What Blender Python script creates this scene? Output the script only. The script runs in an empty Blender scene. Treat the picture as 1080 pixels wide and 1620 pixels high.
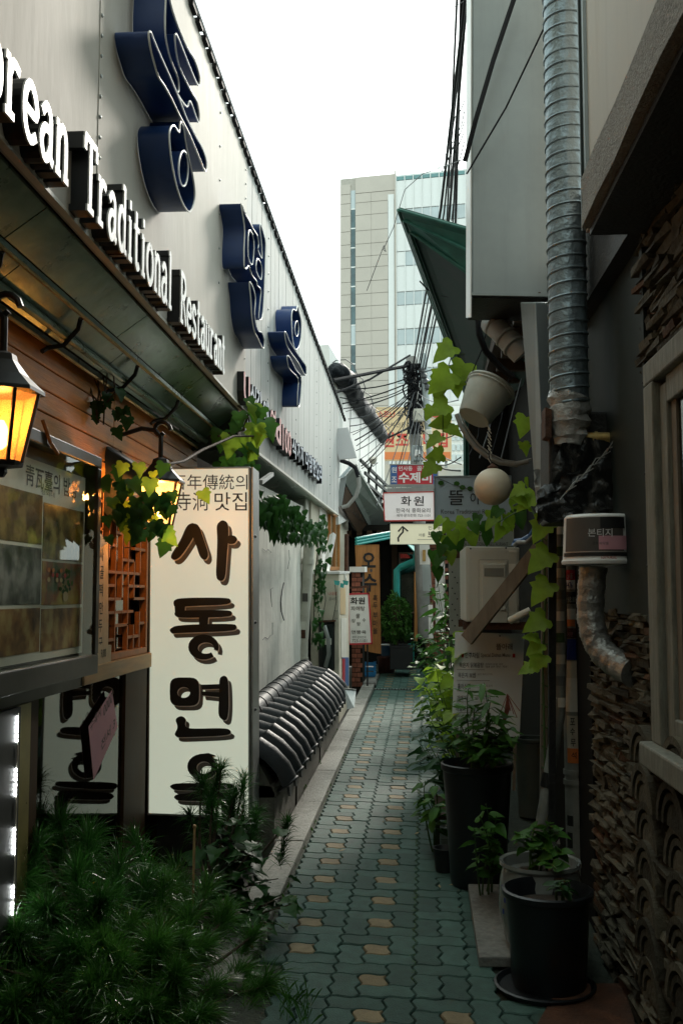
import bpy, math, random
from mathutils import Vector, Matrix
R = math.radians
rnd = random.Random(11)
sc = bpy.context.scene
COL = sc.collection

# ---------------------------------------------------------------- camera
CAM = Vector((0, 0, 1.7)); FPX = 1600.0
PITCH = math.atan(130 / FPX); YAW = math.atan(105 / FPX * math.cos(PITCH))
cd = bpy.data.cameras.new('camera'); cam = bpy.data.objects.new('camera', cd); COL.objects.link(cam)
cd.sensor_fit = 'VERTICAL'; cd.sensor_height = 36; cd.sensor_width = 24
cd.lens = FPX / 1620 * 36; cd.clip_start = .05; cd.clip_end = 3000
cam.location = CAM; cam.rotation_euler = (math.pi / 2 + PITCH, 0, YAW)
cd.dof.use_dof = False
sc.camera = cam
# ---------------------------------------------------------------- sky, sun, exposure (bright overcast)
SUN_DIR = Vector((.25, .88, .52)).normalized()          # towards the light
EL = math.asin(SUN_DIR.z); AZ = math.atan2(SUN_DIR.x, SUN_DIR.y)
w = bpy.data.worlds.new('World'); sc.world = w; w.use_nodes = True
nt = w.node_tree; bg = nt.nodes['Background']
sky = nt.nodes.new('ShaderNodeTexSky'); sky.sky_type = 'NISHITA'; sky.sun_disc = False
sky.sun_elevation = EL; sky.sun_rotation = AZ; sky.air_density = 1.0; sky.dust_density = 4.0; sky.ozone_density = 1.0
hs = nt.nodes.new('ShaderNodeHueSaturation'); hs.inputs['Saturation'].default_value = .18
mx = nt.nodes.new('ShaderNodeMix'); mx.data_type = 'RGBA'; mx.inputs[0].default_value = .82
mx.inputs[7].default_value = (5.65, 6.75, 6.5, 1)        # the cloud deck, even and nearly white
nt.links.new(sky.outputs[0], hs.inputs['Color']); nt.links.new(hs.outputs[0], mx.inputs[6])
nt.links.new(mx.outputs[2], bg.inputs['Color']); bg.inputs['Strength'].default_value = .1
sd = bpy.data.lights.new('sun', 'SUN'); so = bpy.data.objects.new('sun', sd); COL.objects.link(so)
sd.energy = 1.15; sd.angle = R(10); sd.color = (1, .93, .82)
so.rotation_euler = (-SUN_DIR).to_track_quat('-Z', 'Y').to_euler(); so.location = (3, 8, 9)
sc.view_settings.view_transform = 'Standard'; sc.view_settings.look = 'None'
sc.view_settings.exposure = 1.5; sc.view_settings.gamma = 1; sc.view_settings.use_curve_mapping = False
sc.cycles.max_bounces = 7; sc.cycles.diffuse_bounces = 4; sc.cycles.glossy_bounces = 3
sc.cycles.transmission_bounces = 6; sc.cycles.transparent_max_bounces = 12
sc.cycles.use_denoising = True; sc.cycles.sample_clamp_indirect = 6

# ---------------------------------------------------------------- where things stand
_ca, _sa, _cp, _sp = math.cos(YAW), math.sin(YAW), math.cos(PITCH), math.sin(PITCH)
def ray(px, py):
    u, v = (px - 540) / FPX, (810 - py) / FPX
    return Vector((_ca, _sa, 0)) * u + Vector((_sa * _sp, -_ca * _sp, _cp)) * v + Vector((-_sa * _cp, _ca * _cp, _sp))
def at(px, py, Y):
    d = ray(px, py); return CAM + d * (Y / d.y)
def onX(px, py, X):
    d = ray(px, py); return CAM + d * (X / d.x)
def onG(px, py, h=0):
    d = ray(px, py); t = (1.7 - h) / (.025 * d.y - d.z); return CAM + d * t
def onP(px, py, x0, y0, k):                              # plane x = x0 + k (y - y0)
    d = ray(px, py); return CAM + d * ((x0 - k * y0) / (d.x - k * d.y))
def G(x, d, z=0):                                        # the alley frame: drifts right and climbs a little
    return Vector((x + .018 * d, d, z + .025 * d))
X3, Y3, Z3 = Vector((1, 0, 0)), Vector((0, 1, 0)), Vector((0, 0, 1))

# ---------------------------------------------------------------- mesh builder
class MB:
    def __init__(s): s.v = []; s.f = []
    def add(s, vs, fs):
        n = len(s.v); s.v += [Vector(p) for p in vs]; s.f += [tuple(i + n for i in f) for f in fs]; return s
    def poly(s, pts): return s.add(pts, [tuple(range(len(pts)))])
    def hexa(s, p):                                      # p: 4 lower then 4 upper
        return s.add(p, [(3, 2, 1, 0), (4, 5, 6, 7), (0, 1, 5, 4), (1, 2, 6, 5), (2, 3, 7, 6), (3, 0, 4, 7)])
    def box(s, x0, x1, y0, y1, z0, z1):
        return s.hexa([(x0, y0, z0), (x1, y0, z0), (x1, y1, z0), (x0, y1, z0), (x0, y0, z1), (x1, y0, z1), (x1, y1, z1), (x0, y1, z1)])
    def gbox(s, x0, x1, d0, d1, z0, z1):                 # a box in the alley frame
        return s.hexa([G(x0, d0, z0), G(x1, d0, z0), G(x1, d1, z0), G(x0, d1, z0), G(x0, d0, z1), G(x1, d0, z1), G(x1, d1, z1), G(x0, d1, z1)])
    def slab(s, q, off):                                 # quad or polygon q thickened by off
        n = len(q); q = [Vector(p) for p in q]; off = Vector(off); t = [p + off for p in q]
        fs = [tuple(range(n)), tuple(range(2 * n - 1, n - 1, -1))]
        fs += [(i, i + n, (i + 1) % n + n, (i + 1) % n) for i in range(n)]
        return s.add(q + t, fs)
    def bar(s, a, b, wd, th, up=Z3):                     # square bar from a to b
        a, b = Vector(a), Vector(b); d = (b - a).normalized(); x = d.cross(Vector(up))
        if x.length < 1e-4: x = d.cross(X3)
        x = x.normalized() * wd / 2; y = x.cross(d).normalized() * th / 2
        return s.hexa([a - x - y, a + x - y, b + x - y, b - x - y, a - x + y, a + x + y, b + x + y, b - x + y])
    def tube(s, pts, r, n=8, cap=True, up=Z3):
        pts = [Vector(p) for p in pts]; m = len(pts)
        rs = r if isinstance(r, (list, tuple)) else [r] * m
        vs = []; prev = None
        for i, p in enumerate(pts):
            d = (pts[min(i + 1, m - 1)] - pts[max(i - 1, 0)]).normalized()
            if prev is None:
                x = d.cross(up)
                if x.length < 1e-3: x = d.cross(X3)
            else:
                x = prev - d * prev.dot(d)
            x.normalize(); prev = x; y = d.cross(x)
            for k in range(n):
                t = 2 * math.pi * k / n; vs.append(p + (x * math.cos(t) + y * math.sin(t)) * rs[i])
        fs = [(i * n + k, i * n + (k + 1) % n, (i + 1) * n + (k + 1) % n, (i + 1) * n + k) for i in range(m - 1) for k in range(n)]
        if cap: fs += [tuple(range(n - 1, -1, -1)), tuple(range((m - 1) * n, m * n))]
        return s.add(vs, fs)
    def lathe(s, c, prof, n=20, axis=Z3, cap=True):      # profile of (radius, height) along axis from c
        ax = Vector(axis).normalized(); x = ax.cross(X3)
        if x.length < .1: x = ax.cross(Y3)
        x.normalize(); y = ax.cross(x); c = Vector(c); m = len(prof)
        vs = [c + ax * h + (x * math.cos(2 * math.pi * k / n) + y * math.sin(2 * math.pi * k / n)) * r for r, h in prof for k in range(n)]
        fs = [(i * n + k, i * n + (k + 1) % n, (i + 1) * n + (k + 1) % n, (i + 1) * n + k) for i in range(m - 1) for k in range(n)]
        if cap: fs += [tuple(range(n - 1, -1, -1)), tuple(range((m - 1) * n, m * n))]
        return s.add(vs, fs)
    def mesh(s, name, mat, off, smooth=False, ang=38):
        me = bpy.data.meshes.new(name)
        me.from_pydata([tuple(p - off) for p in s.v], [], s.f)
        me.materials.append(mat); me.validate()
        if smooth:
            me.polygons.foreach_set('use_smooth', [True] * len(me.polygons)); me.set_sharp_from_angle(angle=R(ang))
        me.update(); return me
    def build(s, name, mat, parent=None, smooth=False, bevel=0, ang=38):
        if parent is not None: off = wloc(parent)
        else:
            lo = [min(p[i] for p in s.v) for i in range(3)]; hi = [max(p[i] for p in s.v) for i in range(3)]
            off = Vector(((lo[0] + hi[0]) / 2, (lo[1] + hi[1]) / 2, lo[2]))
        return link(name, s.mesh(name, mat, off, smooth, ang), parent, Vector() if parent is not None else off, bevel)
def wloc(o):
    v = Vector(o.location)
    while o.parent: o = o.parent; v = v + o.location
    return v
def link(name, me, parent=None, loc=(0, 0, 0), bevel=0):
    o = bpy.data.objects.new(name, me); COL.objects.link(o); o.location = loc; o.parent = parent
    if bevel:
        b = o.modifiers.new('bevel', 'BEVEL'); b.width = bevel; b.segments = 2; b.limit_method = 'ANGLE'; b.angle_limit = R(40)
    return o
def tag(o, label=None, cat=None, group=None, kind=None):
    if label: o['label'] = label
    if cat: o['category'] = cat
    if group: o['group'] = group
    if kind: o['kind'] = kind
    return o
def thing(name, label, cat, loc, group=None):
    o = bpy.data.objects.new(name, None); COL.objects.link(o); o.location = loc; o.empty_display_size = .1
    return tag(o, label, cat, group)

# ---------------------------------------------------------------- materials
MATS = {}
def lin(c):
    if isinstance(c, str):
        c = [int(c[i:i + 2], 16) / 255 for i in (0, 2, 4)]
        c = [x / 12.92 if x <= .04045 else ((x + .055) / 1.055) ** 2.4 for x in c]
    return c
def mat(name, col, rough=.6, metal=0, var=.12, scale=5, bump=0, bscale=70, spec=.5, stain=0, scol=(.03, .03, .025), sscale=1.6,
        streak=0, emit=0, ecol=None, rand=0, coat=0, leaf=0, stretch=(1, 1, 1), alpha=1, trans=0, detail=6):
    if name in MATS: return MATS[name]
    col = lin(col)
    m = bpy.data.materials.new(name); m.use_nodes = True; MATS[name] = m
    t = m.node_tree; N, L = t.nodes.new, t.links.new
    b = t.nodes['Principled BSDF']
    geo = N('ShaderNodeNewGeometry'); mp = N('ShaderNodeMapping'); mp.inputs['Scale'].default_value = stretch
    L(geo.outputs['Position'], mp.inputs['Vector'])
    nz = N('ShaderNodeTexNoise'); nz.inputs['Scale'].default_value = scale; nz.inputs['Detail'].default_value = detail; nz.inputs['Roughness'].default_value = .62
    L(mp.outputs[0], nz.inputs['Vector'])
    cr = N('ShaderNodeValToRGB')
    cr.color_ramp.elements[0].position = .3; cr.color_ramp.elements[1].position = .7
    cr.color_ramp.elements[0].color = [max(0, c * (1 - var)) for c in col] + [1]
    cr.color_ramp.elements[1].color = [min(1, c * (1 + var)) for c in col] + [1]
    L(nz.outputs['Fac'], cr.inputs['Fac']); out = cr.outputs['Color']
    if stain or streak:
        n2 = N('ShaderNodeTexNoise'); n2.inputs['Scale'].default_value = sscale; n2.inputs['Detail'].default_value = 8; n2.inputs['Roughness'].default_value = .7
        if streak:
            m2 = N('ShaderNodeMapping'); m2.inputs['Scale'].default_value = (9, 9, .7); L(geo.outputs['Position'], m2.inputs['Vector']); L(m2.outputs[0], n2.inputs['Vector'])
        else: L(geo.outputs['Position'], n2.inputs['Vector'])
        r2 = N('ShaderNodeValToRGB'); r2.color_ramp.elements[0].position = .5; r2.color_ramp.elements[1].position = .75
        L(n2.outputs['Fac'], r2.inputs['Fac'])
        mu = N('ShaderNodeMath'); mu.operation = 'MULTIPLY'; mu.inputs[1].default_value = stain or streak; L(r2.outputs[0], mu.inputs[0])
        mi = N('ShaderNodeMix'); mi.data_type = 'RGBA'; L(mu.outputs[0], mi.inputs[0]); L(out, mi.inputs[6]); mi.inputs[7].default_value = list(lin(scol)) + [1]; out = mi.outputs[2]
    if rand:
        oi = N('ShaderNodeObjectInfo'); mr = N('ShaderNodeMapRange'); mr.inputs[3].default_value = 1 - rand; mr.inputs[4].default_value = 1 + rand
        L(oi.outputs['Random'], mr.inputs[0]); h = N('ShaderNodeHueSaturation'); L(mr.outputs[0], h.inputs['Value']); L(out, h.inputs['Color']); out = h.outputs[0]
    L(out, b.inputs['Base Color'])
    b.inputs['Roughness'].default_value = rough; b.inputs['Metallic'].default_value = metal
    b.inputs['Specular IOR Level'].default_value = spec; b.inputs['Coat Weight'].default_value = coat
    b.inputs['Alpha'].default_value = alpha; b.inputs['Transmission Weight'].default_value = trans
    if rough > .15 and not emit:
        rr = N('ShaderNodeMapRange'); rr.inputs[3].default_value = max(.05, rough - .12); rr.inputs[4].default_value = min(1, rough + .12)
        L(nz.outputs['Fac'], rr.inputs[0]); L(rr.outputs[0], b.inputs['Roughness'])
    if bump:
        n3 = N('ShaderNodeTexNoise'); n3.inputs['Scale'].default_value = bscale; n3.inputs['Detail'].default_value = 5
        L(mp.outputs[0], n3.inputs['Vector'])
        bp = N('ShaderNodeBump'); bp.inputs['Strength'].default_value = bump; bp.inputs['Distance'].default_value = .02
        L(n3.outputs['Fac'], bp.inputs['Height']); L(bp.outputs[0], b.inputs['Normal'])
    if emit:
        b.inputs['Emission Color'].default_value = list(lin(ecol if ecol else col)) + [1]; b.inputs['Emission Strength'].default_value = emit
    if leaf:
        tr = N('ShaderNodeBsdfTranslucent'); L(out, tr.inputs['Color']); ms = N('ShaderNodeMixShader'); ms.inputs[0].default_value = leaf
        o = t.nodes['Material Output']; L(b.outputs[0], ms.inputs[1]); L(tr.outputs[0], ms.inputs[2]); L(ms.outputs[0], o.inputs['Surface'])
    return m
def glass_mat(name, col=(.8, .9, .88), refl=.25, rough=.02, ior=1.5):
    """thin pane: mirror-like film over a see-through sheet"""
    if name in MATS: return MATS[name]
    m = bpy.data.materials.new(name); m.use_nodes = True; MATS[name] = m; t = m.node_tree
    t.nodes.remove(t.nodes['Principled BSDF'])
    g = t.nodes.new('ShaderNodeBsdfGlossy'); g.inputs['Roughness'].default_value = rough; g.inputs['Color'].default_value = (.9, .95, .93, 1)
    tr = t.nodes.new('ShaderNodeBsdfTransparent'); tr.inputs['Color'].default_value = list(col) + [1]
    fr = t.nodes.new('ShaderNodeFresnel'); fr.inputs['IOR'].default_value = ior
    ad = t.nodes.new('ShaderNodeMath'); ad.operation = 'ADD'; ad.inputs[1].default_value = refl; ad.use_clamp = True
    mi = t.nodes.new('ShaderNodeMixShader'); t.links.new(fr.outputs[0], ad.inputs[0]); ge = t.nodes.new('ShaderNodeNewGeometry'); bk = t.nodes.new('ShaderNodeMath'); bk.operation = 'SUBTRACT'; bk.inputs[0].default_value = 1; t.links.new(ge.outputs['Backfacing'], bk.inputs[1]); mu = t.nodes.new('ShaderNodeMath'); mu.operation = 'MULTIPLY'; t.links.new(ad.outputs[0], mu.inputs[0]); t.links.new(bk.outputs[0], mu.inputs[1]); t.links.new(mu.outputs[0], mi.inputs[0])
    t.links.new(tr.outputs[0], mi.inputs[1]); t.links.new(g.outputs[0], mi.inputs[2]); t.links.new(mi.outputs[0], t.nodes['Material Output'].inputs['Surface'])
    return m
M = dict(
    paver=mat('green_paver', (.056, .108, .09), .62, spec=.2, var=.28, scale=14, bump=.35, bscale=160, stain=.5, scol=(.05, .07, .055), sscale=2.2, rand=.2),
    paver_y=mat('tan_paver', (.25, .2, .12), .7, spec=.2, var=.2, scale=16, bump=.35, bscale=160, stain=.45, scol=(.12, .1, .07), sscale=5, rand=.14),
    joint=mat('joint_soil', (.035, .045, .032), .9, var=.5, scale=20, bump=.6, bscale=80),
    moss=mat('moss', (.05, .1, .03), .9, var=.5, scale=30),
    granite=mat('granite', (.27, .27, .24), .8, var=.3, scale=40, bump=.5, bscale=90, stain=.85, scol=(.07, .075, .055), sscale=2.6),
    slabstone=mat('slab_stone', (.2, .2, .18), .8, var=.3, scale=30, bump=.3, stain=.5, sscale=4),
    ground=mat('ground', (.06, .06, .05), .9, var=.3, bump=.4),
    soil=mat('soil', (.04, .03, .02), .95, var=.5, scale=20, bump=.8, bscale=50),
    fascia=mat('fascia_paint', (.55, .53, .485), .7, spec=.12, var=.07, scale=1.5, bump=.22, bscale=7, streak=.2, scol=(.3, .3, .27), sscale=1.3, stretch=(1, 1, .3)),
    fascia2=mat('fascia_sheet', (.5, .505, .49), .7, spec=.15, var=.1, scale=3, bump=.2, bscale=12, streak=.28, scol=(.38, .37, .34), sscale=1.2, stretch=(1, 2, .2)),
    lip=mat('fascia_lip', (.7, .69, .62), .5, var=.1),
    soffit=mat('soffit_metal', (.13, .21, .15), .3, metal=.35, var=.35, scale=5, bump=.12, bscale=10, stain=.6, scol=(.045, .06, .045), sscale=2.4),
    brass=mat('aged_brass', (.6, .42, .16), .35, metal=.8, var=.35, scale=12),
    iron=mat('black_iron', (.012, .012, .012), .45, var=.3),
    plank=mat('pine_plank', (.62, .27, .075), .5, var=.3, scale=5, bump=.15, bscale=30, stretch=(6, .35, 6), rand=.14, stain=.25, scol=(.1, .04, .015), sscale=4),
    lattice=mat('lattice_wood', (.36, .15, .055), .55, var=.25, scale=8, bump=.1, rand=.1),
    sillwood=mat('sill_wood', (.42, .27, .13), .55, var=.25, scale=4, stretch=(6, .5, 6)),
    darkwood=mat('dark_wood', (.05, .028, .014), .6, spec=.2, var=.3, scale=6, bump=.1, stretch=(5, 5, .6)),
    orangewood=mat('orange_timber', (.4, .17, .045), .5, var=.3, scale=4, stretch=(5, 5, .5), stain=.4, scol=(.1, .04, .01), sscale=2.5),
    casewood=mat('case_frame', (.018, .019, .015), .4, var=.2),
    paper=mat('paper', (.72, .7, .62), .7, var=.06, scale=10),
    paper_tan=mat('tan_paper', (.6, .47, .31), .75, var=.12, scale=14, stain=.2, scol=(.3, .2, .1)),
    pink=mat('pink_paper', (.72, .36, .42), .75, var=.06),
    ink=mat('black_ink', (.012, .012, .012), .6, var=0),
    inkgrey=mat('grey_ink', (.16, .16, .155), .65, var=.05),
    inkred=mat('red_ink', (.55, .04, .03), .6, var=.1),
    inkdark=mat('faded_ink', (.09, .08, .07), .65, var=.1),
    white=mat('white_enamel', (.78, .78, .75), .4, var=.05, streak=.1, scol=(.4, .4, .36)),
    blue=mat('blue_channel', (.012, .045, .17), .4, var=.12, scale=4, stain=.25, scol=(.004, .012, .05)),
    trim=mat('white_trim', (.85, .85, .82), .4, var=.03),
    lblack=mat('letter_side', (.008, .01, .012), .4, var=.1),
    lwhite=mat('letter_face', (.78, .8, .78), .35, var=.04, stain=.15, scol=(.5, .5, .46), sscale=6),
    lpink=mat('letter_pink', (.62, .22, .2), .45, var=.08),
    lblue=mat('letter_blue', (.33, .38, .46), .45, var=.1),
    signface=mat('lightbox_face', (.8, .81, .73), .35, var=.04, scale=2, emit=.15, ecol=(.9, 1, .8)),
    alu=mat('aluminium', (.35, .37, .36), .38, metal=.6, var=.15, scale=6, streak=.3, scol=(.12, .13, .12)),
    plaster=mat('old_white_plaster', (.74, .73, .66), .8, var=.13, scale=2.2, bump=.3, bscale=14, streak=.75, scol=(.16, .155, .11), sscale=1.1),
    cream=mat('cream_plaster', (.6, .56, .45), .8, var=.12, scale=4, bump=.15, stain=.45, scol=(.22, .19, .13), sscale=2.5),
    pvcgrey=mat('grey_pipe', (.26, .265, .235), .6, spec=.3, var=.2, scale=6, stain=.7, scol=(.09, .09, .065), sscale=5),
    drum=mat('drum_plastic', (.06, .072, .06), .6, var=.2),
    pvc=mat('old_pvc', (.6, .58, .5), .5, var=.12, scale=5, stain=.5, scol=(.2, .17, .12), sscale=4),
    tile=mat('black_roof_tile', (.018, .022, .025), .5, spec=.3, var=.35, scale=9, bump=.15, bscale=60, stain=.4, scol=(.025, .03, .028), sscale=7, rand=.2),
    cement=mat('wet_cement', (.11, .105, .085), .8, var=.3, scale=7, bump=.4, bscale=30, streak=.6, scol=(.03, .035, .022), sscale=2),
    concrete=mat('rough_concrete', (.3, .28, .25), .9, var=.3, scale=60, bump=.8, bscale=120, stain=.3, sscale=5),
    slate=mat('slate', (.085, .075, .052), .8, spec=.2, var=.4, scale=14, bump=.5, bscale=60, rand=.45, stain=.35, scol=(.05, .045, .03), sscale=9),
    slate_w=mat('slate_rust', (.1, .05, .025), .8, spec=.2, var=.4, scale=14, bump=.5, bscale=60, rand=.3),
    mortar=mat('dark_mortar', (.02, .018, .014), .95, spec=.15, var=.4, bump=.5),
    beige=mat('beige_panel', (.44, .38, .31), .65, var=.08, scale=2, streak=.35, scol=(.27, .2, .14), sscale=1),
    winpaint=mat('flaking_white_paint', (.22, .22, .18), .6, var=.35, scale=9, bump=.3, bscale=40, stretch=(5, 5, .8), stain=.5, scol=(.12, .1, .07), sscale=6),
    zinc=mat('zinc_sheet', (.3, .34, .345), .42, metal=.35, var=.1, scale=3, streak=.25, scol=(.16, .18, .18), sscale=1.2),
    zincl=mat('white_sheet_edge', (.62, .64, .62), .45, metal=.1, var=.08),
    duct=mat('spiral_duct', (.23, .29, .32), .36, metal=.55, var=.18, scale=10, stain=.35, scol=(.09, .11, .12), sscale=5, bump=.5, bscale=28),
    duct2=mat('grey_duct', (.42, .43, .41), .5, var=.12),
    foil=mat('foil_duct', (.33, .33, .31), .36, metal=.6, var=.3, scale=14, bump=.5, bscale=45),
    darkmetal=mat('dark_panel', (.022, .03, .027), .6, spec=.25, metal=.2, var=.25, scale=4, streak=.4, scol=(.015, .02, .018)),
    sooty=mat('soot_and_shade_black', (.012, .012, .011), .55, var=.4, bump=.3),  # soot and black parts; under canopy and duct box it paints shade
    rust=mat('rust', (.08, .032, .015), .8, var=.5, scale=10, bump=.4),
    wrap=mat('black_plastic_wrap', (.008, .009, .009), .22, var=.3, bump=.5, bscale=12, spec=.5),
    clearwrap=mat('clear_plastic_wrap', (.4, .4, .38), .2, var=.3, bump=.9, bscale=22, spec=.8, stain=.6, scol=(.08, .05, .03), sscale=8),
    greenroof=mat('green_sheet', (.016, .085, .062), .45, var=.25, scale=5, stain=.5, scol=(.012, .04, .03), sscale=4, bump=.08),
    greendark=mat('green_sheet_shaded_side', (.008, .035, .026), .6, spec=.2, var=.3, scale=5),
    greenunder=mat('green_sheet_worn', (.025, .13, .1), .45, var=.25, scale=5, stain=.6, scol=(.01, .03, .025), sscale=6),
    bucket=mat('cloudy_plastic', (.5, .52, .46), .4, var=.12, scale=3, stain=.4, scol=(.26, .25, .2), sscale=5, trans=.12),
    globe=mat('cream_globe', (.74, .64, .48), .42, var=.05, scale=2, stain=.2, scol=(.5, .4, .27), sscale=3),
    hose=mat('grey_hose', (.28, .28, .26), .55, var=.2),
    cable=mat('cable', (.008, .009, .011), .7, spec=.2, var=.2),
    cablegrey=mat('cable_grey', (.07, .075, .08), .5, var=.2),
    poleconc=mat('pole_concrete', (.24, .235, .22), .8, var=.2, scale=6, stain=.4),
    acbeige=mat('ac_casing', (.5, .5, .43), .42, var=.05, scale=3, streak=.25, scol=(.3, .29, .23)),
    acdark=mat('ac_seam', (.2, .2, .17), .6),
    timber=mat('weathered_timber', (.2, .16, .115), .75, var=.3, scale=6, bump=.3, stretch=(3, 3, .6)),
    black=mat('black_plastic', (.01, .012, .012), .5, var=.2, scale=4),
    potrim=mat('dark_pot', (.006, .008, .01), .38, var=.3, scale=5, stain=.3, scol=(.03, .032, .03)),
    ceramic=mat('glazed_ceramic', (.2, .215, .2), .15, var=.15, scale=6, stain=.5, scol=(.2, .18, .13), sscale=8, coat=.5),
    cobalt=mat('cobalt_glaze', (.02, .04, .22), .2, var=.2),
    teal=mat('teal_paint', (.03, .34, .31), .4, var=.15, scale=6, stain=.2, scol=(.02, .12, .11)),
    brick=mat('red_brick', (.24, .085, .05), .8, var=.3, scale=14, bump=.4, rand=.3),
    crate=mat('blue_crate', (.02, .19, .42), .4, var=.1),
    tub=mat('brown_tub', (.075, .025, .018), .4, var=.2),
    bluepail=mat('blue_pail', (.05, .12, .22), .45, var=.2),
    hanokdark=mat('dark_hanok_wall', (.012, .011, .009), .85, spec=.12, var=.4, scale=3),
    tower=mat('tower_cladding', (.52, .47, .41), .7, var=.06, scale=.25, streak=0, stain=.15, scol=(.24, .21, .18), sscale=.2),
    towerw=mat('tower_white', (.75, .76, .74), .5, var=.03),
    towerj=mat('tower_joint', (.42, .39, .34), .8),
    towerg=mat('tower_glass', (.46, .52, .53), .12, var=.1, scale=.3),
    towerd=mat('tower_slit_glass', (.07, .12, .13), .12, var=.4, scale=.6),
    towert=mat('tower_top_glass', (.12, .26, .26), .2, var=.2, scale=.3),
    bgwall=mat('pale_far_wall', (.62, .62, .58), .8, var=.08, scale=1),
    osign=mat('orange_sign_face', (.68, .5, .28), .5, var=.06, stain=.15, scol=(.6, .4, .2)),
    oband=mat('orange_band', (.72, .2, .05), .5, var=.06),
    ored=mat('sign_red', (.58, .06, .035), .5, var=.06),
    sred=mat('crimson_sign', (.5, .03, .045), .45, var=.06),
    sblue=mat('blue_sign', (.05, .14, .36), .45, var=.06),
    swhite=mat('sign_white', (.8, .79, .77), .4, var=.03),
    spinkw=mat('sign_pale_pink', (.77, .72, .71), .4, var=.03, emit=.07, ecol=(1, .95, .93)),
    scream=mat('sign_cream', (.74, .72, .56), .4, var=.04, emit=.12, ecol=(1, .95, .65)),
    sgrey=mat('sign_blue_grey', (.4, .46, .5), .35, var=.08, scale=2),
    sbeige=mat('sign_dull_beige', (.34, .35, .3), .5, var=.1, scale=3),
    menuw=mat('menu_white', (.74, .8, .8), .4, var=.05, scale=3),
    tarp=mat('black_tarp', (.005, .008, .012), .6, var=.4, bump=1, bscale=9, spec=.2),
    gutter=mat('gutter_sheet', (.3, .34, .31), .4, metal=.3, var=.25, scale=6, stain=.5, scol=(.12, .12, .08), sscale=6),
    greyboard=mat('blank_grey_board', (.58, .585, .59), .6, var=.01),
    leaf=mat('leaf_green', (.05, .14, .02), .5, spec=.22, var=.3, scale=7, leaf=.3, rand=.2),
    leafy=mat('leaf_yellow_green', (.27, .42, .035), .5, spec=.3, var=.25, scale=9, leaf=.5, rand=.18),
    leafd=mat('leaf_dark', (.018, .07, .014), .5, spec=.25, var=.35, scale=7, leaf=.2),
    ivy=mat('ivy_leaf', (.03, .1, .02), .45, spec=.25, var=.35, scale=9, leaf=.2),
    needle=mat('pine_needle', (.03, .12, .018), .3, var=.5, scale=5, leaf=.25),
    needle_t=mat('pine_needle_tip', (.05, .16, .022), .3, var=.45, scale=6, leaf=.25),
    bark=mat('bark', (.06, .042, .026), .8, var=.4, bump=.5),
    stem=mat('green_stem', (.06, .12, .03), .6),
    redstem=mat('red_stem', (.22, .05, .03), .6),
    dryleaf=mat('dry_leaf', (.35, .27, .13), .7, var=.3),
    pane=glass_mat('window_pane', (.75, .85, .82), .0),
    caseglass=glass_mat('case_glass', (.92, .94, .92), .0, ior=1.22),
    darkpane=glass_mat('dark_pane', (.5, .6, .58), .06),
    lampglass=mat('lamp_glass', (.9, .72, .45), .5, var=.15, emit=1.3, ecol=(1, .62, .2)),
    lampglass2=mat('lamp_glass_bright', (.9, .72, .45), .5, var=.1, emit=3.2, ecol=(1, .66, .25)),
    bulb=mat('lamp_bulb', (1, .9, .7), .5, emit=30, ecol=(1, .72, .32)),
    led=mat('led_diode', (1, 1, 1), .5, emit=22, ecol=(.95, 1, 1)),
    ledback=mat('led_backing', (.3, .25, .1), .3, metal=.6, var=.2, scale=8),
    void=mat('dark_interior', (.02, .018, .015), .9, var=.3),
)
# ---------------------------------------------------------------- lettering
_TX = {}
_tc = bpy.data.curves.new('t', 'FONT'); _tc.size = 1; _tc.resolution_u = 2; _tc.fill_mode = 'FRONT'; _TC = bpy.data.objects.new('t', _tc)
def text_geo(s, bold=0):
    k = (s, bold)
    if k in _TX: return _TX[k]
    c = _TC.data; c.body = s; c.offset = bold; me = _TC.to_mesh()
    vs = [(v.co.x, v.co.y) for v in me.vertices]; fs = [tuple(p.vertices) for p in me.polygons]; _TC.to_mesh_clear()
    if not vs: _TX[k] = ([], []); return _TX[k]
    x0, x1 = min(v[0] for v in vs), max(v[0] for v in vs); y0, y1 = min(v[1] for v in vs), max(v[1] for v in vs)
    _TX[k] = ([((x - x0) / max(1e-6, x1 - x0), (y - y0) / max(1e-6, y1 - y0)) for x, y in vs], fs); return _TX[k]
def lettering(parent, s, o, ux, uy, m, lift=.003, bold=0, name='lettering'):
    vs, fs = text_geo(s, bold)
    if not fs: return None
    o, ux, uy = Vector(o), Vector(ux), Vector(uy); n = ux.cross(uy).normalized()
    mb = MB().add([o + ux * x + uy * y + n * lift for x, y in vs], fs)
    return mb.build(name, m, parent)
def ptext(parent, s, x0, y0, x1, y1, Y, m, lift=.004, bold=0, name='lettering'):
    """writing on a face that looks back down the alley, given by its box in the view at depth Y"""
    o = at(x0, y1, Y); a = at(x1, y1, Y); b = at(x0, y0, Y)
    return lettering(parent, s, o, a - o, b - o, m, lift, bold, name)
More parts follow.
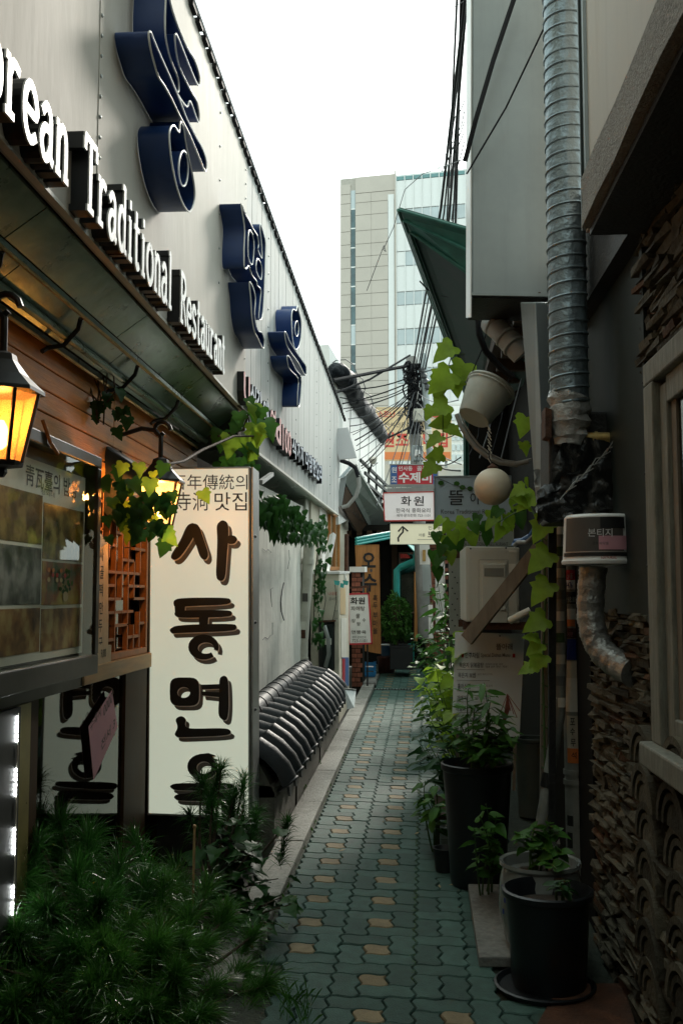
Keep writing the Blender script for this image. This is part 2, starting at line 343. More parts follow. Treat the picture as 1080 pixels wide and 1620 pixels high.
def board(name, label, cat, x0, y0, x1, y1, Y, th=.08, face='swhite', frame='alu', fw=.012, texts=(), group=None, quad=None):
    """a sign box facing back down the alley: body, face sheet, four frame bars and its writing"""
    q = quad or [(x0, y1), (x1, y1), (x1, y0), (x0, y0)]
    P = [at(x, y, Y) for x, y in q]
    base = (P[0] + P[1]) / 2; t = thing(name, label, cat, base, group)
    MB().slab(P[::-1], (0, th, 0)).build('cabinet', M[frame], t)
    c = sum(P, Vector()) / 4
    MB().slab([p + (c - p).normalized() * fw * .6 + Vector((0, -.004, 0)) for p in P][::-1], (0, .003, 0)).build('sign_face', M[face], t)
    if fw:
        for i in range(4):
            a, b = P[i], P[(i + 1) % 4]; d = (b - a).normalized()
            MB().bar(a - d * fw / 2 + Vector((0, -.006, 0)), b + d * fw / 2 + Vector((0, -.006, 0)), fw if i % 2 else .014, .014 if i % 2 else fw, Z3 if i % 2 == 0 else Y3).build('frame_bar', M[frame], t)
    for tx in texts:
        s, bx, mm = tx[:3]; bold = tx[3] if len(tx) > 3 else 0
        ptext(t, s, *bx, Y, M[mm], .009, bold)
    return t
# ================================================================ GROUND
g = MB(); g.add([G(-200, -60, -.09), G(200, -60, -.09), G(200, 500, -.09), G(-200, 500, -.09)], [(0, 1, 2, 3)])
tag(g.build('ground', M['ground']), kind='structure')
W = .1125; PX0 = -.737; PD0 = 3.15
pav = thing('pavement', 'wavy interlocking green pavers with rows of tan ones down the alley', 'pavement', G(0, 9)); pav['kind'] = 'structure'
for k in ('category',): del pav[k]
MB().add([G(-.93, 1.0, -.016), G(1.2, 1.0, -.016), G(1.2, 26, -.016), G(-.93, 26, -.016)], [(0, 1, 2, 3)]).build('bedding', M['joint'], pav)
A = .0105
def tri(t): t = t % 1; return 4 * t if t < .25 else 2 - 4 * t if t < .75 else 4 * t - 4
def fld(x, y): return (x + A * tri(y / W), y + A * .62 * math.sin(2 * math.pi * x / W))
def outline(nx, ny, gap):
    pts = []; q = 8
    for i in range(nx * q): pts.append((i / q * W, 0))
    for i in range(ny * q): pts.append((nx * W, i / q * W))
    for i in range(nx * q): pts.append((nx * W - i / q * W, ny * W))
    for i in range(ny * q): pts.append((0, ny * W - i / q * W))
    cx, cy = nx * W / 2, ny * W / 2; r = []
    for x, y in pts:
        X, Y = fld(x, y)
        r.append((X + (gap if x < 1e-6 else -gap if x > nx * W - 1e-6 else 0), Y + (gap if y < 1e-6 else -gap if y > ny * W - 1e-6 else 0)))
    return r
def paver_geo(nx, ny):
    rings = [(outline(nx, ny, .0022), -.03), (outline(nx, ny, .0026), -.005), (outline(nx, ny, .0065), 0)]
    n = len(rings[0][0]); vs = [Vector((x, y, z)) for r, z in rings for x, y in r]
    fs = [(k * n + i, k * n + (i + 1) % n, (k + 1) * n + (i + 1) % n, (k + 1) * n + i) for k in range(2) for i in range(n)]
    fs.append(tuple(range(2 * n, 3 * n))); return vs, fs
PG = {k: paver_geo(*k) for k in ((2, 1), (1, 2), (1, 1))}
SH = lambda v: Vector((v.x + .018 * v.y, v.y, v.z + .025 * v.y))
def paver_mesh(k, m):
    mb = MB(); mb.add([SH(v) for v in PG[k][0]], PG[k][1]); return mb.mesh('paver', m, Vector())
PM = {(k, t): paver_mesh(k, M['paver_y' if t else 'paver']) for k in PG for t in (0, 1)}
cells = []
def cell(ix, iy, kind):
    if kind == 'pin': L = [(0, 2, 2, 1, 0), (2, 1, 1, 2, 0), (0, 0, 1, 2, 0), (1, 1, 1, 1, 1), (1, 0, 2, 1, 0)]
    else: L = [(0, 0, 1, 2, 0), (1, 0, 1, 2, 0), (0, 2, 2, 1, 0)]
    for x, y, a, b, t in L: cells.append((ix + x, iy + y, (a, b), t))
for r in range(42):
    iy = r * 3
    if r >= 4: cell(0, iy, 'pin')
    else: cell(1, iy, 'basket')
    cell(3, iy, 'pin')
    if r < 3: cell(6, iy, 'pin'); cell(9, iy, 'basket')
    else:
        cell(6, iy, 'basket')
        cells.append((8, iy, (1, 2), 0)); cells.append((8, iy + 2, (1, 1), 0))
        if r > 9: cell(9, iy, 'basket')
cells.sort(key=lambda c: c[1]); rest = {0: MB(), 1: MB()}; cnt = 0
for ix, iy, k, t in cells:
    x, d = PX0 + ix * W, PD0 + iy * W
    if d > 17.6: continue
    j = rnd.uniform(-.0022, .0022)
    if d > 3.55 and cnt < 300:
        o = link('paver', PM[(k, t)], pav, G(x, d, j) - pav.location); cnt += 1
        o.rotation_euler = (rnd.uniform(-.012, .012), rnd.uniform(-.012, .012), 0)
    else: rest[t].add([SH(v) + G(x, d, j) for v in PG[k][0]], PG[k][1])
tag(rest[0].build('green_pavers', M['paver'], pav), kind='stuff'); tag(rest[1].build('tan_pavers', M['paver_y'], pav), kind='stuff')
# moss in the joint beside the right-hand rows
mb = MB()
for i in range(1500):
    d = rnd.uniform(4.3, 9); c = G(-.067 + rnd.gauss(0, .007), d, -.012 + rnd.random() * .012); r = rnd.uniform(.003, .008)
    if rnd.random() < .12: c = G(-.75 + rnd.gauss(0, .012), d, -.01)
    mb.add([c + Vector((r, 0, 0)), c + Vector((-r * .6, r, r * .6)), c + Vector((-r * .5, -r, r * .4))], [(0, 1, 2)])
mo = tag(mb.build('moss', M['moss']), 'low green moss growing in the paver joints', 'moss', kind='stuff')
# fallen bits
for i, (px, py) in enumerate(((541, 1345), (659, 1318), (716, 1399), (695, 1402))):
    c = onG(px, py, .006); a = rnd.uniform(0, 3); u = Vector((math.cos(a), math.sin(a), .15)) * .022; v = Vector((-math.sin(a), math.cos(a), .2)) * .007
    tag(MB().slab([c - u, c - v, c + u, c + v], (0, 0, .001)).build('fallen_leaf', M['dryleaf']), 'small pale fallen leaf lying on the green pavers', 'leaf', 'fallen leaves on the pavers')
# cross drain far down the alley
dr = thing('drain_strip', 'narrow steel drain strip across the far end of the paving', 'drain', G(-.25, 14.4))
MB().gbox(-.74, .35, 14.36, 14.45, -.02, .006).build('channel', M['darkmetal'], dr)
mb = MB()
for i in range(26): mb.gbox(-.73 + i * .042, -.73 + i * .042 + .018, 14.365, 14.445, .006, .012)
tag(mb.build('grating', M['alu'], dr), kind='stuff')
# kerb
kb = thing('kerb', 'pale granite kerb strip beside the low tile-capped wall', 'kerb', G(-.84, 9)); kb['kind'] = 'structure'; del kb['category']
d = 4.2
while d < 15.5:
    e = d + rnd.uniform(.85, 1.15)
    MB().gbox(-.925 - .0 * d, -.757, d + .006, e - .006, -.05, .035 + rnd.uniform(-.004, .004)).build('kerb_stone', M['granite'], kb, bevel=.008); d = e
# stone slab step by the pots on the right
ss = [onG(740, 1412), onG(757, 1531), onG(900, 1531), onG(860, 1412)]
tag(MB().slab(ss, (0, 0, .045)).build('stone_slab', M['slabstone'], bevel=.006), 'grey stone slab lying beside the pots on the paving', 'slab')
tag(MB().slab([p + Vector((0, 0, .0)) for p in [onG(885, 1560), onG(840, 1640), onG(1010, 1640), onG(985, 1560)]], (0, 0, .012)).build('rusty_plate', M['rust'], bevel=.004), 'rusty flat iron plate at the foot of the stacked stone wall', 'plate')

# ================================================================ RESTAURANT ON THE LEFT
rb = thing('restaurant_building', 'restaurant front with white metal fascia, green metal soffit and pine plank wall', 'building', (-1.5, 5.5, .1))
XF, XW = -1.15, -1.53
def f2x(y): return XF + .0325 * (y - 7.08)
def ftop(y): return 4.85 if y < 7.08 else 4.85 - .085 * (y - 7.08)
MB().box(-7, -1.6, -12, 3.5, 4.9, 8.6).build('light_blocking_storey', M['cream'], rb)  # added out of view to block sky light on the near alley
# mass behind the front (roof block, side walls)
MB().box(-7, XW - 1.0, -12, 6.25, -.2, 5.2).build('house_block', M['cream'], rb)
MB().hexa([(-7, 6.25, -.2), (-1.8, 6.25, -.2), (-1.62, 14.0, -.2), (-7, 14.0, -.2), (-7, 6.25, 4.6), (-1.8, 6.25, 4.6), (-1.62, 13.9, 3.9), (-7, 13.9, 3.9)]).build('rear_block', M['darkwood'], rb)
for i, (y0, y1) in enumerate(((-12, -6), (-6, -2.4), (-2.4, .6), (.6, 3.61), (3.61, 7.08))):
    o = MB().box(XF - .04, XF + (.003 if i % 2 else 0), y0 + .001, y1 - .001, 3.0, 4.85).build('fascia_panel', M['fascia'], rb)
y = 7.08
while y < 13.6:
    e = min(13.7, y + .83); n = 4
    mb = MB()
    for k in range(n):
        a, b = y + (e - y) * k / n, y + (e - y) * (k + 1) / n - .012
        xa, xb = f2x(a) + .001 * (k % 2), f2x(b) + .001 * (k % 2)
        mb.hexa([(xa - .03, a, 2.78), (xa, a, 2.78), (xb, b, 2.78), (xb - .03, b, 2.78), (xa - .03, a, ftop(a)), (xa, a, ftop(a)), (xb, b, ftop(b)), (xb - .03, b, ftop(b))])
        xc, xd, c = f2x(b) - .01, f2x(b + .012) - .01, b + .012
        mb.hexa([(xc - .02, b, 2.78), (xc, b, 2.78), (xd, c, 2.78), (xd - .02, c, 2.78), (xc - .02, b, ftop(b)), (xc, b, ftop(b)), (xd, c, ftop(c)), (xd - .02, c, ftop(c))])
    mb.build('fascia_panel', M['fascia2'], rb); y = e
# riveted seams
def rivets(y, x, z0, z1, n):
    mb = MB()
    for i in range(n):
        z = z0 + (z1 - z0) * (i + .5) / n
        mb.lathe((x, y, z), [(.008, 0), (.0075, .004), (.003, .007)], 7, X3)
    tag(mb.build('rivet_row', M['alu'], rb, smooth=True), kind='stuff')
MB().box(XF + .0035, XF + .006, 3.585, 3.625, 3.002, 4.848).build('seam_strip', M['fascia'], rb)
rivets(3.6, XF + .006, 3.05, 4.8, 22); rivets(6.02, XF + .001, 3.5, 4.8, 6); rivets(7.0, XF + .003, 3.1, 4.8, 16)
for yy in (8.0, 9.6, 11.2, 12.6): rivets(yy, f2x(yy) + .001, 2.9, ftop(yy) - .1, 12)
# lip under the fascia, dark dashed edging along its top
MB().box(XF - .02, XF + .006, -12, 7.08, 2.988, 3.002).build('fascia_lip', M['lip'], rb)
MB().hexa([(XF - .02, 7.085, 2.762), (XF + .007, 7.085, 2.762), (f2x(13.7) + .007, 13.7, 2.762), (f2x(13.7) - .02, 13.7, 2.762), (XF - .02, 7.085, 2.782), (XF + .007, 7.085, 2.782), (f2x(13.7) + .007, 13.7, 2.782), (f2x(13.7) - .02, 13.7, 2.782)]).build('fascia_lip', M['lip'], rb)
mb = MB(); y = 3.2
while y < 14.6:
    xx = XF if y < 7.08 else f2x(y); l = .07 + .04 * rnd.random()
    mb.bar((xx + .01, y, ftop(y) + .004), (xx + .01, y + l, ftop(y + l) + .004), .03, .026 + .012 * rnd.random()); y += l + .05 + .03 * rnd.random()
tag(mb.build('edge_clips', M['cable'], rb), kind='stuff')
MB().tube([((XF if y < 7.08 else f2x(y)) + .02, y, ftop(y) + .02) for y in [3 + i * .5 for i in range(23)]], .012, 6).build('edge_rope', M['cablegrey'], rb)
# soffit: three stepped runs of sheet with gold-edged rails
def runs(xa, za, xb, zb, y0, y1, seg):
    y = y0
    while y < y1 - .01:
        e = min(y1, y + seg)
        MB().slab([(xa, y + .004, za), (xa, e - .004, za), (xb, e - .004, zb), (xb, y + .004, zb)], (0, 0, .012)).build('soffit_panel', M['soffit'], rb); y = e
runs(XF - .045, 2.985, -1.335, 2.885, -11.2, 7.08, 1.31); runs(-1.36, 2.86, -1.475, 2.77, -11, 7.08, 1.31)
for xr, zr in ((-1.348, 2.868), (-1.492, 2.752)):
    MB().bar((xr, -11, zr), (xr, 7.08, zr), .026, .02).build('soffit_rail', M['soffit'], rb)
    MB().tube([(xr + .006, -11, zr - .014), (xr + .006, 7.08, zr - .014)], .009, 6).build('rail_edge', M['brass'], rb)
MB().tube([(-1.42, -6, 2.775), (-1.42, 7.0, 2.775)], .018, 8).build('conduit', M['soffit'], rb, smooth=True)
for yy in (3.2, 4.02, 4.9, 5.8):
    MB().tube([(-1.34, yy, 2.835), (-1.36, yy + .03, 2.80), (-1.43, yy + .06, 2.74), (-1.49, yy + .03, 2.72), (-1.5, yy, 2.70)], .011, 6).build('rail_clip', M['iron'], rb, smooth=True)
MB().box(XW - 1, XF - .05, -12, 7.05, 3.04, 3.1).build('soffit_deck', M['darkwood'], rb)
# soffit under the second run
MB().slab([(XF - .04, 7.09, 2.79), (f2x(13.69) - .04, 13.69, 2.79), (-1.3, 13.69, 2.74), (-1.62, 7.09, 2.74)], (0, 0, .02)).build('soffit_panel', M['soffit'], rb)
MB().box(-1.62, XF - .052, 7.055, 7.09, 2.72, 3.05).build('end_plate', M['darkmetal'], rb)
MB().bar(at(412, 763, 6.7), at(430, 750, 7.9), .03, .03).build('soffit_brace', M['alu'], rb)
# pine planks
z = 2.27
for k in range(5):
    z1 = z + .098
    for y0, y1 in ((-1, 3.3), (3.3, 5.15), (5.15, 7.25)):
        MB().box(XW - .02, XW + rnd.uniform(0, .004), y0 + .002, y1 - .002, z + .003, z1 - .003).build('plank', M['plank'], rb, bevel=.004)
    z = z1
MB().box(XW - .06, XW - .021, -1, 6.24, .1, 2.8).build('wall_core', M['darkwood'], rb) if False else None
MB().box(XW - .06, XW - .021, -3, 7.25, 2.2, 2.8).build('wall_core', M['darkwood'], rb)
MB().box(XW - .08, XW, -12, 3.6, .05, 2.28).build('side_wall', M['darkwood'], rb)
MB().box(XW - .06, -1.5, 6.16, 7.25, .0, 2.2).build('return_wall', M['darkwood'], rb)
# warm dark room seen through the glazing
MB().box(XW - .92, XW - .9, 3.4, 6.2, .1, 2.2).build('room_back', M['void'], rb)
MB().box(XW - .9, XW - .06, 3.4, 6.2, .08, .1).build('room_floor', M['darkwood'], rb)
for k in range(4): MB().box(XW - .5, XW - .47, 3.7, 5.3, .86 + k * .075, .92 + k * .075).build('blind_slat', M['sillwood'], rb)

# lattice window
lw = MB()
def lattice_window():
    y0, y1, z0, z1 = 4.70, 5.86, 1.36, 2.27
    t = MB().box(XW - .05, XW - .02, y0, y1, z1, z1 + .003); win = t.build('lattice_window', M['lattice'], rb)
    for a, b, c, d in ((y0, y1, z1 - .035, z1), (y0, y1, z0, z0 + .035), (y0, y0 + .035, z0 + .035, z1 - .035), (y1 - .035, y1, z0 + .035, z1 - .035)):
        MB().box(XW - .03, XW + .012, a, b, c, d).build('frame', M['lattice'], win, bevel=.003)
    ny, nz = 9, 12; sy, sz = (y1 - y0 - .07) / ny, (z1 - z0 - .07) / nz; a0, b0 = y0 + .035, z0 + .035; w = .0075
    for i in range(1, ny):                                # broken verticals
        k = 0
        while k < nz:
            l = rnd.choice((2, 3, 4)); e = min(nz, k + l)
            if (i * 7 + k * 3) % 5 != 0: MB().box(XW - .02, XW + .006, a0 + i * sy - w, a0 + i * sy + w, b0 + k * sz + .004, b0 + e * sz - .004).build('bar', M['lattice'], win)
            k = e
    for k in range(1, nz):                                # broken horizontals
        i = 0
        while i < ny:
            l = rnd.choice((1, 2, 2, 3)); e = min(ny, i + l)
            if (i * 5 + k * 3) % 7 > 2: MB().box(XW - .018, XW + .004, a0 + i * sy + .004, a0 + e * sy - .004, b0 + k * sz - w, b0 + k * sz + w).build('bar', M['lattice'], win)
            i = e
    MB().box(XW - .06, XW - .055, y0, y1, z0, z1).build('pane', M['darkpane'], win)
    MB().box(XW - .04, XW + .03, 4.66, 5.9, 1.275, 1.358).build('sill', M['sillwood'], win, bevel=.005)
lattice_window()
# glazed lower front
gl = MB().box(XW - .03, XW + .01, 5.43, 5.87, .06, 1.27).build('door_frame', M['darkwood'], rb)
MB().box(XW - .012, XW - .008, 4.13, 5.43, .12, 1.272).build('glass_pane', M['pane'], gl)
MB().box(XW - .03, XW + .012, 4.0, 4.13, .06, 1.30).build('post', M['darkwood'], gl, bevel=.004)
MB().box(XW - .03, XW + .008, 4.13, 5.43, .04, .12).build('bottom_rail', M['darkwood'], gl)
MB().box(XW - .04, XW + .02, 3.6, 4.66, 1.272, 1.33).build('top_rail', M['casewood'], gl)
# LED board
lb = thing('led_board', 'brass backed board with bright white LED strips beside the glass door', 'light strip', (XW, 3.9, .1))
MB().box(XW + .005, XW + .03, 3.55, 3.995, .1, 1.27).build('backing', M['ledback'], lb)
MB().box(XW + .03, XW + .05, 3.55, 3.835, .1, 1.27).build('dark_glass', M['black'], lb)
for k, zc in enumerate((1.215, 1.165, 1.02, .965, .8, .75, .59, .53)):
    for j in range(3):
        MB().lathe((XW + .051, 3.80, zc + (j - 1) * .017), [(.007, 0), (.006, .003), (.002, .005)], 8, X3).build('diode', M['led'], lb)
MB().tube([(XW + .056, 3.80, 1.25 - i * .1) for i in range(11)], .003, 5).build('wire', M['pvc'], lb)

# menu poster case
pc = thing('poster_case', 'dark framed glazed poster case with food photographs on the plank wall', 'poster case', (-1.48, 4.1, 1.33))
py0, py1, pz0, pz1 = 3.1, 4.64, 1.335, 2.34
MB().box(-1.52, -1.49, py0, py1, pz0, pz1).build('back', M['casewood'], pc)
for a, b, c, d in ((py0, py1, pz1 - .055, pz1), (py0, py1, pz0, pz0 + .09), (py1 - .055, py1, pz0 + .09, pz1 - .055), (py0, py0 + .055, pz0 + .09, pz1 - .055)):
    MB().box(-1.495, -1.43, a, b, c, d).build('frame', M['casewood'], pc, bevel=.006)
MB().box(-1.442, -1.439, py0 + .05, py1 - .05, pz0 + .08, pz1 - .05).build('glass', M['caseglass'], pc)
MB().box(-1.49, -1.484, 3.2, 4.565, pz0 + .1, 2.235).build('poster', M['paper'], pc)
def photo_mat(name, c1, c2, c3, sc_):
    m = bpy.data.materials.new(name); m.use_nodes = True; t = m.node_tree; b = t.nodes['Principled BSDF']
    ge = t.nodes.new('ShaderNodeNewGeometry'); nz = t.nodes.new('ShaderNodeTexNoise'); nz.inputs['Scale'].default_value = sc_; nz.inputs['Detail'].default_value = 6
    t.links.new(ge.outputs['Position'], nz.inputs['Vector']); cr = t.nodes.new('ShaderNodeValToRGB'); e = cr.color_ramp.elements
    e[0].position = .36; e[0].color = (*c1, 1); e[1].position = .64; e[1].color = (*c3, 1); n = e.new(.5); n.color = (*c2, 1)
    t.links.new(nz.outputs['Fac'], cr.inputs['Fac']); t.links.new(cr.outputs[0], b.inputs['Base Color']); b.inputs['Roughness'].default_value = .35; return m
pm = [photo_mat('dish_photo_a', (.03, .02, .012), (.14, .08, .035), (.36, .24, .09), 9), photo_mat('dish_photo_b', (.03, .025, .015), (.2, .13, .05), (.42, .32, .12), 13),
      photo_mat('dish_photo_c', (.03, .035, .03), (.12, .13, .12), (.3, .3, .28), 11), photo_mat('dish_photo_d', (.03, .1, .02), (.34, .09, .03), (.5, .36, .06), 8),
      photo_mat('dish_photo_e', (.09, .03, .015), (.3, .15, .05), (.46, .34, .14), 10)]
for i, (a, b, c, d, k) in enumerate(((3.35, 4.02, 1.90, 2.10, 0), (4.035, 4.545, 1.845, 2.075, 1), (3.35, 4.02, 1.66, 1.885, 2), (4.035, 4.545, 1.655, 1.835, 3), (3.35, 4.02, 1.47, 1.645, 4), (4.035, 4.545, 1.465, 1.64, 4))):
    MB().box(-1.4838, -1.4825, a, b, c, d).build('dish_photo', pm[k], pc)
# a few dishes printed in the photographs
def disc(y, z, ry, rz, m, lift=.0): MB().poly([(-1.4815 + lift, y + ry * math.cos(t * .5236), z + rz * math.sin(t * .5236)) for t in range(12)]).build('print', m, pc)
for k in range(26):
    a_ = rnd.uniform(0, 6.28); r_ = rnd.random() ** .5
    disc(4.31 + .085 * r_ * math.cos(a_), 1.755 + .05 * r_ * math.sin(a_), rnd.uniform(.01, .022), rnd.uniform(.008, .014), M[('leaf', 'leaf', 'leafd', 'dryleaf')[k % 4]], .0001 * k)
disc(4.31, 1.69, .035, .022, M['osign'], .003)
for k in range(9): disc(4.1 + .05 * (k % 5), 1.80 - .02 * (k % 3), .018, .01, M[('oband', 'inkred', 'osign')[k % 3]], .003 + .0001 * k)
lettering(pc, '靑瓦臺의 밥상', (-1.483, 3.83, 2.125), (0, .62, 0), (0, 0, .085), M['ink'], .0, .012)
lettering(pc, '청와대', (-1.4828, 4.0, 2.105), (0, .16, 0), (0, 0, .022), M['inkgrey'], .0)
MB().tube([onX(68, 665, -1.43), onX(80, 700, -1.42), onX(92, 718, -1.42)], .008, 6).build('tie_cord', M['orangewood'], pc)

# hand-written paper strip and note
ps = thing('paper_menu_strip', 'long hand-lettered paper strip taped over the lattice window', 'paper', (-1.51, 4.96, 1.28))
a, b = onX(148, 850, -1.515), onX(171, 850, -1.515); c, d = onX(171, 1022, -1.515), onX(149, 1022, -1.515)
MB().slab([d, c, b, a], (.002, 0, 0)).build('strip', M['paper_tan'], ps)
e, f_ = onX(146, 1020, -1.51), onX(176, 1020, -1.51); g_, h_ = onX(175, 1060, -1.51), onX(147, 1064, -1.51)
MB().slab([h_, g_, f_, e], (.002, 0, 0)).build('price_card', M['paper_tan'], ps)
for k, ch in enumerate('사골떡만두국'):
    zc = 1.90 - k * .088; lettering(ps, ch, (-1.512, 4.90 + .008 * (k % 2), zc - .035), (0, .06, 0), (0, 0, .062), M['ink'], .0, .01)
lettering(ps, '9,000', (-1.507, 4.93, 1.38), (0, .085, 0), (0, 0, .05), M['ink'], .0, .01)
MB().slab([onX(146, 1052, -1.507), onX(177, 1050, -1.507), onX(177, 1056, -1.507), onX(146, 1058, -1.507)], (.001, 0, 0)).build('tape', M['clearwrap'], ps)
MB().slab([onX(150, 846, -1.511), onX(160, 844, -1.511), onX(170, 860, -1.511), onX(156, 868, -1.511)], (.001, 0, 0)).build('tape', M['clearwrap'], ps)
nq = [onX(x, y, XW + .012) for x, y in ((148, 1234), (140, 1150), (177, 1092), (186, 1150))]
pn = thing('pink_note', 'pink hand-written paper note stuck askew on the glass door', 'paper', nq[0])
MB().slab(nq, (.0015, 0, 0)).build('sheet', M['pink'], pn)
for s, bx in (('수육시', (143, 1160, 160, 1132)), ('전서 3', (160, 1190, 182, 1150)), ('0000', (164, 1135, 178, 1110))):
    o = onX(bx[0], bx[1], XW + .0145); lettering(pn, s, o, onX(bx[2], bx[3], XW + .0145) - o, (0, .0, .055), M['inkdark'], .0, .004)
# ================================================================ FASCIA LETTERS
def smooth_loop(pts, sub=3):
    n = len(pts); out = []
    for i in range(n):
        p0, p1, p2, p3 = (Vector(pts[(i + k - 1) % n]) for k in range(4))
        for j in range(sub):
            t = j / sub
            out.append(.5 * ((2 * p1) + (p2 - p0) * t + (2 * p0 - 5 * p1 + 4 * p2 - p3) * t * t + (3 * p1 - p0 - 3 * p2 + p3) * t ** 3))
    return out
def channel_letter(label, loops, plane, z0, sx, sy, s, base, depth=.137):
    """open-faced channel letter: bent side bands with a white edge, seen hollow"""
    t = thing('channel_letter', label, 'sign letter', base, 'blue channel letters on the white fascia')
    for lp in loops:
        pts = [plane(sx + x / s, sy + y / s) for x, y in lp]
        pts = smooth_loop(pts, 3); n = len(pts); mb = MB()
        nrm = Vector((1, 0, 0))
        vs = pts + [p - nrm * depth for p in pts]
        c = sum(pts, Vector()) / n
        vs2 = [p + (c - p).normalized() * .003 for p in vs]
        mb.add(vs + vs2, [(i, (i + 1) % n, n + (i + 1) % n, n + i) for i in range(n)])
        bd = mb.build('side_band', M['blue'], t, smooth=True, ang=50)
        MB().tube(pts + [pts[0], pts[1]], .0045, 5, cap=False, up=X3).build('edge_trim', M['trim'], bd, smooth=True)
    return t
pl1 = lambda x, y: onX(x, y, XF + .14)
pl2 = lambda x, y: onP(x, y, XF + .14, 7.08, .0325)
def ell(cx, cy, rx, ry, n=12, tilt=0): return [(cx + rx * math.cos(2 * math.pi * k / n) + tilt * math.sin(2 * math.pi * k / n), cy + ry * math.sin(2 * math.pi * k / n)) for k in range(n)]
dong = channel_letter('huge dark blue open channel letter above the word Traditional', [
    [(362, -260), (372, -60), (366, 110), (368, 235), (382, 330), (412, 440), (458, 560), (464, 640), (455, 670), (520, 760), (545, 720), (600, 870), (608, 815), (590, 720), (545, 640), (470, 480), (440, 330), (445, 240), (530, 450), (600, 608), (610, 545), (572, 420), (520, 335), (440, 140), (395, -20), (378, -200)],
    [(250, 240), (262, 340), (290, 450), (318, 545), (360, 610), (410, 700), (470, 825), (540, 960), (600, 1100), (652, 1222), (658, 1150), (632, 1060), (585, 975), (520, 845), (470, 715), (400, 545), (330, 390), (280, 270), (262, 225)],
    [(395, 985), (402, 915), (428, 893), (464, 940), (474, 866), (500, 925), (512, 1010), (540, 1140), (572, 1310), (576, 1420), (545, 1506), (500, 1465), (450, 1335), (412, 1150)],
    ell(496, 1200, 34, 125, 12)], pl1, 0, 180, 0, 4.5, (XF, 4.5, 3.45))
channel_letter('dark blue open channel letter with square counter in the middle of the fascia', [
    [(233, 100), (245, 190), (257, 290), (252, 430), (254, 545), (268, 562), (285, 543), (310, 610), (343, 655), (346, 682), (372, 715), (366, 800), (357, 912), (375, 922), (388, 850), (396, 700), (403, 500), (405, 380), (390, 310), (370, 245), (366, 285), (376, 370), (380, 488), (352, 432), (356, 390), (348, 330), (320, 285), (293, 232), (262, 175)],
    [(286, 290), (322, 360), (313, 530), (281, 475)], [(345, 490), (378, 545), (373, 640), (338, 575)],
    [(290, 658), (300, 770), (308, 900), (325, 1005), (352, 1062), (388, 1132), (395, 1075), (380, 1018), (356, 1008), (336, 960), (327, 880), (333, 775), (315, 695)]], pl1, 0, 330, 300, 4.5, (XF, 6.6, 3.4))
channel_letter('dark blue open channel letter with ring and hooked stroke beyond the square one', [
    [(590, 905), (600, 852), (622, 862), (632, 828), (642, 870), (655, 920), (660, 985), (654, 1070), (636, 1128), (612, 1130), (596, 1050)],
    ell(627, 990, 14, 55, 10), [(541, 1014), (552, 1090), (578, 1150), (640, 1235), (690, 1325), (692, 1260), (670, 1222), (640, 1180), (610, 1135), (572, 1070), (555, 1025)],
    [(558, 1186), (566, 1245), (582, 1285), (636, 1345), (634, 1440), (633, 1538), (646, 1536), (656, 1450), (657, 1335), (620, 1280), (578, 1196)]], pl2, 0, 330, 300, 4.5, (XF + .05, 8.9, 3.3))

# --- raised white English lettering, slab serif, black returns
GL = {
 'r': [[(.3, 0), (.3, .64)], [(.3, .47), (.5, .62), (.85, .58)], [(.08, .03), (.58, .03)], [(.08, .62), (.3, .62)]],
 'e': [[(.2, .34), (.84, .34), (.8, .52), (.5, .645), (.22, .54), (.13, .33), (.22, .12), (.5, .015), (.85, .12)]],
 'a': [[(.18, .52), (.45, .645), (.7, .57), (.74, .4), (.74, .1), (.93, .03)], [(.74, .38), (.35, .37), (.13, .2), (.3, .02), (.55, .05), (.74, .2)]],
 'n': [[(.22, 0), (.22, .64)], [(.22, .47), (.5, .63), (.76, .5), (.76, 0)], [(.04, .03), (.4, .03)], [(.6, .03), (.95, .03)], [(.04, .62), (.22, .62)]],
 'T': [[(.5, 0), (.5, .93)], [(.02, .95), (.98, .95)], [(.05, .93), (.05, .76)], [(.95, .93), (.95, .76)], [(.25, .03), (.75, .03)]],
 'd': [[(.72, .5), (.45, .635), (.2, .52), (.12, .32), (.2, .12), (.45, .015), (.72, .14)], [(.74, 0), (.74, 1)], [(.52, .97), (.74, .97)], [(.74, .03), (.95, .03)]],
 'i': [[(.5, 0), (.5, .64)], [(.22, .62), (.5, .62)], [(.2, .03), (.8, .03)], [(.5, .78), (.5, .92)]],
 't': [[(.42, .88), (.42, .15), (.58, .02), (.85, .09)], [(.1, .62), (.82, .62)]],
 'o': [[(.5, .645), (.2, .53), (.12, .33), (.2, .13), (.5, .015), (.8, .13), (.88, .33), (.8, .53), (.51, .645)]],
 'l': [[(.5, 0), (.5, 1)], [(.22, .97), (.5, .97)], [(.2, .03), (.8, .03)]],
 'R': [[(.22, 0), (.22, .97)], [(.06, .96), (.58, .95), (.84, .76), (.58, .53), (.22, .51)], [(.48, .5), (.92, .02)], [(.03, .03), (.45, .03)]],
 's': [[(.82, .5), (.5, .645), (.2, .52), (.34, .36), (.68, .29), (.82, .15), (.5, .015), (.15, .14)]],
 'u': [[(.04, .62), (.2, .62), (.2, .16), (.45, .015), (.74, .16)], [(.76, .64), (.76, 0)], [(.58, .62), (.76, .62)], [(.76, .03), (.96, .03)]],
 'K': [[(.2, 0), (.2, 1)], [(.22, .45), (.85, .97)], [(.4, .6), (.9, .02)], [(.03, .03), (.4, .03)], [(.03, .97), (.4, .97)]],
}
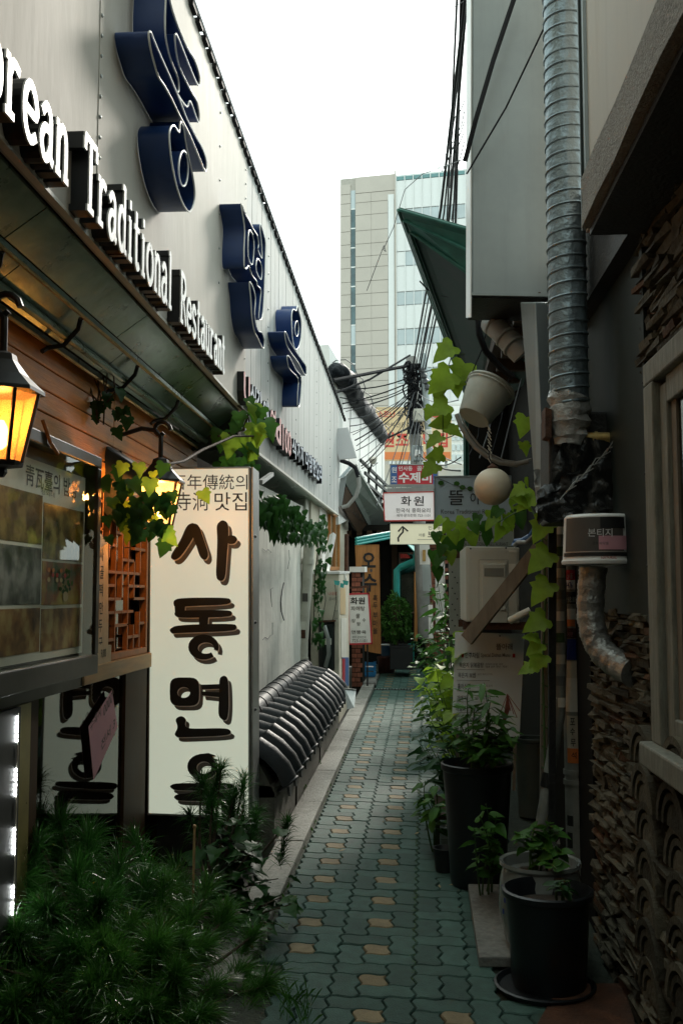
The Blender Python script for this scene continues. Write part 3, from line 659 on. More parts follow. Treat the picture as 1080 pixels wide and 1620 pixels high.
def strip2(pts, wd):
    n = len(pts); L, Rr = [], []
    for i, p in enumerate(pts):
        a, b = pts[max(0, i - 1)], pts[min(n - 1, i + 1)]
        dx, dy = b[0] - a[0], b[1] - a[1]; l = math.hypot(dx, dy) or 1
        nx, ny = -dy / l * wd / 2, dx / l * wd / 2; L.append((p[0] + nx, p[1] + ny)); Rr.append((p[0] - nx, p[1] - ny))
    return L, Rr
def raise_polys(strips, to3, d0, d1):
    """extrude flat strips (left, right edges) between lifts d0 and d1"""
    mb = MB()
    for k, (L, Rr) in enumerate(strips):
        n = len(L); e = k * .0004
        lo = [to3(p, d0) for p in L] + [to3(p, d0) for p in Rr]; hi = [to3(p, d1 + e) for p in L] + [to3(p, d1 + e) for p in Rr]
        fs = []
        for i in range(n - 1):
            fs.append((2 * n + i, 3 * n + i, 3 * n + i + 1, 2 * n + i + 1))
            fs.append((i, 2 * n + i, 2 * n + i + 1, i + 1)); fs.append((n + i + 1, 3 * n + i + 1, 3 * n + i, n + i))
        fs.append((0, n, 3 * n, 2 * n)); fs.append((n - 1, 3 * n - 1, 4 * n - 1, 2 * n - 1)); mb.add(lo + hi, fs)
    return mb
def curve_pts(pts, sub=3):
    if len(pts) < 3: return pts
    out = []
    for i in range(len(pts) - 1):
        p0, p1, p2, p3 = (Vector((*pts[min(max(i + k - 1, 0), len(pts) - 1)], 0)) for k in range(4))
        for j in range(sub):
            t = j / sub; q = .5 * ((2 * p1) + (p2 - p0) * t + (2 * p0 - 5 * p1 + 4 * p2 - p3) * t * t + (3 * p1 - p0 - 3 * p2 + p3) * t ** 3); out.append((q.x, q.y))
    return out + [pts[-1]]
def word(label, s, ya, yb, zb, cap):
    t = thing('raised_word', label, 'sign lettering', (XF, (ya + yb) / 2, zb)); pitch = (yb - ya) / len(s)
    wd = {'i': .7, 'l': .7, 't': .85, 'T': 1.1, 'R': 1.15}
    tot = sum(wd.get(c, 1) for c in s); u = (yb - ya) / tot; y = ya
    for c in s:
        cw = wd.get(c, 1) * u; g0 = y + cw * .02; gw = cw * .96
        st = [strip2([(g0 + p[0] * gw, zb + p[1] * cap) for p in curve_pts(q)], .03 if i == 0 or len(q) > 2 else .024) for i, q in enumerate(GL[c])]
        to3 = lambda p, d: Vector((XF + d, p[0], p[1]))
        L = raise_polys(st, to3, .062, .068).build('letter', M['lwhite'], t)
        raise_polys(st, to3, .003, .061).build('letter_return', M['lblack'], L)
        y += cw
word('raised white serif word Korean along the bottom of the fascia', 'Korean', 2.30, 3.10, 3.008, .262)
word('raised white serif word Traditional along the bottom of the fascia', 'Traditional', 3.25, 4.54, 3.008, .262)
word('raised white serif word Restaurant along the bottom of the fascia', 'Restaurant', 4.70, 5.90, 3.008, .25)
def raised_text(parent, s, o, ux, uy, m, depth, bold=.0):
    vs, fs = text_geo(s, bold); o, ux, uy = Vector(o), Vector(ux), Vector(uy); n = ux.cross(uy).normalized()
    f = [o + ux * x + uy * y + n * depth for x, y in vs]; b = [p - n * (depth - .003) for p in f]
    face = MB().add(f, fs).build('letter', m, parent)
    es = {}
    for q in fs:
        for i in range(len(q)):
            a, c = q[i], q[(i + 1) % len(q)]; k = (min(a, c), max(a, c)); es[k] = None if k in es else (a, c)
    mb = MB(); mb.add([p - n * .001 for p in f] + b, [(e[1], e[0], e[0] + len(f), e[1] + len(f)) for e in es.values() if e]); mb.build('letter_return', M['lblack'], face)
t = thing('raised_word', 'small raised pink and blue Korean letters on the far stretch of fascia', 'sign lettering', (-1.0, 9.5, 2.9))
P2 = lambda x, y: onP(x, y, XF, 7.08, .0325)
for s, x0, x1, yt, yb, m, bo in (('U', 372, 381, 587, 637, 'lpink', .03), ('식', 383, 391, 603, 643, 'lblue', .03), ('간', 393, 401, 612, 652, 'lblue', .03), ('에', 404, 412, 628, 668, 'lblue', .03), ('여', 416, 424, 642, 684, 'lpink', .03), ('d', 425, 433, 655, 698, 'lpink', .03),
                          ('100', 436, 450, 670, 712, 'lpink', .02), ('식', 452, 458, 690, 722, 'lblue', .03), ('가', 460, 464.5, 697, 728, 'lblue', .03), ('지', 466, 470, 703, 733, 'lblue', .03),
                          ('다', 474, 479, 712, 740, 'lblue', .03), ('양', 480, 485, 716, 746, 'lblue', .03), ('한', 486, 491, 722, 752, 'lblue', .03), ('요', 492, 496, 728, 757, 'lblue', .03), ('리', 497, 501, 733, 762, 'lblue', .03)):
    o = P2(x0, yb); e = P2(x1, 800); o.z -= .0; ux = Vector((e.x - o.x, e.y - o.y, 0)); h = P2(x0, yt).z - o.z
    raised_text(t, s, o, ux, (0, 0, h), M[m], .06, bo)

# ================================================================ LANTERNS
def lamp_glass(name, k):
    m = bpy.data.materials.new(name); m.use_nodes = True; t = m.node_tree; b = t.nodes['Principled BSDF']
    nz = t.nodes.new('ShaderNodeTexNoise'); nz.inputs['Scale'].default_value = 40; nz.inputs['Detail'].default_value = 6; rm = t.nodes.new('ShaderNodeValToRGB'); rm.color_ramp.elements[0].color = (.28, .17, .06, 1); rm.color_ramp.elements[1].color = (.62, .46, .24, 1); rm.color_ramp.elements[0].position = .3; rm.color_ramp.elements[1].position = .65; t.links.new(nz.outputs['Fac'], rm.inputs['Fac']); t.links.new(rm.outputs[0], b.inputs['Base Color']); t.links.new(rm.outputs[0], b.inputs['Emission Color'])
    b.inputs['Base Color'].default_value = (.8, .62, .36, 1); b.inputs['Roughness'].default_value = .6
    b.inputs['Emission Color'].default_value = (1, .6, .2, 1); b.inputs['Emission Strength'].default_value = k
    tr = t.nodes.new('ShaderNodeBsdfTransparent'); tr.inputs['Color'].default_value = (1, .8, .5, 1)
    mi = t.nodes.new('ShaderNodeMixShader'); mi.inputs[0].default_value = .62
    t.links.new(tr.outputs[0], mi.inputs[1]); t.links.new(b.outputs[0], mi.inputs[2]); t.links.new(mi.outputs[0], t.nodes['Material Output'].inputs['Surface']); return m
def lantern(c, label, glow, watts, rot=.3):
    t = thing('wall_lantern', label, 'lantern', c, 'iron lanterns under the eave'); c = Vector(c); n = 6
    rp = lambda r, h, k: c + Vector((r * math.cos(rot + k * math.pi / 3), r * math.sin(rot + k * math.pi / 3), h))
    rt, rb_, ht = .105, .06, .215; gm = lamp_glass('lantern_glass', glow)
    for k in range(n):
        pane = MB().slab([rp(rb_, 0, k), rp(rb_, 0, k + 1), rp(rt, ht, k + 1), rp(rt, ht, k)], -(c + Vector((0, 0, .1)) - rp(.1, .1, k + .5)).normalized() * .002).build('glass_panel', gm, t)
        MB().bar(rp(rb_ + .004, 0, k), rp(rt + .004, ht, k), .01, .01).build('corner_bar', M['iron'], t)
    MB().lathe(c + Vector((0, 0, ht)), [(.108, -.004), (.13, 0), (.128, .012), (.08, .055), (.045, .1), (.04, .12), (.018, .13)], 6, Z3).build('cap', M['iron'], t)
    MB().lathe(c, [(.012, -.045), (.022, -.03), (.02, -.018), (.066, -.012), (.07, .004)], 6, Z3).build('base', M['iron'], t)
    sp = [c + Vector((0, 0, ht + .13)), c + Vector((0, 0, ht + .19)), c + Vector((.0, .0, ht + .235)), c + Vector((-.03, 0, ht + .27)), c + Vector((-.1, 0, ht + .28)), c + Vector((-.2, 0, ht + .25))]
    MB().tube(sp, .012, 7).build('bracket', M['iron'], t, smooth=True)
    MB().tube([c + Vector((.05 * math.cos(a) * (1 - a / 9), 0, ht + .27 + .05 * math.sin(a) * (1 - a / 9))) for a in [i * .5 for i in range(12)]], .011, 6).build('scroll', M['iron'], t, smooth=True)
    MB().lathe(c + Vector((0, 0, .04)), [(.004, 0), (.02, .015), (.026, .04), (.018, .07), (.008, .09)], 10, Z3).build('bulb', M['bulb'], t, smooth=True)
    ld = bpy.data.lights.new('lantern_light', 'POINT'); ld.energy = watts; ld.color = (1, .6, .26); ld.shadow_soft_size = .03
    lo = bpy.data.objects.new('lantern_light', ld); COL.objects.link(lo); lo.parent = t; lo.location = (0, 0, .155)
    return t
c = onX(4, 622, -1.24)
lantern((c.x, c.y, c.z - .215), 'iron lantern with amber glass near the poster case', .05, 6, .2)
c = onX(254, 764, -1.25)
lantern((c.x, c.y, c.z - .215), 'lit iron lantern half hidden by vine leaves beside the tall sign', .7, 19, .5)
# dark loudspeaker beside the second lantern
t = thing('loudspeaker', 'black loudspeaker tilted on the plank wall above the lattice window', 'loudspeaker', (-1.45, 5.05, 2.08))
sp = [at(150, 800, 5.0), at(195, 842, 5.1), at(215, 735, 5.1), at(168, 705, 5.0)]
MB().slab(sp, (-.02, .16, .02)).build('cabinet', M['black'], t, bevel=.01)
MB().slab([sp[1] + Vector((.002, .02, .02)), sp[1] + Vector((-.014, .14, .03)), sp[2] + Vector((-.014, .14, -.01)), sp[2] + Vector((.002, .02, -.02))], (.006, 0, 0)).build('grille', M['casewood'], t)
mb = MB()
for i in range(9):
    p = sp[1].lerp(sp[2], .12 + i * .09) + Vector((.009, .03, 0)); mb.bar(p, p + Vector((-.012, .1, .008)), .004, .008)
tag(mb.build('grille_bars', M['brass'], t), kind='stuff')
MB().bar(sp[2] + Vector((-.1, .06, 0)), Vector((XW, 5.25, 2.45)), .03, .03).build('bracket', M['iron'], t)

# ================================================================ TALL LIGHTBOX SIGN
YS = 5.93
sb = thing('lightbox_sign', 'tall white lightbox sign with black brush lettering beside the glass door', 'sign', at(320, 1292, YS))
c = [at(232, 1290, YS), at(396, 1296, YS), at(396, 738, YS), at(236, 740, YS)]
MB().slab(c[::-1], (0, .30, 0)).build('cabinet', M['alu'], sb, bevel=.006)
MB().slab([c[0] + Vector((.015, -.006, .015)), c[1] + Vector((-.012, -.006, .015)), c[2] + Vector((-.012, -.006, -.012)), c[3] + Vector((.015, -.006, -.012))][::-1], (0, .0055, 0)).build('sign_face', M['signface'], sb)
MB().hexa([c[1] + Vector((.001, .02, 0)), c[1] + Vector((.012, .02, 0)), c[1] + Vector((.012, .27, 0)), c[1] + Vector((.001, .27, 0)), c[2] + Vector((.001, .02, 0)), c[2] + Vector((.012, .02, 0)), c[2] + Vector((.012, .27, 0)), c[2] + Vector((.001, .27, 0))]).build('side_panel', M['alu'], sb)
for k in range(3):
    p = c[1].lerp(c[2], .3 + k * .25) + Vector((.012, .1, 0)); MB().lathe(p, [(.01, 0), (.009, .006), (.003, .01)], 8, X3).build('bolt', M['iron'], sb)
MB().box(c[0].x + .05, c[1].x - .05, YS + .05, YS + .25, .1, c[0].z).build('stand', M['black'], sb)
def chaikin(p, n=2):
    for _ in range(n):
        r = []
        for i in range(len(p)):
            a, b = p[i], p[(i + 1) % len(p)]; r += [(a[0] * .78 + b[0] * .22, a[1] * .78 + b[1] * .22), (a[0] * .22 + b[0] * .78, a[1] * .22 + b[1] * .78)]
        p = r
    return p
def stroke(pts, dx=0, dy=0): return [(x + dx, y + dy) for x, y in pts]
def ring(cx, cy, rx, ry, ix, iy, jx, jy, n=22, g=(), p=2.0):
    Q = []
    se = lambda a, r: math.copysign(abs(a) ** (2 / p), a) * r
    for k in range(n):
        if k in g: continue
        a, b = 2 * math.pi * k / n, 2 * math.pi * (k + 1) / n
        Q.append([(cx + se(math.cos(a), rx), cy + se(math.sin(a), ry)), (cx + se(math.cos(b), rx), cy + se(math.sin(b), ry)), (ix + math.cos(b) * jx, iy + math.sin(b) * jy), (ix + math.cos(a) * jx, iy + math.sin(a) * jy)])
    return Q
Z2 = lambda L: [(x / 2.571, y / 2.571 + 450) for x, y in L]
Z3_ = lambda L: [(x / 2.571, y / 2.571 + 850) for x, y in L]
CH = [
 ([Z2(q) for q in ([(762, 980), (790, 968), (806, 992), (782, 1042), (740, 1105), (716, 1122), (697, 1115), (700, 1096), (735, 1045)], [(788, 970), (812, 980), (832, 1040), (852, 1100), (838, 1123), (816, 1112), (800, 1060), (778, 1005)],
   [(882, 978), (905, 957), (930, 970), (931, 1030), (925, 1100), (919, 1190), (905, 1208), (879, 1198), (884, 1100), (886, 1030)], [(926, 1021), (958, 1022), (968, 1038), (955, 1056), (926, 1056)])]),
 ([Z3_(q) for q in ([(706, 258), (735, 246), (930, 245), (943, 258), (932, 274), (760, 280), (712, 288)], [(712, 270), (756, 270), (753, 322), (715, 318)], [(713, 302), (745, 297), (935, 295), (948, 308), (938, 324), (735, 328), (712, 318)],
   [(812, 322), (850, 322), (847, 362), (812, 362)], [(690, 374), (722, 356), (955, 350), (966, 365), (955, 381), (722, 389), (700, 391)])] + [Z3_(q) for q in ring(830, 446, 62, 51, 840, 450, 33, 23, 22, (1, 2))]),
 ([Z3_(q) for q in ([(820, 599), (900, 596), (900, 615), (824, 618)], [(820, 626), (900, 630), (900, 650), (824, 642)], [(893, 572), (914, 560), (930, 573), (933, 680), (928, 735), (914, 746), (888, 726), (894, 640)],
   [(714, 738), (738, 724), (759, 735), (754, 765), (770, 778), (920, 774), (943, 786), (934, 805), (760, 812), (722, 812), (711, 800), (727, 772)])] + [Z3_(q) for q in ring(753, 627, 60, 58, 750, 630, 26, 22, 22, (), 4.0)]),
 ([Z3_(q) for q in ([(812, 880), (850, 876), (880, 886), (840, 900)], [(688, 1012), (716, 997), (870, 999), (952, 998), (955, 1022), (720, 1030)], [(706, 1056), (725, 1040), (930, 1034), (946, 1050), (930, 1070), (730, 1071)], [(898, 1068), (942, 1060), (936, 1135), (905, 1140)])] + [Z3_(q) for q in ring(826, 931, 62, 52, 832, 935, 30, 25, 22, ())]),
]
for q in CH:
    for dx, dy, m, lift, nm in ((6, 7.5, M['inkgrey'], .0105, 'drop_shadow'), (1.3, 1.6, M['swhite'], .0118, 'outline'), (0, 0, M['ink'], .0135, 'brush_character')):
        mb = MB()
        for k, s in enumerate(q):
            if len(s) > 4 or k < 5 and len(q) < 12: s = chaikin(s)
            P = [at(x + dx, y + dy, YS) + Vector((0, -lift - k * .00004, 0)) for x, y in s]
            mb.poly(P)
        mb.build(nm, m, sb)
for s, bx in (('百年傳統의', (272, 751, 392, 775)), ('寺洞', (279, 779, 329, 808)), ('맛집', (340, 779, 391, 808))): ptext(sb, s, *bx, YS, M['ink'], .010, 0)

# ================================================================ LOW WALL WITH TILE CAP
tw = thing('tile_capped_wall', 'low cement wall capped with dark grey curved roof tiles', 'wall', G(-1.05, 7.8))
D0, D1 = 6.28, 10.8
MB().gbox(-1.36, -.935, D0, D1, -.05, .37).build('wall_body', M['cement'], tw)
MB().hexa([G(-1.3, D0, .3), G(-.92, D0, .3), G(-.92, D1, .3), G(-1.3, D1, .3), G(-1.3, D0, .56), G(-1.03, D0, .5), G(-1.03, D1, .5), G(-1.3, D1, .56)]).build('tile_bed', M['cement'], tw)
def gtile(length, r, n, half=True, th=.012):
    """one curved tile lying along -slope; local mesh"""
    pass
PATH = [(-1.27, .625), (-1.17, .615), (-1.07, .585), (-1.065, .592), (-.98, .535), (-.91, .46), (-.868, .372)]
def sweep(d, r0, r1, n, ang, lift, tw_, th, wob=0):
    """curved tile bent over the wall: arc section of half-angle ang swept along PATH"""
    V = []; m = len(PATH)
    for i, (x, z) in enumerate(PATH):
        a, b = PATH[max(0, i - 1)], PATH[min(m - 1, i + 1)]; t = Vector((b[0] - a[0], 0, b[1] - a[1])).normalized(); up = Vector((-t.z, 0, t.x)); r = r0 + (r1 - r0) * i / (m - 1) + (.004 if i > 2 else 0)
        for q in (r, r - th):
            for j in range(n):
                f = -ang + 2 * ang * j / (n - 1); o = up * (math.cos(f) * q * tw_ + lift); V.append(G(x, d + wob * i + math.sin(f) * q, z) + Vector((o.x, 0, o.z)))
    F = []
    for L in range(m - 1):
        for w_ in (0, 1):
            o0, o1 = (2 * L + w_) * n, (2 * L + 2 + w_) * n; F += [(o0 + j, o0 + j + 1, o1 + j + 1, o1 + j) for j in range(n - 1)]
    o0 = 2 * (m - 1) * n; F += [(o0 + j, o0 + j + 1, o0 + n + j + 1, o0 + n + j) for j in range(n - 1)]
    return MB().add(V, F)
d = D0 + .06
while d < D1 - .05:
    tl = sweep(d, .078, .084, 11, 1.6, -.012, 1.0, .016, rnd.uniform(-.003, .003)).build('cover_tile', M['tile'], tw, smooth=True)
    e = G(-.862, d, .375); ax = Vector((.62, 0, -.78))
    MB().lathe(e, [(.074, -.004), (.08, .004), (.07, .012), (.062, .008), (.03, .008), (.024, .014), (.004, .014)], 18, ax).build('tile_end', M['tile'], tl, smooth=True)
    sweep(d + .145, .1, .1, 9, 1.25, .03, -.62, .014).build('trough_tile', M['tile'], tw, smooth=True)
    c0 = G(-.872, d + .145, .335); cr = [c0 + Vector((0, t * .1, .035 * t * t + .02)) for t in [-1 + j / 4 for j in range(9)]] + [c0 + Vector((.012, t * .095, .075 * t * t - .07)) for t in [1 - j / 4 for j in range(9)]]
    MB().slab(cr, (-.016, 0, 0)).build('crescent_end', M['tile'], tl)
    d += .29
d = D0
while d < D1:
    e = min(D1, d + .3); pts = []
    a, b = G(-1.29, d + .004, .65), G(-1.29, e - .004, .65 + rnd.uniform(-.004, .004))
    MB().tube([a, a.lerp(b, .8), a.lerp(b, .801), b], [.085, .085, .092, .092], 14, up=X3).build('ridge_tile', M['tile'], tw, smooth=True); d = e
MB().gbox(-1.36, -1.22, D0, D1, .45, .63).build('ridge_bed', M['cement'], tw)
for k in range(5):
    x0 = 5.9 + k * .8; MB().bar(G(-.932, x0 + .6, .0), G(-.93, x0 + .62, .34), .012, .006).build('crack_line', M['mortar'], tw) if k % 2 else None
# tin tray and lower tiles at its far end
tt = thing('tin_tray', 'bent shiny tin tray leaning at the far end of the tiled wall', 'tray', G(-.8, 10.25))
MB().slab([at(545, 1090, 10.2), at(563, 1092, 10.2), at(560, 1120, 9.9), at(549, 1122, 9.9)], (0, .01, .004)).build('pan', M['alu'], tt)
MB().bar(at(545, 1090, 10.2), at(563, 1092, 10.2), .02, .02).build('rim', M['alu'], tt)

# ================================================================ PLASTER WALL, PIPE, METER PIER
pw = thing('plaster_wall', 'old white plaster wall with grey cracks behind the tile-capped wall', 'wall', G(-1.35, 8.2))
XP = -1.37
mb = MB(); nd, nz_ = 24, 14; V = []
for i in range(nd + 1):
    for j in range(nz_ + 1): V.append(G(XP + rnd.uniform(-.006, .006), 7.4 + (11.3 - 7.4) * i / nd, 2.4 * j / nz_))
mb.add(V, [(i * (nz_ + 1) + j, (i + 1) * (nz_ + 1) + j, (i + 1) * (nz_ + 1) + j + 1, i * (nz_ + 1) + j + 1) for i in range(nd) for j in range(nz_)])
mb.build('plaster_face', M['plaster'], pw, smooth=True)
MB().gbox(XP - .25, XP - .012, 7.39, 11.3, -.05, 2.4).build('wall_core', M['plaster'], pw)
MB().gbox(XP - .25, XP + .03, 11.3, 11.56, -.05, 2.5).build('wall_end', M['plaster'], pw, bevel=.01)
W_ = lambda x, y, dx=.012: onP(x, y, XP + dx, 0, .018)
MB().tube([W_(*p) for p in ((449, 922), (446, 935), (444, 952), (445, 968), (449, 981))], .006, 6).build('cable_scar', M['sooty'], pw)
for L in (((415, 868), (421, 872), (424, 869), (429, 874)), ((416, 1012), (419, 1008), (424, 1011), (428, 1005), (431, 1004), (431, 985)), ((455, 900), (458, 885), (457, 870)), ((432, 930), (428, 932), (430, 960))):
    MB().tube([W_(x, y, .004) for x, y in L], .0022, 5).build('crack', M['sooty'], pw)
pp = thing('drain_pipe', 'stained white plastic drain pipe at the corner of the plaster wall', 'pipe', G(-1.17, 10.3))
a, b = at(474, 1084, 11.15), at(489, 862, 11.15)
MB().tube([a, a.lerp(b, .5), b], .062, 14).build('pipe_run', M['pvc'], pp, smooth=True)
MB().tube([a.lerp(b, .86), a.lerp(b, .9)], .071, 14).build('collar', M['pvc'], pp, smooth=True); MB().tube([a.lerp(b, .0), a.lerp(b, .2)], .08, 14).build('foot', M['pvc'], pp, smooth=True)
for k, (u, m) in enumerate(((.62, 'inkdark'), (.42, 'paper'), (.36, 'rust'))):
    p = a.lerp(b, u); MB().slab([p + Vector((-.03, -.064, -.04)), p + Vector((.03, -.064, -.04)), p + Vector((.03, -.064, .05)), p + Vector((-.03, -.064, .05))], (0, .004, 0)).build('sticker', M[m], pp)
mp_ = thing('meter_pier', 'cream plastered pier with gas meter niche and pasted posters', 'pier', G(-1.1, 10.9))
MB().gbox(-1.4, -.995, 11.6, 13.1, -.05, 1.64).build('pier_body', M['cream'], mp_)
MB().gbox(-1.41, -.985, 11.57, 13.12, 1.642, 1.67).build('cap', M['white'], mp_)
def pier_q(x0, y0, x1, y1, Y, m, nm, th=.01, par=mp_): return MB().slab([at(x0, y1, Y), at(x1, y1, Y), at(x1, y0, Y), at(x0, y0, Y)][::-1], (0, th, 0)).build(nm, M[m], par)
pier_q(504, 983, 529, 1060, 11.57, 'sooty', 'niche', .02); nb = pier_q(511, 988, 526, 1058, 11.54, 'darkmetal', 'meter_box', .025)
MB().tube([at(513, 990, 11.52), at(519, 1010, 11.5), at(520, 1035, 11.5), at(515, 1055, 11.52)], .025, 8).build('meter_pipe', M['alu'], nb, smooth=True)
pier_q(514, 1010, 524, 1020, 11.49, 'paper', 'meter_dial', .01, nb); MB().bar(at(502, 983, 11.55), at(531, 982, 11.55), .05, .02).build('niche_hood', M['rust'], mp_)
side = lambda x, y, k=.0: onP(x, y, -.993 + k, 0, .018)
for x0, y0, x1, y1, m in ((538, 930, 546, 972, 'osign'), (539, 978, 548, 1040, 'paper'), (541, 1040, 551, 1085, 'sblue'), (541, 1042, 545, 1086, 'sred')):
    MB().slab([side(x0, y1), side(x1, y1), side(x1, y0), side(x0, y0)], (.004 if m != 'sred' else .006, 0, 0)).build('poster', M[m], mp_)
for k in range(3):
    p = at(528 + k * 7, 918 + 4 * (k % 2), 11.45 + k * .3); MB().slab([p, p + Vector((.07, 0, -.01)), p + Vector((.06, -.01, -.06)), p + Vector((.01, -.01, -.05))], (0, .004, 0)).build('green_tape', M['teal'], mp_)
for s, bx, m in (('나대로', (519, 936, 533, 942), 'inkred'), ('공사중', (520, 945, 533, 950), 'inkdark'), ('○○', (529, 965, 534, 980), 'inkgrey')): ptext(mp_, s, *bx, 11.59, M[m], .006)
for x in (503, 520): MB().tube([at(x + 10, 925, 11.57), at(x + 12, 950, 11.56), at(x + 6, 983, 11.57)], .004, 5).build('cable', M['cable'], mp_)
# ================================================================ NEIGHBOUR BEYOND THE FASCIA (left)
nh = thing('neighbour_house', 'white walled house beyond the fascia with sheet gutter and small window', 'house', G(-1.5, 14))
MB().gbox(-4, -1.32, 11.6, 17.2, -.05, 2.75).build('wall', M['cream'], nh)
MB().gbox(-1.325, -1.30, 12.4, 13.2, 1.2, 2.72).build('pilaster', M['white'], nh)
wn = MB().gbox(-1.33, -1.285, 13.6, 15.1, 1.68, 1.73).build('window', M['orangewood'], nh)
for a in (13.6, 14.32, 15.04): MB().gbox(-1.325, -1.28, a, a + .06, 1.731, 2.45).build('frame', M['orangewood'], wn)
MB().gbox(-1.322, -1.31, 13.66, 15.04, 1.731, 2.45).build('pane', M['darkpane'], wn)
MB().gbox(-1.33, -1.28, 13.6, 15.1, 2.451, 2.5).build('head', M['orangewood'], wn)
MB().slab([at(521, 846, 12.2), at(527, 842, 12.2), at(516, 902, 12.2), at(510, 905, 12.2)], (0, .5, 0)).build('awning_board', M['white'], nh)
MB().slab([at(497, 905, 12.3), at(545, 905, 12.3), at(548, 918, 12.3), at(497, 918, 12.3)], (0, .12, 0)).build('ledge', M['white'], nh)
MB().tube([at(547, 1000, 14.2), at(548, 845, 14.2)], .03, 8).build('downpipe', M['rust'], nh)
# eave and gutter
A4, B4, C4, D4 = at(545, 758, 14), at(564, 736, 14), at(618, 826, 18.5), at(590, 842, 18.5)
gt = MB().slab([A4, B4, C4, D4], (.0, 0, -.03)).build('gutter', M['gutter'], nh)
for k in range(13):
    u = k / 12; MB().bar(A4.lerp(D4, u) + Vector((0, 0, .006)), B4.lerp(C4, u) + Vector((0, 0, .006)), .05, .03).build('gutter_strap', M['gutter'], gt)
for k in range(3):
    u = .1 + k * .4; MB().bar(A4.lerp(B4, u) + Vector((0, 0, .01)), D4.lerp(C4, u) + Vector((0, 0, .01)), .025, .025).build('gutter_rib', M['zincl'], gt)
E4, F4 = at(537, 800, 13.9), at(570, 856, 18.5)
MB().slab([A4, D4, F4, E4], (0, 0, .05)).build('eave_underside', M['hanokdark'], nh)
for k in range(20):
    u = .04 + k * .048; p, q = A4.lerp(D4, u), E4.lerp(F4, u); MB().bar(p.lerp(q, .1) + Vector((0, 0, -.04)), p.lerp(q, .8) + Vector((0, 0, -.05)), .05, .05).build('rafter', M['darkwood'], nh)
MB().slab([at(538, 757, 13.9), at(548, 752, 13.9), at(540, 800, 13.9), at(533, 800, 13.9)], (0, .05, 0)).build('grey_bracket', M['zinc'], nh)
MB().slab([at(536, 756, 13.85), at(543, 756, 13.85), at(560, 735, 14), at(552, 738, 14)], (0, .08, .02)).build('grey_bracket', M['zinc'], nh)
MB().tube([at(538, 728, 13.8), at(552, 733, 13.8), at(562, 740, 13.8), at(567, 755, 13.8)], .03, 8).build('black_hose', M['cable'], nh, smooth=True)
MB().tube([at(567, 752, 13.8), at(568, 768, 13.8), at(563, 785, 13.8), at(550, 800, 13.8), at(540, 803, 13.8)], .028, 8).build('pale_hose', M['hose'], nh, smooth=True)
# white gable behind, tarp bundle, railing, lamp
wb = thing('white_annex', 'tall white wall rising behind the sheet gutter', 'building', at(575, 800, 17))
q = [at(536, 830, 14.6), at(608, 792, 22), at(608, 702, 22), at(545, 588, 15), at(520, 545, 14.6)]
MB().slab(q, (-1.6, .3, 0)).build('wall', M['white'], wb)
for k in range(5): MB().bar(q[3].lerp(q[2], .12 + k * .2) + Vector((.006, 0, -.05)), q[0].lerp(q[1], .12 + k * .2) + Vector((.006, 0, 0)), .01, .012).build('sheet_joint', M['zincl'], wb)
tb = thing('tarp_bundle', 'black plastic tarpaulin bundle lashed along the top of the white wall', 'tarpaulin', at(570, 690, 17))
pts = [(522, 586, 14.3), (535, 588, 14.5), (549, 606, 15), (562, 632, 16), (578, 655, 18), (596, 683, 20.5), (607, 697, 22)]
mb = MB(); P = [at(*p) for p in pts]
rr_ = [.08, .14, .16, .15, .17, .19, .08]; Q = []; RQ = []
for i in range(6):
    for j in range(7): Q.append(P[i].lerp(P[i + 1], j / 7)); RQ.append((rr_[i] + (rr_[i + 1] - rr_[i]) * j / 7) * rnd.uniform(.82, 1.15))
mb.tube(Q, RQ, 16); o = mb.build('bundle', M['tarp'], tb, smooth=True)
for v in o.data.vertices: v.co += Vector((rnd.uniform(-.028, .028), rnd.uniform(-.03, .03), rnd.uniform(-.03, .03)))
sbd = o.modifiers.new('subdiv', 'SUBSURF'); sbd.levels = sbd.render_levels = 1
for k in range(1, 6):
    c = P[k].lerp(P[k + 1], .3) if k < 6 else P[k]; dd = (P[k + 1] - P[k]).normalized()
    MB().tube([c + (dd.cross(Z3).normalized() * math.cos(a) + Z3 * math.sin(a)) * .24 for a in [i * .628 for i in range(11)]], .008, 5).build('lashing', M['cablegrey'], tb)
MB().slab([at(596, 694, 21), at(610, 697, 22), at(608, 712, 22), at(598, 704, 21)], (-.1, .3, .05)).build('stub', M['concrete'], tb)
rl = thing('roof_railing', 'dark grey roof railing with mesh panel above the gutter', 'railing', at(590, 790, 18))
for a, b in (((570, 728), (611, 768)), ((577, 748), (611, 777)), ((580, 765), (608, 790))): MB().bar(at(*a, 16.5), at(*b, 18.5), .035, .05).build('rail', M['darkmetal'], rl)
for x, ya, yb, yy in ((583, 740, 765, 17), (595, 752, 776, 17.6), (607, 763, 792, 18.3)): MB().bar(at(x, yb, yy), at(x, ya, yy), .04, .04).build('post', M['darkmetal'], rl)
MB().slab([at(580, 768, 17), at(604, 790, 18.3), at(604, 812, 18.3), at(581, 785, 17)], (0, .02, 0)).build('mesh_panel', M['darkmetal'], rl)
fl = thing('flood_lamp', 'small caged flood lamp on the roof railing', 'lamp', at(587, 745, 16.9))
MB().bar(at(585, 745, 16.9), at(588, 733, 16.9), .03, .03).build('arm', M['iron'], fl)
MB().lathe(at(590, 734, 16.9), [(.03, 0), (.06, .05), (.075, .11)], 10, Vector((0, -.4, 1))).build('shade', M['pvc'], fl, smooth=True)
MB().tube([at(584, 728, 16.8), at(590, 738, 16.75), at(597, 732, 16.8)], .008, 5).build('cage', M['iron'], fl)
gb = thing('blank_board', 'plain pale grey board fixed at the far end of the fascia', 'board', at(540, 750, 13.6))
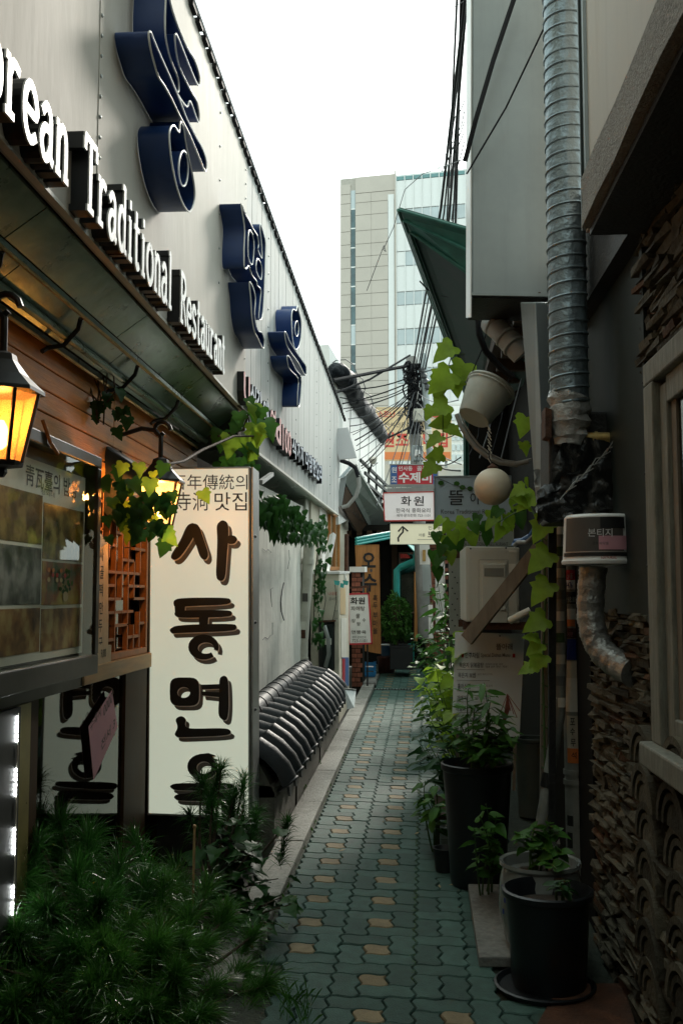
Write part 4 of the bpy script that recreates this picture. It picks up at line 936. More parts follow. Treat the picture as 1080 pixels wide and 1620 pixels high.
MB().slab([at(521, 679, 13.6), at(522, 679, 13.6), at(537, 728, 13.6), at(536, 756, 13.6), at(529, 752, 13.6)][::-1], (0, .04, 0)).build('return_sheet', M['greyboard'], gb)
MB().slab([at(522, 679, 13.55), at(550, 676, 13.55), at(564, 724, 13.55), at(537, 727, 13.55)][::-1], (0, .05, 0)).build('face_sheet', M['greyboard'], gb)

# ================================================================ END OF THE ALLEY
eh = thing('tofu_house', 'dark timber house closing the alley with teal downpipe and canopy edge', 'house', G(-.3, 18.4))
MB().gbox(-3, 2.5, 18.4, 18.6, -.05, 2.9).build('wall', M['hanokdark'], eh)
MB().gbox(-2.2, 1.6, 17.2, 18.4, 2.35, 2.45).build('eave', M['hanokdark'], eh)
for k in range(16): MB().gbox(-1.5 + k * .17, -1.42 + k * .17, 16.95, 18.4, 2.26, 2.34).build('rafter', M['darkwood'], eh)
for x in (-.62, .02, .34, .7): MB().gbox(x, x + .1, 18.3, 18.4, 0, 2.3).build('post', M['darkwood'] if x < .3 else M['orangewood'], eh)
for k, (x0, x1, z0, z1) in enumerate(((-.5, -.05, .9, 2.0), (.14, .32, .8, 2.1))):
    f = MB().gbox(x0, x1, 18.36, 18.4, z0, z1).build('window', M['timber'], eh); MB().gbox(x0 + .03, x1 - .03, 18.34, 18.36, z0 + .03, z1 - .03).build('pane', M['darkpane'], f)
a, b = at(563, 852, 15.6), at(640, 838, 17.2)
for k in range(3): MB().tube([a + Vector((0, 0, -.045 * k)), b + Vector((0, 0, -.045 * k))], .022, 8).build('teal_canopy_tube', M['teal'], eh, smooth=True)
for k in range(10): MB().tube([at(645 + k * 1.6, 862 + k * .4, 16.5), at(655 + k * 1.2, 872 + k * .6, 16.2), at(664 + k * .4, 885, 16)], .012, 6).build('teal_gutter_rib', M['teal'], eh)
MB().tube([at(661, 872, 16.3), at(657, 888, 16.4), at(634, 897, 16.6), at(627, 903, 16.6), at(627, 925, 16.6), at(627, 950, 16.6)], [.07, .06, .055, .055, .055, .055], 12).build('teal_downpipe', M['teal'], eh, smooth=True)
MB().tube([at(650, 1048, 16.4), at(650, 1018, 16.4)], .05, 12).build('teal_outlet', M['teal'], eh, smooth=True)
# right of it: brick corner, timber posts, boards
bc = thing('brick_corner', 'narrow red brick corner with timber posts beside the potted bush', 'wall', G(.05, 17.5))
MB().gbox(-.02, .6, 17.6, 17.9, -.05, 2.4).build('core', M['mortar'], bc)
mb = MB(); bm_ = None
for r in range(34):
    for c_ in range(4):
        x = -.018 + c_ * .1 - (.05 if r % 2 else 0); x1 = min(.4, x + .094); x = max(x, -.018)
        if x1 - x < .02: continue
        MB().gbox(x, x1, 17.585, 17.6, .02 + r * .068, .078 + r * .068).build('brick', M['brick'], bc)
for px, w_, m in ((655, 5, 'orangewood'), (668, 3, 'timber'), (676, 4, 'rust'), (682, 3, 'brick')):
    MB().slab([at(px, 1015, 17.2), at(px + w_, 1015, 17.2), at(px + w_, 905, 17.2), at(px, 905, 17.2)][::-1], (0, .08, 0)).build('post', M[m], bc)
bl = thing('brick_pier', 'narrow red brick pier behind the hanging white menu sign', 'pier', G(-.98, 14.9))
MB().gbox(-1.07, -.915, 14.6, 15.1, -.05, 1.65).build('core', M['mortar'], bl)
for r in range(24):
    for c_ in range(2):
        x = -1.068 + c_ * .078 - (.03 if r % 2 else 0); x1 = min(-.917, x + .072); x = max(-1.068, x)
        MB().gbox(x, x1, 14.588, 14.6, .02 + r * .068, .078 + r * .068).build('brick', M['brick'], bl)
MB().gbox(-1.1, -.88, 14.55, 15.15, 1.652, 1.73).build('cap', M['white'], bl)
# wooden hanging board
t = board('wooden_signboard', 'tall orange wooden signboard with carved black Korean lettering', 'sign', 565, 862, 601, 1034, 15.6, .06, 'orangewood', 'orangewood', .01,
          [('흑', (590, 941, 597, 951), 'ink', .01), ('두', (590, 953, 597, 963), 'ink', .01), ('부', (590, 968, 597, 979), 'ink', .01), ('마', (590, 981, 597, 991), 'ink', .01), ('을', (590, 993, 597, 1003), 'ink', .01)], quad=[(569, 1028), (602, 1034), (599, 862), (562, 863)])
ptext(t, '오', 572, 874, 594, 898, 15.6, M['ink'], .011, .03); ptext(t, '수', 573, 908, 596, 936, 15.6, M['ink'], .011, .03); ptext(t, '..', 577, 900, 589, 905, 15.6, M['inkdark'], .011)
# standing white menu sign with red edge
t = board('standing_menu_sign', 'white Korean menu sign with red frame hung on an iron stand', 'sign', 551, 938, 587, 1020, 14.2, .03, 'swhite', 'sred', .022,
          [('화원', (554, 945, 577, 956), 'ink', .025), ('파해탕', (555, 959, 577, 966), 'inkdark', .01), ('장', (556, 979, 562, 985), 'inkdark', .01), ('물', (563, 971, 569, 978), 'inkdark', .01), ('팡', (564, 984, 570, 990), 'inkdark', .01), ('수', (573, 978, 578, 984), 'inkdark', .01),
           ('면뽕육', (556, 997, 579, 1003), 'inkdark', .01), ('예약·문의전화', (557, 1006, 579, 1010), 'inkdark', 0), ('723-1101', (557, 1011, 580, 1016), 'inkdark', .005)], quad=[(552, 1019), (588, 1018), (583, 939), (551, 940)])
p0 = onG(577, 1085)
MB().bar(at(581, 1085, 14.25), at(581, 926, 14.25), .022, .022).build('post', M['iron'], t); MB().bar(at(552, 930, 14.25), at(584, 928, 14.25), .03, .03).build('arm', M['rust'], t)
MB().slab([p0 + Vector(v) for v in ((-.16, -.12, 0), (.17, -.1, 0), (.17, .16, 0), (-.15, .15, 0))], (0, 0, .06)).build('base_stone', M['slabstone'], t, bevel=.02)
# crate, tub, pails
bx = thing('blue_crate', 'bright blue plastic crate on the ground behind the iron sign stand', 'crate', at(578, 1068, 15.8))
c = at(578, 1068, 15.8); wq = .15
MB().box(c.x - wq, c.x + wq, c.y - .1, c.y + .12, c.z - .02, c.z).build('floor', M['crate'], bx)
for k in range(3):
    z0 = c.z + .0 + k * .075
    MB().box(c.x - wq, c.x + wq, c.y - .11, c.y - .1, z0, z0 + .055).build('side_slat', M['crate'], bx); MB().box(c.x - wq - .01, c.x - wq, c.y - .1, c.y + .12, z0, z0 + .055).build('side_slat', M['crate'], bx); MB().box(c.x + wq, c.x + wq + .01, c.y - .1, c.y + .12, z0, z0 + .055).build('side_slat', M['crate'], bx)
for sx in (-1, 0, 1): MB().box(c.x + sx * (wq - .01) - .012, c.x + sx * (wq - .01) + .012, c.y - .118, c.y - .11, c.z, c.z + .215).build('corner_rib', M['crate'], bx)
c = onG(611, 1064)
tu = thing('brown_tub', 'round brown lidded tub under a blue pail at the alley end', 'tub', c)
MB().lathe(c, [(.12, 0), (.135, .02), (.15, .22), (.16, .235), (.16, .25), (.145, .25), (.14, .235)], 20).build('body', M['tub'], tu, smooth=True); MB().lathe(c + Vector((0, 0, .25)), [(.155, 0), (.155, .012), (.1, .022), (.02, .026)], 20).build('lid', M['tub'], tu, smooth=True)
c = c + Vector((0.01, 0.0, .278)); pl = thing('blue_pail', 'blue plastic pail with white rim standing on the brown tub', 'pail', c)
MB().lathe(c, [(.09, 0), (.12, .16), (.125, .175), (.12, .175), (.112, .16), (.085, .02)], 18, cap=False).build('body', M['bluepail'], pl, smooth=True); MB().tube([c + Vector((.124 * math.cos(a), .124 * math.sin(a), .175)) for a in [i * .3307 for i in range(20)]], .008, 6).build('rim', M['swhite'], pl, smooth=True)

# ================================================================ OVERHEAD SIGNS
t = board('overhead_sign', 'white box sign with two large grey Korean characters and phone number over the alley', 'sign', 606, 780, 688, 823, 12, .14, 'spinkw', 'inkred', .012,
      [('화', (634, 785, 650, 800), 'ink', .012), ('원', (654, 785, 670, 800), 'ink', .012), ('한국식 중화요리', (626, 804, 680, 811), 'inkdark', .006), ('예약·문의전화 723-1101', (627, 813, 680, 818), 'inkdark', .004)], quad=[(608, 824), (687, 823), (686, 778), (606, 780)])
MB().bar(at(612, 776, 12.05), at(700, 774, 12.05), .05, .05).build('hanger_tube', M['alu'], t); MB().bar(at(612, 769, 12.05), at(700, 769, 12.05), .03, .03).build('hanger_tube', M['alu'], t)
t = board('noodle_sign', 'small crimson and blue box sign with white Korean lettering above the white one', 'sign', 617, 735, 692, 767, 12.4, .12, 'sred', 'alu', .012, [('인사동', (630, 737.5, 652, 745), 'swhite', .012), ('골목', (659, 737.5, 676, 745), 'swhite', .012), ('수제비', (630, 747, 682, 764), 'swhite', .03)])
for x0, x1 in ((617.8, 628), (684.5, 691.4)):
    MB().slab([at(x0, 766, 12.39), at(x1, 766, 12.39), at(x1, 736, 12.39), at(x0, 736, 12.39)][::-1], (0, .004, 0)).build('blue_panel', M['sblue'], t)
for s, b in (('원', (619, 739, 627, 748)), ('조', (619, 754, 627, 763)), ('전', (685.5, 739, 690.5, 747)), ('문', (685.5, 754, 690.5, 762))): ptext(t, s, *b, 12.375, M['swhite'], .004, .015)
t = board('arrow_sign', 'cream lit box sign with black brush arrow hanging below the white sign', 'sign', 617, 829, 700, 861, 11.6, .1, 'scream', 'pvc', .006, [('인사동', (677, 832, 697, 838), 'inkdark', .004), ('아름', (662, 844, 672, 849), 'inkdark', .004), ('보쌈', (676, 840, 700, 851), 'ink', .006)])
st = [strip2([(630, 857), (629.5, 851), (633, 846), (637, 842), (637.5, 834.5)], 2.6), strip2([(629.5, 841), (636.5, 833), (645, 840.5)], 2.4)]
raise_polys([([tuple(p) for p in L], [tuple(p) for p in Rr]) for L, Rr in st], lambda p, d: at(p[0], p[1], 11.6) + Vector((0, -d, 0)), .008, .011).build('brush_arrow', M['ink'], t)
MB().bar(at(660, 853.5, 11.59), at(698, 853.5, 11.59), .003, .004).build('rule', M['inkdark'], t)
t = board('courtyard_sign', 'blue grey box sign with black Korean lettering behind the cream globe lamp', 'sign', 687, 754, 808, 830, 9.5, .12, 'sgrey', 'zinc', .012,
      [('뜰', (709, 776, 733, 799), 'ink', .004), ('아', (743, 779, 759, 798), 'ink', .004), ('래', (768, 777, 788, 799), 'ink', .004), ('Korea Traditional Restaurant', (697, 806, 800, 813), 'inkdark', 0)], quad=[(687, 831), (808, 829), (808, 753), (687, 754)])
MB().tube([at(x, y, 9.48) for x, y in ((693, 757), (706, 762), (716, 767), (728, 770), (745, 775))], .003, 5).build('printed_branch', M['inkdark'], t)
for x, y in ((697, 764), (722, 765), (731, 771), (743, 773)): MB().poly([at(x + 5 * math.cos(k * .9), y + 4 * math.sin(k * .9), 9.483) for k in range(7)]).build('printed_leaf', M['leaf'], t)
t = board('lower_courtyard_sign', 'dull beige panel sign with Korean lettering half hidden by the vine', 'sign', 704, 831, 812, 868, 9.3, .05, 'sbeige', 'sbeige', .006,
      [('뜰아래', (733, 841, 774, 856), 'inkdark', .006), ('韓定食', (779, 848, 795, 853), 'inkdark', .004), ('KOREA TRADITIONAL RESTAURANT', (722, 858, 803, 864), 'inkdark', .004)], quad=[(706, 868), (812, 864), (811, 826), (704, 832)])
t = thing('perforated_panel', 'off white perforated metal panel beside the air conditioner', 'panel', at(722, 1002, 9.1))
MB().slab([at(711, 1004, 9.1), at(740, 1004, 9.1), at(740, 868, 9.1), at(709, 868, 9.1)][::-1], (0, .04, 0)).build('sheet', M['sbeige'], t)
for k in range(11):
    c = at(715 + 4 * (k % 3), 905 + 8.5 * k, 9.095); MB().lathe(c, [(.007, 0), (.006, .003)], 8, -Y3).build('hole', M['ink'], t)
for k in range(20):
    MB().slab([at(727, 913 + k * 3.6, 9.09), at(732, 913 + k * 3.6, 9.09), at(732, 915 + k * 3.6, 9.09), at(727, 915 + k * 3.6, 9.09)], (0, .004, 0)).build('slot', M['ink'], t)
MB().slab([at(721, 883, 9.09), at(736, 882, 9.09), at(736, 868, 9.09), at(721, 869, 9.09)][::-1], (0, .005, 0)).build('brown_sticker', M['rust'], t)
# white boards and posts further down on the right
t = thing('white_hoarding', 'tall white hoarding boards among the plants beside the perforated panel', 'hoarding', G(.3, 13))
for x0, x1, y0, y1, Y in ((688, 703, 888, 1000, 13), (677, 684, 957, 1010, 13.6), (663, 679, 860, 893, 13.2)):
    MB().slab([at(x0 + 1, y1, Y), at(x1 + 1, y1, Y), at(x1, y0, Y), at(x0, y0, Y)][::-1], (0, .06, 0)).build('sheet', M['bgwall'] if Y < 13.5 else M['swhite'], t)
MB().slab([at(668, 888, 13.18), at(673, 888, 13.18), at(673, 870, 13.18), at(668, 870, 13.18)][::-1], (0, .01, 0)).build('latch', M['brass'], t)
MB().slab([at(669, 935, 13.4), at(683, 935, 13.4), at(679, 880, 13.4), at(667, 880, 13.4)][::-1], (0, .05, 0)).build('dark_leaf', M['zinc'], t)

# ================================================================ FAR BUILDINGS
fb = thing('far_shop', 'pale far shop building behind the utility pole', 'building', at(660, 900, 31))
c0, c1 = at(588, 960, 31), at(790, 960, 31)
MB().box(c0.x, c1.x + 2, 31, 36, 0, at(660, 735, 31).z).build('wall', M['bgwall'], fb)
MB().box(at(705, 700, 33).x, at(740, 700, 33).x + 2, 33, 38, 0, at(700, 635, 33).z).build('upper_wall', M['towerw'], fb)
for k in range(6):
    for j in range(3):
        x = at(714 + j * 8, 700, 32.9).x; z = at(700, 655 + k * 16, 32.9).z; MB().box(x, x + .11, 32.93, 32.99, z - .2, z).build('window', M['towerg'], fb)
for z in (640, 690, 742): MB().bar(at(704, z, 30.8), at(745, z, 30.8), .06, .06).build('rail', M['zincl'], fb)
t = board('orange_sign', 'large pale orange rooftop sign with red Korean lettering behind the pole', 'sign', 595, 645, 713, 728, 29.5, .2, 'osign', 'osign', .03,
      [('소문난', (597, 650, 625, 660), 'ored', .02), ('최대', (628, 650, 648, 660), 'inkdark', .02), ('한식전문점', (608, 668, 650, 676), 'inkdark', .005), ('원조최대집', (604, 684, 708, 708), 'ored', .03), ('예약문의 735-7393', (597, 716, 705, 726), 'inkdark', .02)])
MB().slab([at(595.5, 727, 29.48), at(712, 727, 29.48), at(712, 715, 29.48), at(595.5, 715, 29.48)][::-1], (0, .01, 0)).build('orange_band', M['oband'], t)
MB().slab([at(681, 660, 29.47), at(700, 660, 29.47), at(700, 651, 29.47), at(681, 651, 29.47)][::-1], (0, .005, 0)).build('red_emblem', M['ored'], t)
for x in (600, 655, 705): MB().bar(at(x, 740, 29.7), at(x, 727, 29.7), .08, .08).build('post', M['alu'], t)

tw_ = thing('office_tower', 'tall beige and glass office tower rising beyond the alley', 'tower', (0, 0, 0))
TY = 120.0; TL = at(538, 283, TY + 1.6); TR = at(760, 268.5, TY - 1.2); e = (TR - TL); e.z = 0; Wt = e.length; e.normalize(); nn = Vector((e.y, -e.x, 0))
if nn.y > 0: nn = -nn
O = Vector((TL.x, TL.y, 0)); HT = TL.z
def tpt(u, z, out=0): return O + e * u + nn * out + Vector((0, 0, z))
def tbox(u0, u1, z0, z1, o0, o1, m, nm, par=None):
    mb = MB().hexa([tpt(u0, z0, o1), tpt(u1, z0, o1), tpt(u1, z0, o0), tpt(u0, z0, o0), tpt(u0, z1, o1), tpt(u1, z1, o1), tpt(u1, z1, o0), tpt(u0, z1, o0)]); return mb.build(nm, M[m], par or tw_)
um = lambda px: (px - 538) / 222 * Wt                    # along the front
zm = lambda py: at(600, py, TY).z
tbox(0, um(626), 0, HT, -14, -.12, 'towerj', 'stone_core'); tbox(um(626), Wt, 0, HT - .1, -14, -.25, 'towerw', 'glass_core')
rows = [283, 299, 314, 334, 359, 380, 400, 418, 440, 460, 480, 500, 520, 541, 560, 580, 600, 620, 640, 665, 690, 720, 760, 800]
for k in range(len(rows) - 1):
    z1, z0 = zm(rows[k]), zm(rows[k + 1])
    for a, b in ((538, 554.6), (562.6, 588), (588, 614.5 if k > 1 else 625.8)):
        if k == 0 and a > 560: continue
        tbox(um(a) + .012, um(b) - .012, z0 + .04, z1 - .02, -.1, 0, 'tower', 'cladding_panel')
tbox(um(562.6), um(625.8), zm(299) + .05, HT, -.1, .01, 'tower', 'cladding_panel')
for k in range(13):
    y0 = 293 + k * 31; f = tbox(um(555.3), um(562), zm(y0 + 29), zm(y0), -.11, -.06, 'towerd' if k % 7 else 'towerg', 'slit_window')
    tbox(um(555.3), um(562), zm(y0 + 31), zm(y0 + 29), -.11, -.03, 'towerw', 'spandrel')
tbox(um(615), um(624.5), 0, zm(305), -.12, .03, 'towerw', 'white_strip')
tbox(um(626), um(627.5), 0, HT + .3, -.2, .25, 'tower', 'edge_fin')
for k in range(10): tbox(um(627.5 + k * 13.5) , um(628.6 + k * 13.5), 0, HT + .4, -.2, .12, 'towerw', 'mullion')
fl_ = [277, 284, 330, 352, 397, 420, 461, 482, 520, 545, 583, 606, 645, 680]
for k in range(len(fl_) - 1):
    for j in range(9):
        m = 'towert' if k == 0 else 'towerg' if k % 2 == 0 and not (k == 4 and j % 4 == 0) else 'towerw'
        tbox(um(628.7 + j * 13.5), um(640.9 + j * 13.5), zm(fl_[k + 1]) + .06, zm(fl_[k]) - .06, -.2, -.05 if m != 'towerw' else -.02, m, 'pane')

# ================================================================ POLE AND CABLES
up_ = thing('utility_pole', 'grey utility pole wound with a tangle of black cables', 'pole', at(664, 905, 16))
base = at(672, 1010, 16); top = at(650, 565, 16)
MB().tube([base, top], [.11, .085], 14).build('shaft', M['poleconc'], up_, smooth=True)
b2, t2 = at(686, 820, 15.6), at(669, 560, 15.6); MB().tube([b2, t2], .055, 10).build('side_conduit', M['zinc'], up_, smooth=True)
def pbox(x0, y0, x1, y1, Y, m, nm): return MB().slab([at(x0, y1, Y), at(x1, y1, Y), at(x1, y0, Y), at(x0, y0, Y)][::-1], (0, .12, 0)).build(nm, M[m], up_, bevel=.02)
pbox(653, 646, 670, 666, 15.5, 'pvc', 'terminal_box'); pbox(651, 704, 669, 729, 15.4, 'zinc', 'meter_box'); pbox(672, 679, 683, 698, 15.3, 'pvc', 'terminal_box'); pbox(655, 711, 664, 722, 15.36, 'swhite', 'label_plate')
mb = MB()
for k in range(26):                                       # coils and drooping loops of the tangle
    cx, cy, r = 650 + rnd.uniform(-7, 10), rnd.uniform(572, 655), rnd.uniform(4, 11); a0 = rnd.uniform(0, 6); L = []
    for i in range(14): a = a0 + i * .5; L.append(at(cx + r * math.cos(a) * rnd.uniform(.7, 1.1), cy + r * 1.3 * math.sin(a) * rnd.uniform(.8, 1.1), 15.7 + .12 * math.sin(a + k)))
    mb.tube(L, rnd.uniform(.006, .014), 5)
for k in range(22):
    x = 646 + k * 1.1; L = [at(x + rnd.uniform(-3, 3), 575 + i * 14, 15.75 + rnd.uniform(-.08, .05)) for i in range(9)]; mb.tube(L, rnd.uniform(.006, .012), 5)
tag(mb.build('cable_tangle', M['cable'], up_, smooth=True), kind='stuff')
for k in range(4): MB().lathe(at(667 + k * 3, 590 + k * 9, 15.5), [(.02, 0), (.05, .02), (.05, .06), (.02, .09)], 10).build('insulator', M['cablegrey'], up_, smooth=True)
def cable(label, pts, r, m='cable', sag=0):
    P = [at(*p) for p in pts]; Q = []
    for i in range(len(P) - 1):
        for j in range(8):
            u = j / 8; Q.append(P[i].lerp(P[i + 1], u) - Vector((0, 0, sag * 4 * u * (1 - u))))
    Q.append(P[-1]); o = MB().tube(Q, r, 6).build('overhead_cable', M[m], smooth=True); tag(o, label, 'cable', 'overhead cables of the alley'); return o
LBL = 'thin black cable fanning from the pole to the white wall'
cable('thick black cable bundle running from the fascia edge to the pole', [(527, 602, 13.6), (648, 578, 15.8)], .028, sag=.0)
cable('black cable hanging below the thick bundle with a small clip', [(530, 622, 13.7), (585, 600, 14.6), (648, 562, 15.8)], .016)
cable('black cable ending at the orange sign from the tarpaulin', [(606, 696, 21.5), (640, 680, 19), (700, 645, 15.5)], .02)
for k in range(15):
    x0, y0 = 536 + k * 2.6 + rnd.uniform(-2, 2), 618 + k * 9 + rnd.uniform(-4, 4)
    cable(LBL, [(x0, y0, 14.4 + k * .1), (650 + rnd.uniform(-5, 6), 600 + k * 3 + rnd.uniform(-4, 6), 15.7)], rnd.choice((.006, .008, .011)), rnd.choice(('cable', 'cable', 'cablegrey')), rnd.uniform(.02, .14))
for k in range(7):
    cable('grey cable dropping from the pole to the sign frames', [(655 + k * 2, 620 + k * 12, 15.6), (600 + k * 10 + rnd.uniform(-5, 5), 800 - 4 * k, 13.5)], .007, rnd.choice(('cable', 'cablegrey')), rnd.uniform(0, .15))
for k in range(9):
    cable('cable crossing behind the vine from pole to green roof', [(662, 590 + k * 16, 15.5), (728 + rnd.uniform(-4, 6), 600 + k * 20 + rnd.uniform(-30, 30), 9.5)], rnd.choice((.006, .009)), rnd.choice(('cable', 'cablegrey')), rnd.uniform(.0, .2))
for k, (xa, xb, xc) in enumerate(((652, 697, 742), (657, 702, 744), (663, 710, 746), (668, 716, 741), (672, 720, 739), (660, 706, 735))):
    cable('long black cable climbing from the pole past the green roof edge', [(xa, 585, 15.6), (xb, 330 + k * 7, 9.0 + .2 * k), (xc - k * 2, -60, 5.9)], .008 if k % 2 else .012)
cable('thick black cable hanging in front of the sheet metal box', [(822, -30, 5.05), (780, 95, 5.05), (752, 190, 5.05), (735, 255, 5.1)], .014)
cable('thin black cable slanting across the sheet metal box', [(880, -20, 4.3), (862, 40, 4.5), (800, 170, 5.05), (738, 275, 5.12)], .005)
cable('wispy loose wire curling against the sky', [(733, 2, 5.8), (712, 15, 5.8), (690, 45, 5.8), (672, 76, 5.8)], .0025, 'cablegrey')
cable('bent loose wire hanging in front of the tower', [(733, 252, 6), (668, 275, 7), (640, 300, 7.5), (622, 360, 8), (606, 395, 8.2), (610, 398, 8.2), (607, 388, 8.2), (580, 460, 8.4)], .003, 'cablegrey')
for k in range(5): cable('loose twisted wire beside the sheet metal box', [(734, 160 + 16 * k, 5.9), (722 + rnd.uniform(-8, 4), 185 + 20 * k, 6.1), (706 + rnd.uniform(-8, 8), 245 + 26 * k, 6.6)], .0035, 'cable', rnd.uniform(0, .05))
# ================================================================ RIGHT: STONE-FACED HOUSE
sh = thing('stone_house', 'stacked slate wall house with concrete canopy and weathered window', 'house', (1.0, 3.5, .05))
XR = .885
MB().box(XR, 2.6, -12, 4.93, -.1, 3.0).build('wall_core', M['mortar'], sh)
MB().box(.74, 2.6, -12, 4.12, 3.185, 10).build('upper_wall', M['beige'], sh)
MB().box(.725, .74, 4.02, 4.14, 3.2, 10).build('corner_strip', M['zinc'], sh)
MB().box(.715, .725, 4.06, 4.075, 3.2, 10).build('corner_strip', M['darkmetal'], sh)
cn = MB(); vs = []
n = 40
prof = [(.62, 3.0), (.625, 3.10), (.62, 3.17), (2.6, 3.19), (2.6, 2.99)]
for i in range(n + 1):
    y = -8 + (3.56 + 8) * i / n
    for (x, z) in prof: vs.append((x + (rnd.uniform(-.006, .006) if x < 1 else 0), y, z + (rnd.uniform(-.006, .006) if x < 1 else 0)))
m5 = 5
cn.add(vs, [(i * m5 + k, i * m5 + (k + 1) % m5, (i + 1) * m5 + (k + 1) % m5, (i + 1) * m5 + k) for i in range(n) for k in range(m5)] + [tuple(range(m5)), tuple(range(n * m5 + m5 - 1, n * m5 - 1, -1))])
cn.build('canopy_slab', M['concrete'], sh)
MB().box(.65, XR + .2, -8, 3.55, 2.97, 2.992).build('canopy_shade_sheet', M['sooty'], sh)  # added dark sheet: shade under the slab put into its colour
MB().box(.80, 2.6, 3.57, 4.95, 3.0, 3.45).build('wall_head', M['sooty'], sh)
MB().box(XR - .02, XR - .002, 3.63, 4.95, 1.62, 2.998).build('sheet_panel', M['darkmetal'], sh)
for yy in (3.64, 4.9): MB().box(XR - .035, XR - .021, yy, yy + .045, 1.6, 2.998).build('panel_batten', M['darkmetal'], sh)
for k in range(4): MB().lathe((XR - .036, 3.66, 1.8 + k * .33), [(.008, 0), (.003, .005)], 8, -X3).build('screw', M['iron'], sh)
# slates, laid dry in thin courses; curved tile fans set among them
FANS = [(3.72, .28 + k * .135, .17) for k in range(7)] + [(3.30, .12 + k * .14, .18) for k in range(8)]
def in_fan(y, z): return any(math.hypot(y - a, z - b) < r * .98 and z > b - .03 for a, b, r in FANS)
ST = []
def course(y0, y1, z0, z1):
    z = z0
    while z < z1:
        h = rnd.uniform(.016, .032); y = y1 - rnd.uniform(0, .08)
        while y > y0:
            l = rnd.uniform(.1, .28); a = max(y0, y - l); zz = z + .012 * math.sin(y * 3.1 + z * 7)
            if not in_fan((a + y) / 2, zz + h / 2): ST.append((a + .004, y - .004, zz, zz + h - rnd.uniform(.003, .006)))
            y = a
        z += h
course(2.75, 4.93, .02, 1.17); course(3.6, 4.93, 1.17, 1.62); course(2.7, 3.75, 2.5, 2.99)
ST.sort(key=lambda s: (s[0] > 4.9 or s[0] < 2.95, -(s[1] - s[0]) * (s[3] - s[2]) / ((s[0] + s[1]) / 2) ** 2)); rest = MB()
for i, (a, b, z0, z1) in enumerate(ST):
    mb = MB(); j = lambda s: rnd.uniform(-s, s); p = rnd.uniform(.012, .046)
    mb.hexa([(XR - p + j(.01), a + j(.006), z0 + j(.004)), (XR + .01, a, z0), (XR + .01, b, z0), (XR - p + j(.015), b + j(.006), z0 + j(.004)),
             (XR - p + j(.01), a + j(.01), z1 + j(.005)), (XR + .01, a, z1), (XR + .01, b, z1), (XR - p + j(.015), b + j(.01), z1 + j(.005))])
    if i < 300: mb.build('slate', M['slate_w' if rnd.random() < .07 else 'slate'], sh)
    else: rest.add(mb.v, mb.f)
tag(rest.build('slates', M['slate'], sh), kind='stuff')
for a, b, r in FANS:
    n = 12; pr = rnd.uniform(.045, .075); out = [(XR - pr, a + r * math.cos(math.pi * k / n), b + r * .85 * math.sin(math.pi * k / n)) for k in range(n + 1)]
    inn = [(XR - pr, a + (r - .03) * math.cos(math.pi * k / n), b + (r - .03) * .85 * math.sin(math.pi * k / n)) for k in range(n, -1, -1)]
    mid = [(XR - pr * .9, a + (r - .045) * math.cos(math.pi * k / n), b + (r - .045) * .85 * math.sin(math.pi * k / n)) for k in range(n + 1)] + [(XR - pr * .9, a + (r - .07) * math.cos(math.pi * k / n), b + (r - .07) * .85 * math.sin(math.pi * k / n)) for k in range(n, -1, -1)]
    MB().slab(mid, (pr, 0, 0)).build('fan_tile', M['slate'], sh)
    core = [(XR - pr * .8, a + rr_ * math.cos(math.pi * k / 8), b + rr_ * .85 * math.sin(math.pi * k / 8)) for rr_ in (r - .085,) for k in range(9)]
    MB().slab(core, (pr, 0, 0)).build('fan_tile', M['slate'], sh)
    MB().slab([(XR - .022, a + (r - .028) * math.cos(math.pi * k / n), b + (r - .028) * .85 * math.sin(math.pi * k / n)) for k in range(n + 1)], (.03, 0, 0)).build('fan_mortar', M['mortar'], sh)
    MB().slab(out + inn, (pr + .01, 0, 0)).build('fan_tile', M['slate'] if rnd.random() > .08 else M['slate_w'], sh)
# window
wd = MB().box(XR - .06, XR + .01, 3.44, 3.565, 1.2, 2.42).build('window', M['winpaint'], sh, bevel=.006)
MB().box(XR - .06, XR + .01, 2.1, 3.565, 2.422, 2.50).build('head', M['winpaint'], wd, bevel=.006)
MB().box(XR - .035, XR + .02, 3.35, 3.438, 1.23, 2.40).build('stile', M['winpaint'], wd, bevel=.005); MB().box(XR - .035, XR + .02, 2.1, 3.35, 2.33, 2.42).build('top_rail', M['winpaint'], wd, bevel=.005)
MB().box(XR - .02, XR + .02, 3.29, 3.348, 1.30, 2.329).build('inner_stile', M['timber'], wd); MB().box(XR - .035, XR + .02, 2.1, 3.35, 1.21, 1.30).build('bottom_rail', M['winpaint'], wd, bevel=.005)
MB().box(XR - .10, XR + .0, 2.0, 3.58, 1.12, 1.199).build('sill', M['winpaint'], wd, bevel=.008)
MB().box(XR - .012, XR - .006, 2.1, 3.289, 1.301, 2.329).build('pane', M['darkpane'], wd); MB().box(XR - .004, XR - .001, 2.1, 3.289, 1.301, 2.329).build('dark_backing', M['void'], wd)
bk = thing('rear_light_blocker', 'unseen block added behind to cut light into the lane', 'building', (0, -9.5, 0))  # not a known building: added out of view to reduce light from behind
MB().box(-4, 4, -10, -9.2, -.4, 7.5).build('wall', M['cream'], bk)
for k in range(3):
    f = MB().box(-1.8 + k * 1.3, -1.0 + k * 1.3, -9.2, -9.16, 2.6, 3.9).build('window', M['timber'], bk); MB().box(-1.74 + k * 1.3, -1.06 + k * 1.3, -9.16, -9.15, 2.66, 3.84).build('pane', M['darkpane'], f)
